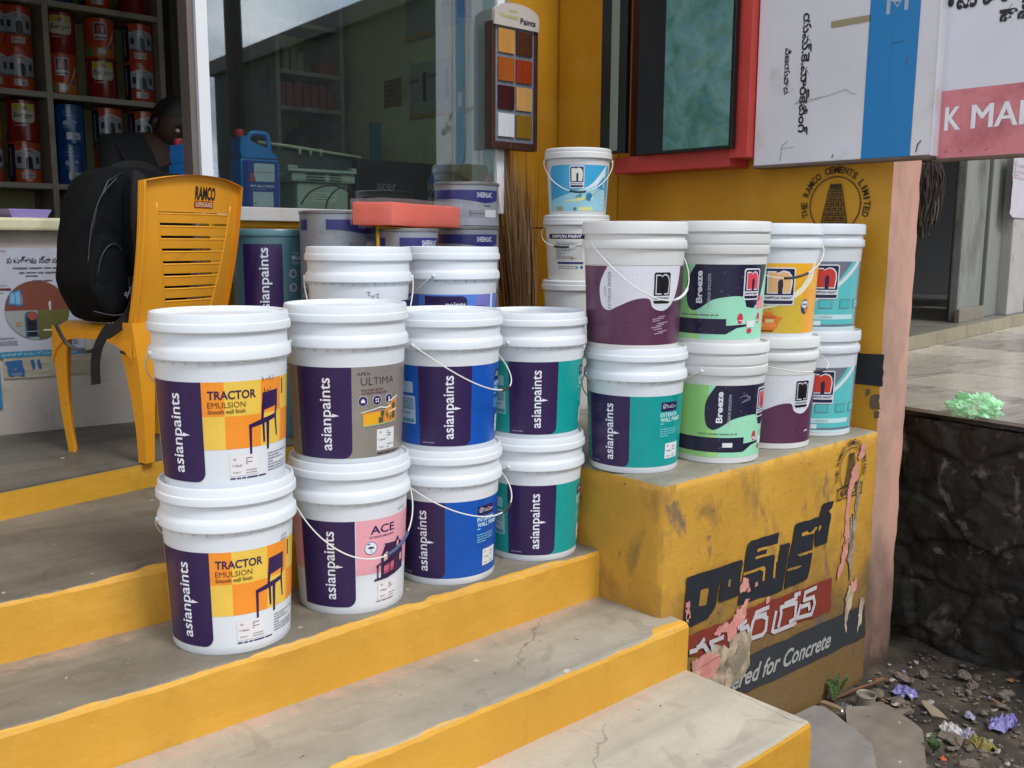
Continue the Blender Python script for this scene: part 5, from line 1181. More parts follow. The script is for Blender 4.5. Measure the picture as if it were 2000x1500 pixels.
ribbon('padded_strap', [bp(.10, 1.12, -.09), bp(.06, 1.0, -.125), bp(.055, .88, -.135), bp(.05, .78, -.135), bp(.02, .70, -.14)], .045, bag, BK2, .006)
SEAM = M('bag_seam', '#2e2f33', .6, .2, 40)
for pts in ([bp(-.086, .84, -.07), bp(-.07, .95, -.075), bp(-.035, 1.04, -.08), bp(.03, 1.10, -.075)], [bp(-.08, .77, -.09), bp(-.06, .86, -.098), bp(-.02, .90, -.1), bp(.02, .88, -.095)], [bp(-.10, .70, -.10), bp(-.04, .685, -.125), bp(.03, .70, -.13)]):
    bm = bmesh.new(); tube(bm, catmull(pts, 6), .0022, 6); o = fin('seam', bm, SEAM, bag, True); o.location = -Vector(bag.location)
bm = bmesh.new(); tube(bm, [bp(-.07, .90, -.065), bp(-.035, 1.02, -.065), bp(.01, 1.09, -.06), bp(.07, 1.12, -.055)], .0025, 6); o = fin('zip', bm, M('zip_dark', '#2a2b2e', .4), bag, True); o.location = -Vector(bag.location)
p = Print(); p.text('Skybags', 0, 0, .062, .020, '#8f9196', 1, rot=52, shear=.2)
q0 = m0+uu*-.01+nnv*-.150; o = p.build('logo_print', bag, on_plane((q0.x, q0.y, .765), (uu.x, uu.y, 0), (0, 0, 1), (-nnv.x, -nnv.y, 0)), eps=.004); o.location = -Vector(bag.location)

# ================================================================== THINGS BEHIND THE WINDOW
ins = lambda x0, x1, y0, y1, z0, z1, name, m, parent, bev=.002: box(name, x0, x1, y0, y1, z0, z1, m, parent, bev)
desk = empty('desk', (.16, 1.95, .2224), 0, 'desk just inside the window carrying the cans, printer and monitor', 'desk')
DM = M('desk_board', '#8d8a84', .5, .1, 4)
for nm, a in (('desk_top', (-.64, .86, 1.625, 2.15, 1.000, 1.030)), ('panel', (-.50, -.47, 1.64, 2.12, .2224, .9995)), ('panel', (.82, .85, 1.64, 2.12, .2224, .9995))):
    o = ins(*a, nm, DM, desk); o.location = -Vector(desk.location)
def jerry(x, y, z, rz, lab, flip=1):
    t = empty('jerry_can', (x, y, z), rz, lab, 'jerry can', 'blue jerry cans inside the window'); B_ = M('blue_can', '#2479c4', .38, .06, 6)
    bm = bmesh.new(); bx(bm, -.082, .082, -.055, .055, 0, .20, .014)
    vs = [(-.07, .20), (.075, .205), (.07, .218), (.03, .245), (-.02, .262), (-.055, .285), (-.072, .285), (-.078, .24)]
    a = [bm.verts.new((q[0], -.046, q[1])) for q in vs]; b = [bm.verts.new((q[0], .046, q[1])) for q in vs]
    bm.faces.new(a); bm.faces.new(b[::-1])
    for i in range(len(vs)): bm.faces.new((a[i], b[i], b[(i+1) % len(vs)], a[(i+1) % len(vs)]))
    for k in range(11): bx(bm, .078, .0855, -.045, .045, .018+.016*k, .026+.016*k)
    fin('body', bm, B_, t, True, 25)
    bm = bmesh.new(); tube(bm, catmull([(-.025, 0, .245), (-.022, 0, .285), (-.005, 0, .302), (.03, 0, .303), (.055, 0, .298), (.063, 0, .26), (.064, 0, .205)], 5), .0105, 10); fin('handle', bm, B_, t, True)
    bm = bmesh.new(); lathe(bm, [(0, .282), (.019, .282), (.020, .286), (.020, .306), (.017, .312), (0, .312)], 20, -.058, 0); fin('cap', bm, M('red_cap', '#b02c38', .4, .05), t, True, 40)
    p = Print(); p.rect(-.074, .008, .074, .192, '#26438e', 0, .006); p.rect(-.028, .112, .058, .182, '#aab7c4', 1, .006); p.text('MYK LATICRETE', .015, .148, .068, .006, '#8c3a40', 2); p.poly([(-.045, .112), (-.022, .112), (-.03, .145), (-.045, .142)], '#a3503c', 2); p.text('MYK MULTICRETE', .005, .094, .098, .010, '#c3cbdc', 2, bold=.02); p.small(-.04, .06, .078, .085, 1, '#7f8fc0', 2, 3); p.rect(-.035, .014, .050, .072, '#aab7c4', 1, .004); p.small(-.03, .045, .02, .035, 1, '#5c6c84', 2, 4)
    p.build('label', t, on_plane((0, -.0555, 0), (1, 0, 0), (0, 0, 1), (0, -1, 0)), eps=.0006); return t
jerry(-.215, 1.70, 1.0305, R_(-3), 'blue jerry can with red cap and two white labels, standing inside the window')
jerry(at_y(390, 1.74), 1.74, 1.0305, R_(8), 'blue jerry can with red cap standing behind the white window post').scale = (.98, .9, .84)
t = empty('pump_bottle', (at_y(344, 1.70), 1.70, 1.0305), 0, 'small white bottle with a blue base left of the window post', 'bottle')
bm = bmesh.new(); lathe(bm, [(0, 0), (.030, 0), (.032, .012), (.032, .02)], 24); fin('base', bm, M('light_blue_plastic', '#7cc4d8', .4), t, True, 40)
bm = bmesh.new(); lathe(bm, [(.032, .0202), (.032, .050), (.026, .066), (.012, .074), (.012, .095), (.010, .100), (0, .100)], 24); fin('body', bm, M('cream_plastic', '#cfcabb', .4), t, True, 40)
t = empty('plastic_tray', (-1.012, 1.93, .9876), R_(8), 'lilac plastic tray lying on the counter', 'tray')
bm = bmesh.new()
o_, i_ = [(-.075, -.05), (.075, -.05), (.075, .05), (-.075, .05)], .014
for k, (zz_, s_) in enumerate(((0, .80), (.030, 1.0), (.032, .96), (.006, .74))): 
    ring = [bm.verts.new((a*s_, b*s_, zz_)) for a, b in o_]
    if k == 0: bm.faces.new(ring[::-1])
    else:
        for j in range(4): bm.faces.new((pr_[j], pr_[(j+1) % 4], ring[(j+1) % 4], ring[j]))
    pr_ = ring
bm.faces.new(pr_); fin('tray', bm, M('lilac_plastic', '#8d7fc4', .35, .05), t)
# printer
PRN = M('printer_plastic', '#95a09a', .5, .06, 5); DK = M('dark_plastic', '#17191b', .4, .1, 8)
t = empty('printer', (.12, 1.86, 1.0305), R_(-2), 'pale grey printer seen from behind through the window', 'printer')
bm = bmesh.new(); bx(bm, -.125, .120, -.13, .18, 0, .125, .015); bx(bm, -.155, .150, -.145, .15, .125, .165, .012); fin('body', bm, PRN, t)
bm = bmesh.new(); bx(bm, -.175, .165, -.155, -.120, .165, .178, .004); bx(bm, -.175, -.13, -.155, -.12, .178, .19, .003); bx(bm, .12, .165, -.155, -.12, .178, .19, .003); fin('tray', bm, PRN, t)
bm = bmesh.new()
for k in range(3): bx(bm, -.09, .0, -.1475, -.1445, .133+.011*k, .137+.011*k); bx(bm, .02, .075, -.1475, -.1445, .133+.011*k, .137+.011*k)
fin('vent', bm, DK, t)
bm = bmesh.new(); tube(bm, [(-.24, -.02, .285), (-.1, -.02, .278), (.25, -.02, .250)], .007, 8); 
for xx in (-.05, .0, .05): tube(bm, [(xx, -.02, .275), (xx, -.02, .245)], .007, 6)
fin('lid_edge', bm, M('printer_lid', '#a9ad94', .5), t, True)
box('scanner_lid', -.24, .25, -.01, .03, .11, .262, M('scanner_grey', '#3a3f40', .45, .08), t, .006)
bm = bmesh.new(); p_ = catmull([(-.13, -.17, .03), (-.09, -.19, .085), (.0, -.2, .112), (.08, -.2, .09), (.14, -.19, .055), (.16, -.18, .0)], 8); tube(bm, p_, .0035, 6)
p_ = catmull([(-.03, -.2, .0), (-.02, -.2, .05), (.03, -.2, .10), (.09, -.21, .10), (.15, -.2, .05), (.18, -.19, .0)], 8); tube(bm, p_, .0035, 6); fin('cable', bm, DK, t, True)
p = Print(); p.rect(-.05, .045, .06, .085, '#a9b3ae', 0); p.small(-.045, .05, .05, .08, 3, '#6c7672', 1, 3); p.build('rating_label', t, on_plane((0, -.1305, 0), (1, 0, 0), (0, 0, 1), (0, -1, 0)))
t = empty('monitor', (.46, 1.72, 1.0305), R_(2), 'black monitor seen from behind with a grey brand name on it', 'monitor')
box('back_shell', -.20, .19, -.02, .03, .02, .235, M('monitor_black', '#101315', .35, .08), t, .01); box('stand', -.07, .07, -.03, .1, 0, .0195, DK, t, .004)
p = Print(); p.text('acer', -.045, .118, .105, .030, '#6f7677', 1, bold=-.005); p.build('brand_print', t, on_plane((0, -.0205, 0), (1, 0, 0), (0, 0, 1), (0, -1, 0)))
t = empty('parts_box', (.73, 1.78, 1.0305), R_(-5), 'box with a blue stripe and dark top among cables at the right of the window', 'box')
box('carton', -.07, .06, -.05, .08, 0, .16, M('carton_grey', '#6d7466', .7, .15, 8), t, .003); box('dark_case', -.075, .075, -.055, .085, .161, .235, DK, t, .004)
p = Print(); p.poly([(-.07, .15), (-.02, .15), (.05, .235), (.0, .235)], '#1f5a8c', 0); p.disc(-.04, .10, .018, '#191b1c', 0); p.disc(.02, .11, .024, '#191b1c', 0); p.build('print', t, on_plane((0, -.0562, 0), (1, 0, 0), (0, 0, 1), (0, -1, 0)))
t = empty('cable_coil', (.80, 1.62, 1.12), 0, 'tangle of dark and green cables hanging by the window frame', 'cables')
bm = bmesh.new()
for k in range(4):
    r_ = .05+.006*k; tube(bm, [(r_*.6*math.cos(a/10*6.283)-.01*k, .01*k, r_*1.3*math.sin(a/10*6.283)+.02) for a in range(11)], .004, 6)
tube(bm, catmull([(.02, 0, .9), (.015, 0, .5), (.0, 0, .2), (-.04, 0, .09), (-.02, 0, -.08)], 6), .003, 6); fin('dark_cable', bm, DK, t, True)
bm = bmesh.new(); tube(bm, catmull([(-.05, 0, .12), (-.065, .01, .04), (-.05, 0, -.05), (-.03, 0, -.086)], 6), .0045, 6); fin('green_cable', bm, M('green_cable', '#1f6a46', .5), t, True)
# wall papers on the side wall (plane x = .905)
swf = lambda x: on_plane((x, 0, 0), (0, -1, 0), (0, 0, 1), (-1, 0, 0))
def wall_sheet(name, lab, cat, y0, y1, z0, z1, col, extra, off=.0):
    t = empty(name, (.903, (y0+y1)/2, z0), 0, lab, cat); bm = bmesh.new(); n = 8; g = [[bm.verts.new((.9025-.006*abs(fbm(i*.5, j*.5, y0*9))-off, y0+(y1-y0)*i/n, z0+(z1-z0)*j/n)) for i in range(n+1)] for j in range(n+1)]
    for j in range(n):
        for i in range(n): bm.faces.new((g[j][i], g[j+1][i], g[j+1][i+1], g[j][i+1]))
    o = fin('sheet', bm, M('sheet_'+col.lstrip('#'), col, .6, .06, 8), t, True); o.location = -Vector(t.location)
    p = Print(); extra(p); o = p.build('print', t, swf(.894-off), eps=.0006); o.location = -Vector(t.location)
def ex1(p):
    p.text('RAPID', -2.14, 1.705, .08, .020, '#23262a', 1, bold=.03); p.text('TOUGH', -1.99, 1.715, .08, .020, '#23262a', 1, bold=.03)
    for u in (-2.07, -1.89): p.rect(u, 1.60, u+.03, 1.74, '#2a2e33', 1)
    for k in range(8): p.small(-2.17, -2.08, 1.60+.012*k, 1.606+.012*k, 1, '#777c78', 1, k); p.small(-2.02, -1.92, 1.60+.012*k, 1.606+.012*k, 1, '#777c78', 1, k+9)
    p.rect(-2.185, 1.523, -1.84, 1.545, '#b3922c', 0)
wall_sheet('wall_calendar', 'pale product poster with two columns on the inner wall', 'poster', 1.84, 2.19, 1.52, 1.79, '#9fa597', ex1)
wall_sheet('hanging_sheet', 'pale hanging sheet with a yellow lower edge near the top of the window', 'poster', 1.98, 2.22, 1.90, 2.2, '#9aa096', lambda p: p.rect(-2.215, 1.905, -1.985, 1.93, '#b3922c', 0))
wall_sheet('hanging_sheet', 'white and pink hanging sheet right of the pale one', 'poster', 1.80, 1.92, 1.93, 2.2, '#a3a7a0', lambda p: p.rect(-1.91, 2.02, -1.85, 2.19, '#8f4a50', 0))
wall_sheet('paper_sheet', 'brownish orange sheet beside the product poster', 'poster', 2.26, 2.42, 1.60, 1.74, '#7d5f2c', lambda p: p.small(-2.4, -2.28, 1.62, 1.72, 4, '#4d3c1c', 0, 3))
t = empty('purple_carton', (.86, 1.66, 1.93), 0, 'dark purple carton hanging at the top right of the window', 'carton'); box('carton', -.05, .04, -.03, .03, 0, .10, M('purple_card', '#2a1c44', .5), t, .002)
# second rack with boxes, seen through the pane
rack('shelf_rack', 'narrow inner shelves with red cartons seen through the window', (.40, .40), (1.44, 1.62, 1.80, 2.06), 2.62, .24, .80, .022) if 0 else None
t = rack('shelf_rack', 'narrow inner shelves with red cartons seen through the window', (.42,), (1.36, 1.60, 1.78, 2.02), 2.66, .24, .80, .022)
for i in range(7):
    x = .455+.048*i; q = box('tube_carton', x-.018, x+.018, 2.69, 2.75, 1.6005, 1.6005+.105+.012*(i % 3), M('red_carton', '#8c3a36', .5, .15, 9), None, .002); tag(q, 'red tube carton, %s in the row of seven on the inner shelf' % ['first', 'second', 'third', 'fourth', 'fifth', 'sixth', 'seventh'][i], 'carton', 'red cartons on the inner shelf')
q = box('red_box', .68, .77, 2.69, 2.78, 1.7805, 1.845, M('red_carton', '#8c3a36', .5, .15, 9), None, .002); tag(q, 'small red box on the upper inner shelf', 'box')
for i, x in enumerate((.49, .535, .575)): q = box('pale_carton', x-.017, x+.017, 2.70, 2.76, 1.7805, 1.90-.01*i, M('pale_carton', '#7c7f6c', .6, .1), None, .002); tag(q, 'pale carton, number %s from the left on the upper inner shelf' % ('one', 'two', 'three')[i], 'carton', 'pale cartons on the inner shelf')
q = box('teal_cloth', .700, .765, 2.25, 2.262, 1.12, 1.50, M('teal_cloth', '#1f6a70', .8, .1), None, .003); tag(q, 'teal cloth hanging behind the printer', 'cloth')
q = box('shade_panel', -.03, .39, 2.90, 3.0, .2224, 2.9, SHADEW, None, .003); tag(q, 'dark panel standing in for the shade right of the tin shelves', 'shade panel')  # added dark sheet, stands in for the unlit back of the room

# ------------------------------------------------------------------ people
SKIN = M('skin_brown', '#38221a', .6, .08, 12); HAIR = M('hair_black', '#0c0a09', .6, .3, 60, bmp=.003, bs=150); SHIRT = M('shirt_black', '#0d0e10', .85, .2, 20)
SHIRT2 = M('shirt_brown', '#4a2a22', .8, .2, 20)
def person(lab, hx, hy, hz, heading, shirt, tilt=.25, lean=(0, 0)):
    """seated figure; (hx, hy, hz) = centre of the head"""
    t = empty('person', (hx, hy, .2224), heading, lab, 'person'); H0 = hz-.2224
    sv = [(0, .04, H0-.76, .15), (0, .05, H0-.60, .145), (0, .03, H0-.42, .15), (0, .02, H0-.27, .13), (0, 0, H0-.17, .058), (0, -.02, H0-.10, .056), (0, -.035, H0-.01, .088), (0, -.03, H0+.05, .088),
          (.15, .02, H0-.25, .068), (.21, -.02, H0-.40, .052), (.20, -.18, H0-.50, .042), (.12, -.32, H0-.50, .030), (-.15, .02, H0-.25, .068), (-.21, -.02, H0-.40, .052), (-.20, -.18, H0-.50, .042), (-.12, -.32, H0-.50, .030),
          (.09, .02, H0-.80, .09), (.12, -.36, H0-.74, .075), (.12, -.38, .10, .05), (-.09, .02, H0-.80, .09), (-.12, -.36, H0-.74, .075), (-.12, -.38, .10, .05), (.12, -.47, .05, .04), (-.12, -.47, .05, .04)]
    sv = [(v[0]+(lean[0] if i in (2, 3, 8, 12) else lean[0]*.5 if i in (1, 4, 9, 13) else 0), v[1], v[2]+(lean[1] if i in (3, 8, 12) else lean[1]*.6 if i in (2, 4, 9, 13) else 0), v[3]) for i, v in enumerate(sv)]
    ed = [(0, 1), (1, 2), (2, 3), (3, 4), (4, 5), (5, 6), (6, 7), (3, 8), (8, 9), (9, 10), (10, 11), (3, 12), (12, 13), (13, 14), (14, 15), (0, 16), (16, 17), (17, 18), (0, 19), (19, 20), (20, 21), (18, 22), (21, 23)]
    me = bpy.data.meshes.new('sk'); me.from_pydata([v[:3] for v in sv], ed, []); o = bpy.data.objects.new('sk', me); COL.objects.link(o)
    md = o.modifiers.new('s', 'SKIN'); o.modifiers.new('d', 'SUBSURF').levels = 2
    for i, v in enumerate(sv): me.skin_vertices[0].data[i].radius = (v[3]*(1.15 if i < 4 else 1), v[3]*(.8 if i < 4 else 1.05)); me.skin_vertices[0].data[i].use_root = (i == 0)
    bpy.context.view_layer.update(); dg_ = bpy.context.evaluated_depsgraph_get(); m2 = bpy.data.meshes.new_from_object(o.evaluated_get(dg_)); bpy.data.objects.remove(o)
    b = link('body', m2, [shirt, SKIN], t, True); m2.materials.clear(); m2.materials.append(shirt); m2.materials.append(SKIN)
    for p_ in m2.polygons:
        c = p_.center; p_.material_index = 1 if (c.z > H0-.16 and abs(c.x) < .12) or (c.y < -.26 and c.z > H0-.62 and c.z < H0-.4) else 0
    # head with a face
    bm = bmesh.new(); bmesh.ops.create_uvsphere(bm, u_segments=28, v_segments=20, radius=1)
    for v in bm.verts:
        x, y, z = v.co; k = 1-.22*max(0, -z)**1.3
        v.co = Vector((x*.078*k, y*.098*(1-.1*max(0, -z)), z*.120))
        if y < -.5 and abs(x) < .5: v.co.y -= .004
    hd_ = fin('head', bm, SKIN, t, True); hd_.location = (0, -.035, H0); hd_.rotation_euler[0] = tilt
    def hp(name, mk, m): bm = bmesh.new(); mk(bm); o = fin(name, bm, m, hd_, True); return o
    hp('nose', lambda bm: tube(bm, [(0, -.088, .035), (0, -.105, .0), (0, -.114, -.018), (0, -.098, -.028)], [.008, .011, .015, .010], 10), SKIN)
    hp('mouth', lambda bm: tube(bm, [(-.026, -.086, -.055), (0, -.096, -.053), (.026, -.086, -.055)], [.003, .006, .003], 8), M('lips', '#5a3028', .5))
    for s_ in (-1, 1):
        hp('eye', lambda bm: bmesh.ops.create_uvsphere(bm, u_segments=12, v_segments=8, radius=.012, matrix=Matrix.Translation((s_*.030, -.082, .018))), M('eye_white', '#b9b2aa', .3)); hp('eyebrow', lambda bm: tube(bm, [(s_*.014, -.094, .036), (s_*.032, -.094, .041), (s_*.05, -.082, .036)], .004, 6), HAIR)
        hp('ear', lambda bm: tube(bm, [(s_*.077, .0, .03), (s_*.085, .008, .01), (s_*.078, .004, -.022)], [.009, .014, .008], 8), SKIN)
        bm = bmesh.new()            # hand: palm and five fingers
        bx(bm, -.036, .036, -.09, 0, -.012, .012, .008)
        for i in range(4): tube(bm, [(-.027+.018*i, -.085, 0), (-.028+.019*i, -.115-.006*(i in (1, 2)), -.006), (-.028+.019*i, -.145-.010*(i in (1, 2))+.006*(i == 0), -.022)], [.009, .0085, .007], 8)
        tube(bm, [(s_*-.030, -.03, 0), (s_*-.055, -.06, -.006), (s_*-.060, -.088, -.012)], [.011, .010, .008], 8)
        hn = fin('hand', bm, SKIN, t, True, 60); hn.location = (s_*.12, -.31, H0-.505)
    bm = bmesh.new(); bmesh.ops.create_uvsphere(bm, u_segments=28, v_segments=18, radius=1)
    bmesh.ops.delete(bm, geom=[v for v in bm.verts if v.co.z < -.25 or (v.co.y < -.35 and v.co.z < .45)], context='VERTS')
    for v in bm.verts: v.co = Vector((v.co.x*.085, v.co.y*.104+.006, v.co.z*.127+.004))*(1+.05*fbm(*(v.co*20)))
    o = fin('hair', bm, HAIR, hd_, True)
person('man in a black shirt sitting behind the counter in the shade, looking down', -.322, 2.28, 1.395, R_(12), SHIRT, .5, (-.11, .15))
person('person bent over behind the printer, only dark hair and forehead showing', .40, 2.45, 1.335, R_(-8), SHIRT2, .3)
for x, y, lb in ((-.322, 2.30, 'dark stool under the man behind the counter'), (.40, 2.47, 'dark stool under the person behind the printer')):
    t = empty('stool', (x, y, .2224), 0, lb, 'stool'); hs_ = (1.395 if x < 0 else 1.335)-.2224-.90
    box('seat', -.15, .15, -.14, .16, hs_-.03, hs_, DK, t, .01)
    for a, b in ((-.13, -.12), (.13, -.12), (-.13, .14), (.13, .14)): bm = bmesh.new(); tube(bm, [(a, b, 0), (a*.9, b*.9, hs_-.031)], .012, 8); fin('leg', bm, DK, t, True)
# ================================================================== SIGNS, DISPLAY PANELS, SAMPLE BOARD
SW = M('sign_white', '#dad8dd', .45, .07, 3, dirt='#b5b0a6', damt=.1, dscale=2.5); SR = M('sign_rust_edge', '#6c5a4c', .8, .3, 14)
sign = empty('shop_sign', (1.15, -.05, 1.2), 0, 'weathered white metal sign with a vertical blue stripe and sideways Telugu lettering', 'sign')
def rel(o, root): o.parent = root; o.location = Vector(o.location)-Vector(root.location); return o
rel(box('panel', 1.122, 1.19, -.402, .277, 1.203, 2.5, SW, None, .003), sign)
rel(box('bottom_edge', 1.119, 1.195, -.405, .279, 1.193, 1.2025, SR, None, .002), sign); rel(box('side_edge', 1.118, 1.195, -.409, -.4025, 1.2, 2.5, SW, None, .002), sign)
p = Print(); BL = M('sign_blue', '#1a7dbb', .45, .06, 4, dirt='#3f86b0', damt=.05, dscale=7)
p.poly([(.160, 1.2035), (.335, 1.2035), (.345, 2.5), (.168, 2.5)], BL, 0)
p.text('యమ్.కె.మార్కెటింగ్', -.072, 1.515, .425, .040, '#1d1d22', 1, rot=-90, bold=.022, res=4); p.text('విజయవాడ', -.147, 1.535, .165, .026, '#1d1d22', 1, rot=-90, bold=.018, res=4)
W_ = '#a9b4c2'
p.rect(.222, 1.672, .235, 1.79, W_, 1); p.rect(.284, 1.676, .297, 1.79, W_, 1); p.rect(.235, 1.712, .284, 1.79, W_, 1); p.poly([(.243, 1.712), (.276, 1.712), (.260, 1.688)], W_, 1.5); p.poly([(.250, 1.707), (.269, 1.707), (.260, 1.694)], BL, 2)
for i, (pts, wd, c) in enumerate((([(.245, 1.62), (.250, 1.56), (.244, 1.50), (.249, 1.44), (.243, 1.385)], .0022, '#3f86b0'), ([(.248, 1.575), (.29, 1.58)], .0018, '#2c5a7c'), ([(-.11, 1.415), (-.09, 1.425), (-.06, 1.428), (-.03, 1.425), (.03, 1.432), (.09, 1.445), (.11, 1.43), (.13, 1.425)], .0014, '#7c7974'), ([(-.11, 1.415), (-.05, 1.418), (.0, 1.428)], .0014, '#8c8984'), ([(-.16, 1.215), (-.155, 1.27), (-.13, 1.285)], .0016, '#6c6964'), ([(-.16, 1.258), (-.10, 1.262)], .0012, '#7c7974'), ([(.05, 1.215), (.055, 1.225)], .004, '#4c4844'), ([(.355, 1.215), (.36, 1.24), (.37, 1.25)], .004, '#5a4030'), ([(.30, 1.50), (.305, 1.52)], .003, '#7c5a44'))): p.line(pts, wd, c, 2)
p.rect(.02, 1.66, .166, 1.682, '#9a9272', 0)
rel(p.build('lettering', None, on_plane((1.121, 0, 0), (0, -1, 0), (0, 0, 1), (-1, 0, 0)), eps=.0006), sign)
sign2 = empty('market_sign', (1.18, -.6, 1.19), 0, 'white sign with a broad faded red band and large letters at the right edge', 'sign')
rel(box('panel', 1.165, 1.21, -.88, -.391, 1.192, 2.5, M('sign_white_clean', '#dcdbe4', .42, .04, 3), None, .003), sign2); rel(box('bottom_edge', 1.162, 1.213, -.88, -.391, 1.184, 1.1915, SR, None, .001), sign2)
p = Print(); p.rect(.392, 1.193, .88, 1.408, M('faded_red', '#d8838a', .45, .07, 6, dirt='#a3505a', damt=.15), 0)
[p.text('K', .451+dx, 1.318, .048, .074, '#ececf2', 1+i_*1.1) for i_, dx in enumerate((-.0025, 0, .0025))]; [p.text('MAR', .612+dx, 1.318, .200, .074, '#ececf2', 1+i_*1.1) for i_, dx in enumerate((-.0025, 0, .0025))]; p.rect(.396, 1.281, .404, 1.354, '#d2d2da', 1)
p.text('ర్మాణం', .50, 1.700, .20, .085, '#1d1d22', 1, bold=.03, res=4); p.text('శాశ్వత', .665, 1.625, .185, .075, '#1d1d22', 1, bold=.03, res=4)
for x in (.43, .48, .56): p.line([(x, 1.21), (x+.008, 1.215)], .002, '#6c3a3c', 2)
rel(p.build('lettering', None, on_plane((1.164, 0, 0), (0, -1, 0), (0, 0, 1), (-1, 0, 0)), eps=.0006), sign2)
# red display frame with hinged texture panels
RED = M('red_frame_paint', '#c9453d', .5, .12, 5, dirt='#d8d0c8', damt=-.25, dscale=14); REDD = M('red_frame_shaded', '#5c1d1c', .5, .1, 5); BLK = M('panel_black', '#0d0e10', .35, .15, 6)  # inside red is a darker copy, shade within the frame put into its colour
disp = empty('texture_display', (1.16, .62, 1.2), 0, 'red wooden display frame fixed to the wall beside the white sign', 'display')
rel(box('bottom_board', 1.095, 1.224, .368, .965, 1.205, 1.2725, RED, None, .003), disp); rel(box('side_board', 1.085, 1.224, .282, .366, 1.235, 2.6, RED, None, .003), disp)
rel(box('back_board', 1.19, 1.223, .367, .960, 1.274, 2.6, REDD, None, .002), disp)
def leaf(name, lab, x0, x1, y0, y1, z0, face, fr_w=.008, insets=None):
    t = empty(name, ((x0+x1)/2, (y0+y1)/2, z0), 0, lab, 'display board', 'hinged texture boards')
    rel(box('frame', x0, x1, y0, y1, z0, 2.55, BLK, None, .002), t)
    if face:
        a, b = insets; rel(box('sample', x0-.002, x0+.002, a, b, z0+.012, 2.54, face, None, .0008), t)
m_, nt_, b_ = newmat('sponge_texture'); v_ = coords(nt_)
o_ = mixc(nt_, ramp(nt_, noi(nt_, v_, 9, 5, .6, .8), .38, .66), hexc('#3d7465', .95), hexc('#6f9a96', .95)); o_ = mixc(nt_, ramp(nt_, noi(nt_, v_, 13, 4, .6, 1.), .52, .70, (0, 0, 0, 1), (.8, .8, .8, 1)), o_, hexc('#5f8fa0', .95)); o_ = mixc(nt_, ramp(nt_, noi(nt_, v_, 16, 4, .6, 1.), .54, .72, (0, 0, 0, 1), (.6, .6, .6, 1)), o_, hexc('#6a7f4c', .95))
nt_.links.new(o_, b_.inputs['Base Color']); b_.inputs['Roughness'].default_value = .35; SPG = m_
leaf('texture_board', 'black framed panel with a mottled green blue finish, facing the street', 1.05, 1.075, .330, .672, 1.268, SPG, insets=(.344, .662))
leaf('texture_board', 'plain black display panel left of the green one', 1.062, 1.085, .676, .815, 1.272, None)
leaf('texture_board', 'narrow black display panel with a pale grey green strip, furthest left', 1.045, 1.07, .862, 1.005, 1.285, M('sage_strip', '#7f8a7c', .45, .05), insets=(.905, .948))
# wood stain sample board
FW = M('frame_wood', '#3c211a', .5, .25, 10, stretch=(6, 6, 1)); 
sb = empty('sample_board', (.557, 1.236, 1.296), 0, 'wooden sample board with eight stain squares and a rounded white header', 'sample board')
rel(box('backing', .557, .814, 1.196, 1.236, 1.296, 1.80, FW, None, .003), sb)
rel(box('rail', .557, .577, 1.186, 1.1955, 1.296, 1.80, FW, None, .002), sb); rel(box('rail', .794, .814, 1.186, 1.1955, 1.296, 1.80, FW, None, .002), sb); rel(box('rail', .578, .793, 1.186, 1.1955, 1.296, 1.325, FW, None, .002), sb)
rel(box('felt', .5785, .7925, 1.190, 1.1955, 1.326, 1.80, M('felt_grey', '#6f7480', .9, .2, 40), None, .0), sb)
cols = [('#b98545', '#4a2b1c'), ('#9a4f1c', '#8c3418'), ('#3c1518', '#bf9258'), ('#c6c8d0', '#80601f')]
for r_ in range(4):
    for c_ in range(2):
        z1 = 1.775-.112*r_; x0 = .590+.100*c_; col = cols[r_][c_]
        rel(box('sample', x0, x0+.088, 1.182, 1.1895, z1-.094, z1, M('stain_'+col.lstrip('#'), col, .3, .14 if r_ != 3 or c_ else .03, 7, stretch=(9, 1, .6)), None, .001), sb)
bm = bmesh.new(); pr_ = [(.562, 1.785), (.809, 1.785), (.809, 1.835)]+[(.6855+.1235*math.cos(R_(a)), 1.835+.045*math.sin(R_(a))) for a in range(10, 180, 10)]+[(.562, 1.835)]
a = [bm.verts.new((x, 1.176, z)) for x, z in pr_]; b = [bm.verts.new((x, 1.1945, z)) for x, z in pr_]; bm.faces.new(a); bm.faces.new(b[::-1])
for i in range(len(pr_)): bm.faces.new((a[i], b[i], b[(i+1) % len(pr_)], a[(i+1) % len(pr_)]))
rel(fin('header', bm, M('header_white', '#b9b0aa', .5, .04), None), sb)
p = Print(); p.text('Paints', .745, 1.815, .085, .024, '#1c1a18', 1, bold=.02); p.text('2001', .665, 1.848, .045, .010, '#b3b84c', 1, bold=.02); p.text('Woodcoats', .64, 1.826, .105, .018, '#b8bc58', 1, bold=.01)
rel(p.build('lettering', None, on_plane((0, 1.1755, 0), (1, 0, 0), (0, 0, 1), (0, -1, 0)), eps=.0005), sb)
sb.location = (.664, 1.324, 1.308); sb.scale = (1.03, 1, 1.03)

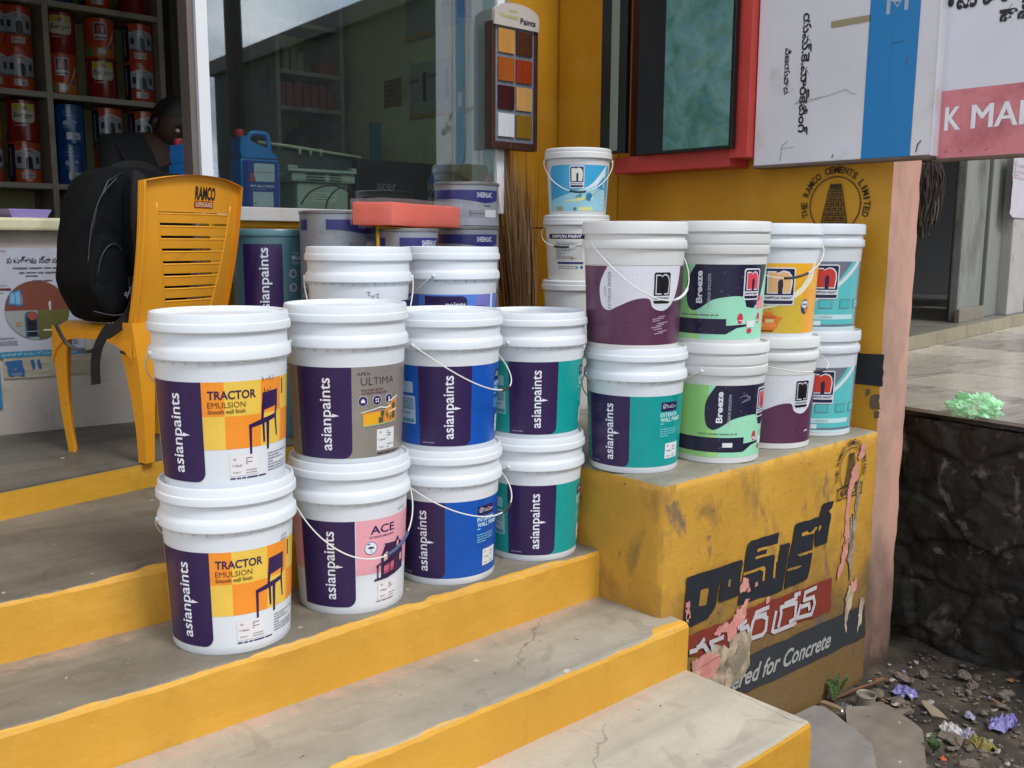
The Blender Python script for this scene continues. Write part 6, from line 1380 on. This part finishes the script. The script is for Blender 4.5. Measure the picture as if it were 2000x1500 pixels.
# ================================================================== BROOM, MOP
BR_ = M('broom_straw', '#80603f', .85, .3, 40, stretch=(1, 1, .2)); BR2 = M('broom_straw_light', '#a5835c', .85, .3, 40)
t = empty('broom_bundle', (.885, 1.30, ZP), 0, 'bundle of dry brown palm brooms standing upright in the corner by the small buckets', 'brooms')
bm = bmesh.new(); r = random.Random(3)
for i in range(640):
    a = r.uniform(0, 6.283); rr0 = .058*math.sqrt(r.random()); h = r.uniform(.5, 1.02)*(1.1-rr0*2.4) if r.random() > .08 else r.uniform(1.0, 1.22)
    b0 = Vector((rr0*math.cos(a), rr0*math.sin(a)*.8, r.uniform(0, .05))); k = 1+h*.9*r.uniform(.3, 1.0)
    b1 = Vector((rr0*math.cos(a)*k-.05*h+r.uniform(-.02, .02), rr0*math.sin(a)*.8*k+.03*h, h)); b1 += Vector((r.gauss(0, .022)*h, r.gauss(0, .02)*h, 0)); mid = b0.lerp(b1, .55)+Vector((r.uniform(-.014, .014), r.uniform(-.014, .014), 0))
    wd = r.uniform(.0015, .0045); sd = Vector((math.cos(a+1.3), math.sin(a+1.3), 0))*wd
    v0, v1, v2, v3, v4 = (bm.verts.new(q) for q in (b0-sd, b0+sd, mid+sd*1.1, mid-sd*1.1, b1))
    m_i = 1 if r.random() < .25 else 0
    for f in (bm.faces.new((v0, v1, v2, v3)), bm.faces.new((v3, v2, v4))): f.material_index = m_i
q = fin('straw', bm, [BR_, BR2], t, False, 'keep'); q['kind'] = 'stuff'
bm = bmesh.new(); tube(bm, [(.062*math.cos(a/10*3.1416*2), .052*math.sin(a/10*3.1416*2), .30+.02*math.sin(a)) for a in range(11)], .005, 6, cap=False); fin('tie', bm, BR2, t, True)
t = empty('mop_head', (1.55, -.18, 1.19), 0, 'dark string mop head hanging under the sign at the pink wall end', 'mop')
bm = bmesh.new(); r = random.Random(5)
for i in range(230):
    a = r.uniform(0, 6.283); rr0 = .066*math.sqrt(r.random()); L_ = r.uniform(.10, .20)*(1.25-rr0*7)+.06
    x, y = rr0*math.cos(a)*1.1, rr0*math.sin(a); pts = []
    for k in range(6):
        tt = k/5; s_ = 1+.55*math.sin(min(1, tt*1.4)*1.9)*.8-.35*tt; pts.append((x*s_+.003*math.sin(k*2+i), y*s_+.003*math.cos(k*2.3+i), .02-L_*tt))
    tube(bm, pts, .0028, 4, mat=r.choice((0, 0, 1)), cap=False)
q = fin('strings', bm, [M('mop_string', '#3d3532', .9, .35, 60), M('mop_string_pale', '#6a615c', .9, .3, 60)], t, False); q['kind'] = 'stuff'
bm = bmesh.new(); tube(bm, [(0, 0, 0), (0, 0, .35)], .011, 10); fin('handle', bm, M('mop_stick', '#5a4a3c', .7), t, True)

# ================================================================== NEIGHBOUR'S PORCH AND DRAIN WALL
m_, nt_, b_ = newmat('mossy_wall'); v_ = coords(nt_)
o_ = mixc(nt_, ramp(nt_, noi(nt_, v_, 3.5, 9, .68, .5), .40, .72), hexc('#131210'), hexc('#3f3830')); o_ = mixc(nt_, ramp(nt_, noi(nt_, v_, 7.5, 8, .6, .6), .57, .64), o_, hexc('#6f655a')); o_ = mixc(nt_, ramp(nt_, noi(nt_, v_, 5, 5, .6), .56, .70, (0, 0, 0, 1), (.6, .6, .6, 1)), o_, hexc('#2c3322'))
nt_.links.new(o_, b_.inputs['Base Color']); b_.inputs['Roughness'].default_value = .62; bump(nt_, b_, noi(nt_, v_, 26, 10, .7), .012, .9); MOSS = m_
wl = empty('drain_wall', (1.68, -.5, -.7), R_(-4), 'black mossy stone wall of the drain below the neighbouring porch', 'wall')
bm = bmesh.new(); g = []; ny, nz_ = 230, 110
for j in range(nz_+1):
    row = []
    for i in range(ny+1):
        y, z = .9-2.6*i/ny, -.05+.975*j/nz_
        q_ = Vector((y*4.2+.25*fbm(y*3, z*3), z*5.5+.25*fbm(y*3, z*3, 5), 0)); dd, pp_ = noise.voronoi(q_)
        ed = dd[1]-dd[0]; d_ = .014*min(1, ed/.16)**.6+.020*noise.cell(pp_[0]*7.3)
        row.append(bm.verts.new((-d_-.016*fbm(y*4, z*4)-.010*fbm(y*15, z*15, 4), y, z)))
    g.append(row)
for j in range(nz_):
    for i in range(ny): bm.faces.new((g[j][i], g[j][i+1], g[j+1][i+1], g[j+1][i])).smooth = True
fin('stone_face', bm, MOSS, wl)
o = rough_box('coping', -.035, .25, -1.7, .9, .925, .962, [MOSS, MOSS], .03, .012, 8, parent=wl)
TILE = [M('porch_tile_a', '#a79f92', .28, .12, 3, dirt='#5c564e', damt=.25, dscale=3, stretch=(1, 2.5, 1)), M('porch_tile_b', '#b8b0a1', .25, .1, 3, dirt='#625c54', damt=.2, dscale=3, stretch=(1, 2.5, 1)), M('porch_tile_c', '#999185', .3, .14, 3, dirt='#4c4640', damt=.3, dscale=3, stretch=(1, 2.5, 1))]
porch = empty('porch_floor', (1.66, -.3, .25), R_(-4)); porch['kind'] = 'structure'
o = box('slab', .13, 6.2, -1.4, 2.6, -.9, .0, M('porch_grout', '#3c3833', .9), porch)
cut = []
for i in range(10):
    for j in range(6):
        x0, y0 = .0+.6*i, -1.4+.66*j
        q = box('tile', x0+.003, x0+.597, y0+.003, y0+.657, .0005, .0145+rnd.uniform(0, .001), TILE[rnd.randrange(3)], porch, .001)
nb = empty('neighbour_building', (4.5, 1.5, .26), 0, 'neighbouring building with grey plaster pillars and a dark doorway', 'building')
dv = Vector((math.cos(R_(6.8)), math.sin(R_(6.8)), 0)); nv = Vector((-dv.y, dv.x, 0)); a0 = Vector((3.753, .847, 0))
def nbox(name, s0, s1, t0, t1, z0, z1, m, bev=.004):
    o = box(name, s0, s1, t0, t1, z0, z1, m, None, bev); o.location = a0; o.rotation_euler[2] = R_(6.8); return rel(o, nb)
GP = M('pillar_plaster', '#7b7c78', .8, .14, 2.5, dirt='#4c4844', damt=.25, dscale=3, stretch=(1, 1, .5)); GPL = M('pillar_pale', '#a3a19d', .75, .1, 3, dirt='#5c5852', damt=.1, dscale=5)
STT = M('step_tile', '#8d8468', .5, .12, 5, dirt='#5c5644', damt=.2)
for i in range(9): nbox('step_tile', -2.1+.62*i, -2.1+.62*i+.614, -.02, .0, .266, .352, STT, .002)
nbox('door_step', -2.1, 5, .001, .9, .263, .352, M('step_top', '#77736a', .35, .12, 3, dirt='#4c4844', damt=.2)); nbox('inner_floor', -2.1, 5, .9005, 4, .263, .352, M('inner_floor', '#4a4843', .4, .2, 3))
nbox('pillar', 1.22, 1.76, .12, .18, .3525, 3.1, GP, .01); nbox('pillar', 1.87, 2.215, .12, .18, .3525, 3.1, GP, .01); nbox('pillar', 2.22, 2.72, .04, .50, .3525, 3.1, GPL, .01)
nbox('skirting', 1.16, 1.77, .085, .119, .3525, .45, M('skirt_tile', '#77705f', .5, .15, 6), .003); nbox('dark_strip', 1.765, 1.865, .19, .22, .3525, 3.1, M('strip_dark', '#2a1f1c', .7, .3, 12), .003)  # skirting tile, and a narrow dark strip between the two grey pillars
nbox('dark_back_wall', -2.0, 14, 1.9, 2.0, .26, 3.2, M('doorway_shade_black', '#0c0b0a', .9, .3, 3)); nbox('side_wall', -2.05, -2.001, .1, 2.0, .26, 3.2, M('doorway_shade_black', '#0c0b0a')); nbox('roof', -2.05, 14, -.1, 4, 3.11, 3.3, M('roof_cement', '#77726a', .85, .1, 2)); nbox('blue_shutter', 2.9, 4.2, .3, .34, .3525, 3.1, M('blue_shutter', '#3c4654', .5, .15, 8))  # near-black colour stands in for the unlit room behind the doorway
nbox('inner_partition', .3, .9, 1.6, 1.7, .3525, 1.5, M('dim_board', '#2c2826', .8, .2, 4)); nbox('counter_block', -.6, .25, 2.4, 2.6, .3525, 1.2, M('dim_board', '#2c2826'))
for z in (1.25,): nbox('dark_shelf', -1.5, .75, .9, 1.2, 1.18, 1.24, M('dim_board', '#2c2826'))
def on_nb(s, t): q = a0+dv*s+nv*t; return q
t = empty('paper_notice', (0, 0, 0), 0, 'white paper notice with faint red print pasted on the neighbour\'s pale pillar', 'notice'); q = on_nb(2.02, .036); t.location = (q.x, q.y, 1.12); t.rotation_euler[2] = R_(6.8)
bm = bmesh.new(); n = 8; g = [[bm.verts.new((.02+.62*i/n, -.004-.012*abs(fbm(i*.4, j*.4, 2)), .03*(i == 0 and j == 0)+.52*j/n)) for i in range(n+1)] for j in range(n+1)]
for j in range(n):
    for i in range(n): bm.faces.new((g[j][i], g[j][i+1], g[j+1][i+1], g[j+1][i]))
fin('paper', bm, M('notice_paper', '#b9b5be', .7, .04), t, True); p = Print(); p.small(.04, .60, .30, .44, 6, '#b08a92', 0, 4); p.text('ANNA', .3, .49, .5, .05, '#8a7a8c', 0, bold=.0); p.build('print', t, on_plane((0, -.018, 0), (1, 0, 0), (0, 0, 1), (0, -1, 0)))

# ================================================================== LITTER IN THE DRAIN
def crumple(name, lab, cat, x, y, z, s, mat, seed, sub=3, amp=.45, group=None):
    """a folded scrap of film or paper: ragged sheet with sharp creases"""
    bm = bmesh.new(); r = random.Random(seed); rings = []; n = 26; L_ = 9
    c_ = bm.verts.new((0, 0, s[2]*1.1))
    for k in range(1, L_+1):
        ring = []
        for i in range(n):
            a = 6.2832*i/n; e = 1+.28*fbm(math.cos(a)*1.4+seed, math.sin(a)*1.4)+(.16*fbm(math.cos(a)*5+seed, math.sin(a)*5) if k == L_ else 0); f = k/L_
            px_, py_ = s[0]*1.25*f*e*math.cos(a), s[1]*1.25*f*e*math.sin(a)
            cr_ = abs(fbm(px_*38+seed, py_*38, 1, 2)); cr2 = abs(fbm(px_*85+seed, py_*85, 6, 2))
            ring.append(bm.verts.new((px_*(1-.25*cr_), py_*(1-.25*cr_), s[2]*(1.3*(1-f**2.2)*.75+2.2*cr_+1.0*cr2)-.003)))
        rings.append(ring)
    for i in range(n): bm.faces.new((c_, rings[0][i], rings[0][(i+1) % n]))
    for a, b in zip(rings, rings[1:]):
        for i in range(n): bm.faces.new((a[i], b[i], b[(i+1) % n], a[(i+1) % n]))
    o = fin(name, bm, mat, None, True, 18); o.location = (x, y, z); o.rotation_euler[2] = r.uniform(0, 6); tag(o, lab, cat, group); return o
m_, nt_, b_ = newmat('green_film'); b_.inputs['Base Color'].default_value = hexc('#b4f5bd', 1.); b_.inputs['Roughness'].default_value = .25; b_.inputs['Alpha'].default_value = .62; b_.inputs['Subsurface Weight'].default_value = .0
nt_.links.new(ramp(nt_, noi(nt_, coords(nt_), 14, 4), .38, .6, (.22,)*3+(1,), (.9,)*3+(1,)), b_.inputs['Alpha']); GF = m_
bm = bmesh.new(); bmesh.ops.create_icosphere(bm, subdivisions=5, radius=1)
for v in bm.verts:
    d = v.co.normalized(); rg = abs(fbm(d.x*1.5+4, d.y*1.5, d.z*1.5+2, 2)); rg2 = abs(fbm(d.x*4.2, d.y*4.2+3, d.z*4.2, 2))
    k = .82+.55*rg+.26*rg2+(.28 if d.x > .3 and d.z > .1 else 0)*abs(fbm(d.x*3, d.y*3, 8))
    v.co = Vector((d.x*.060, d.y*.082, max(-.45, d.z)*.058))*k
o = fin('plastic_bag', bm, GF, None, True, 22); o.location = (1.705, -.378, .285); tag(o, 'bright green crumpled plastic bag on the edge of the porch', 'plastic bag')
LIL = M('lilac_film', '#7f78b0', .4, .12, 10); 
crumple('plastic_scrap', 'lilac plastic scrap nearest the foot of the drain wall', 'litter', 1.19, -.415, -.70, (.035, .04, .016), LIL, 5, 3); crumple('plastic_scrap', 'large lilac plastic scrap at the right edge', 'litter', 1.22, -.745, -.70, (.035, .055, .018), LIL, 8, 3)
crumple('paper_scrap', 'white crumpled scrap left of the large lilac one', 'litter', 1.06, -.64, -.70, (.028, .04, .012), M('white_scrap', '#b9b4b4', .6), 9, 3); crumple('plastic_scrap', 'yellowish green crumpled scrap in front of the large lilac one', 'litter', 1.04, -.75, -.70, (.022, .055, .012), M('olive_scrap', '#857a40', .6), 12, 3)
crumple('paper_scrap', 'pale blue grey crumpled scrap between the white and lilac ones', 'litter', 1.06, -.69, -.70, (.02, .024, .014), M('pale_scrap', '#8c88a0', .5), 15, 3); crumple('orange_peel', 'small orange bit by the weed in front', 'litter', .86, -.70, -.70, (.009, .009, .007), M('orange_bit', '#c8552c', .6), 18, 2)
crumple('foil_packet', 'crumpled silver packet beside the tin can', 'litter', .915, -.335, -.70, (.022, .03, .012), M('foil', '#9a9a9c', .3, .1, 8, metal=.8), 21, 3); crumple('paper_scrap', 'small pale scrap between the cardboard and the large lilac one', 'litter', 1.20, -.64, -.70, (.012, .02, .009), M('pale_scrap', '#8c88a0', .5), 23, 2)
def slab(name, lab, pts, z0, th, mat, tilt=(0, 0), cat='slab'):
    c = Vector((sum(p_[0] for p_ in pts)/len(pts), sum(p_[1] for p_ in pts)/len(pts), z0)); bm = bmesh.new(); pr = ragged([(a-c.x, b-c.y) for a, b in pts], .005, len(name), 5); prism(bm, pr, 0, th)
    bmesh.ops.bevel(bm, geom=[e for e in bm.edges if all(v.co.z > th*.9 for v in e.verts)], offset=.003, segments=1, affect='EDGES'); o = fin(name, bm, mat); o.location = c; o.rotation_euler = (R_(tilt[0]), R_(tilt[1]), 0); return tag(o, lab, cat)
SLAB = concrete('slab_grey', '#7f7b76', '#918c85', 4, .7); SLB = concrete('slab_brown', '#6f6459', '#8f867b', 4, .75)
slab('paving_slab', 'flat grey slab lying against the end of the lowest step', [(.30, -.25), (.79, -.285), (.815, -.315), (.70, -.545), (.30, -.80)], -.71, .055, SLAB)
slab('broken_slab', 'broken pale brown slab lying tilted in the drain', [(.87, -.355), (.985, -.455), (.93, -.60), (.70, -.72), (.45, -.80), (.62, -.56), (.76, -.43)], -.715, .045, SLB, (2, -3))
slab('stone', 'rounded brown stone behind the broken slab', [(.955, -.375), (1.03, -.405), (1.02, -.45), (.96, -.44)], -.71, .035, M('brown_stone', '#77685a', .85, .2, 12, bmp=.004, bs=30), cat='stone')
slab('cardboard_piece', 'torn beige cardboard piece in the middle of the drain', [(1.165, -.485), (1.185, -.505), (1.13, -.60), (1.115, -.545)], -.70, .008, M('card', '#8f836c', .85, .2, 12, dirt='#2c2620', damt=.2, dscale=14), (0, -14), 'cardboard')
slab('coconut_shell', 'pale broken shell at the foot of the plinth under the weed', [(.87, -.262), (.905, -.255), (.905, -.33), (.88, -.335)], -.70, .018, M('shell', '#8a7358', .8, .2, 14), (0, 8), 'shell')
t = empty('rusty_can', (.985, -.372, -.692), 0, 'small dented grey can standing by the broken slab', 'can'); bm = bmesh.new(); lathe(bm, [(0, 0), (.032, 0), (.034, .004), (.031, .02), (.032, .043), (.035, .045), (.033, .048), (.029, .045), (.028, .03), (0, .028)], 28); fin('can', bm, M('dull_tin', '#8f877a', .55, .25, 12, dirt='#4c4238', damt=.3, metal=.2), t, True, 35)
bm = bmesh.new(); tube(bm, [(.93, -.27, -.69), (1.05, -.30, -.675), (1.20, -.34, -.668)], [.007, .006, .004], 7); tag(fin('stick', bm, M('stick_brown', '#6a4a30', .8, .2, 30), None, True), 'brown stick leaning along the foot of the plinth', 'stick')
LF = M('weed_leaf', '#48693c', .6, .3, 30)
def weed(x, y, z, h, n, lab, seed):
    t = empty('weed', (x, y, z), 0, lab, 'plant'); r = random.Random(seed); bs = bmesh.new(); bl = bmesh.new()
    for i in range(n):
        a = r.uniform(0, 6.283); L_ = h*r.uniform(.5, 1.0); tip = Vector((math.cos(a)*L_*.45, math.sin(a)*L_*.45, L_)); mid = tip*.5+Vector((0, 0, L_*.12)); tube(bs, [(0, 0, 0), mid, tip], .0011, 5)
        for k in range(7):
            f = .35+.65*k/6; base = Vector((0, 0, 0)).lerp(mid, min(1, f*2)) if f < .5 else mid.lerp(tip, f*2-1)
            for s_ in (-1, 1):
                b = a+s_*r.uniform(.8, 1.5); d_ = Vector((math.cos(b), math.sin(b), r.uniform(-.1, .5))).normalized(); w_ = d_.cross(Vector((0, 0, 1))).normalized(); l_ = r.uniform(.008, .014)
                vs = [bl.verts.new(base+q) for q in (Vector((0, 0, 0)), d_*l_*.5+w_*l_*.42, d_*l_, d_*l_*.5-w_*l_*.42)]; bl.faces.new(vs)
    fin('stem', bs, M('weed_stem', '#5c6a3c', .7), t, True); fin('leaves', bl, LF, t, False, 'keep')['kind'] = 'stuff'
weed(.985, -.262, -.70, .13, 9, 'small green weed growing at the foot of the plinth', 3); weed(.93, -.29, -.70, .09, 6, 'low green weed just left of the taller one at the plinth', 7); weed(.87, -.665, -.70, .055, 7, 'tiny weed by the broken slab near the lower right corner', 11)
bm = bmesh.new(); r = random.Random(9)
for i in range(420):
    x, y = r.uniform(.6, 1.62), r.uniform(-1.1, -.27); s_ = r.uniform(.003, .011); bmesh.ops.create_icosphere(bm, subdivisions=1, radius=s_, matrix=Matrix.Translation((x, y, -.698+.01*fbm(x*3, y*3))) @ Matrix.Diagonal((r.uniform(.6, 1.5), r.uniform(.6, 1.5), .5, 1)))
nmat = 4
for i in range(34):         # broken stone and brick lumps
    x, y = r.uniform(.85, 1.60), r.uniform(-1.1, -.34); s_ = r.uniform(.012, .030); mt = Matrix.Translation((x, y, -.700+s_*.35)) @ Matrix.Rotation(r.uniform(0, 3), 4, 'Z') @ Matrix.Rotation(r.uniform(-.4, .4), 4, 'X') @ Matrix.Diagonal((s_*r.uniform(.8, 1.8), s_, s_*.6, 1)); q = bmesh.ops.create_icosphere(bm, subdivisions=2, radius=1, matrix=mt)
    for v in q['verts']: v.co += Vector((fbm(*(v.co*45)), fbm(*(v.co*45+Vector((3, 3, 3)))), fbm(*(v.co*50)))) * s_*.5
for i in range(130):        # flat scraps: dead leaves, torn paper and film
    x, y = r.uniform(.75, 1.62), r.uniform(-1.15, -.27); s_ = r.uniform(.006, .020); a0_ = r.uniform(0, 6.28); z = -.688+.012*fbm(x*3, y*3)
    n_ = r.choice((4, 5, 6)); c_ = bm.verts.new((x, y, z+s_*.4)); ring = []
    for k in range(n_):
        t_ = a0_+6.283*k/n_; q = s_*r.uniform(.5, 1.3); ring.append(bm.verts.new((x+q*math.cos(t_), y+q*math.sin(t_)*.7, z+r.uniform(-.2, .5)*s_)))
    mi_ = r.choice((1, 1, 1, 2, 2, 3, 4))
    for k in range(n_):
        f = bm.faces.new((c_, ring[k], ring[(k+1) % n_])); f.material_index = mi_
o = fin('rubble', bm, [M('rubble_stone', '#6c6156', .85, .35, 40), M('dead_leaf', '#4a3826', .8, .3, 40), M('torn_paper_bits', '#9a948a', .7, .2, 40), M('film_bits', '#7c7a94', .4, .2, 40), M('wrapper_bits', '#8a5a30', .5, .3, 40)], None, False, 'keep'); tag(o, 'loose grit and crumbs of stone on the drain bed', 'gravel', kind='stuff')

# ================================================================== ACROSS THE STREET (seen as reflections in the window)
ob = empty('opposite_building', (6.2, -8, -.72), 0, 'low building across the street, seen only as a reflection in the shop window', 'building')
o = rel(box('wall', .0, 4.5, -14, -5.6, -.72, 3.85, M('opposite_wall', '#2f302e', .85, .15, 1), None, .0), ob); rel(box('parapet', -.1, 4.6, -14.1, -5.5, 3.851, 4.1, M('opposite_parapet', '#4c4c49', .85, .15, 1), None, .01), ob)
ob.location = (8.45, -9.28, -.72); ob.rotation_euler[2] = R_(-15.7)
bm = bmesh.new(); tube(bm, [(.10, -2.66, -.73), (.05, -2.64, 7)], [.075, .055], 14); tag(fin('street_pole', bm, M('pole_dark', '#3a3733', .8, .2, 4), None, True), 'street pole across the steps, seen only as a reflection in the window', 'pole')
t = empty('overhead_cables', (.05, -2.64, 5.5), 0, 'bundle of overhead street cables running from the pole', 'cables')
for k in range(6):
    bm = bmesh.new(); tube(bm, [(0, 0, .1*k), (3.5, 1.5, .1*k-.35+.03*k), (8, 3.2, .14*k)], .010, 5); tube(bm, [(0, 0, .1*k), (-4, -2, .1*k-.3), (-9, -4, .1*k)], .010, 5); fin('cable', bm, DK, t, True)
t = empty('round_hut', (-.3, -17.5, -.72), 0, 'small round tank on a roof, seen only as a reflection', 'tank'); bm = bmesh.new(); lathe(bm, [(1.3, 0), (1.3, 3.6), (1.1, 3.9), (0, 4.1)], 24); fin('tank', bm, M('tank_brown', '#5a5048', .8), t, True, 40)
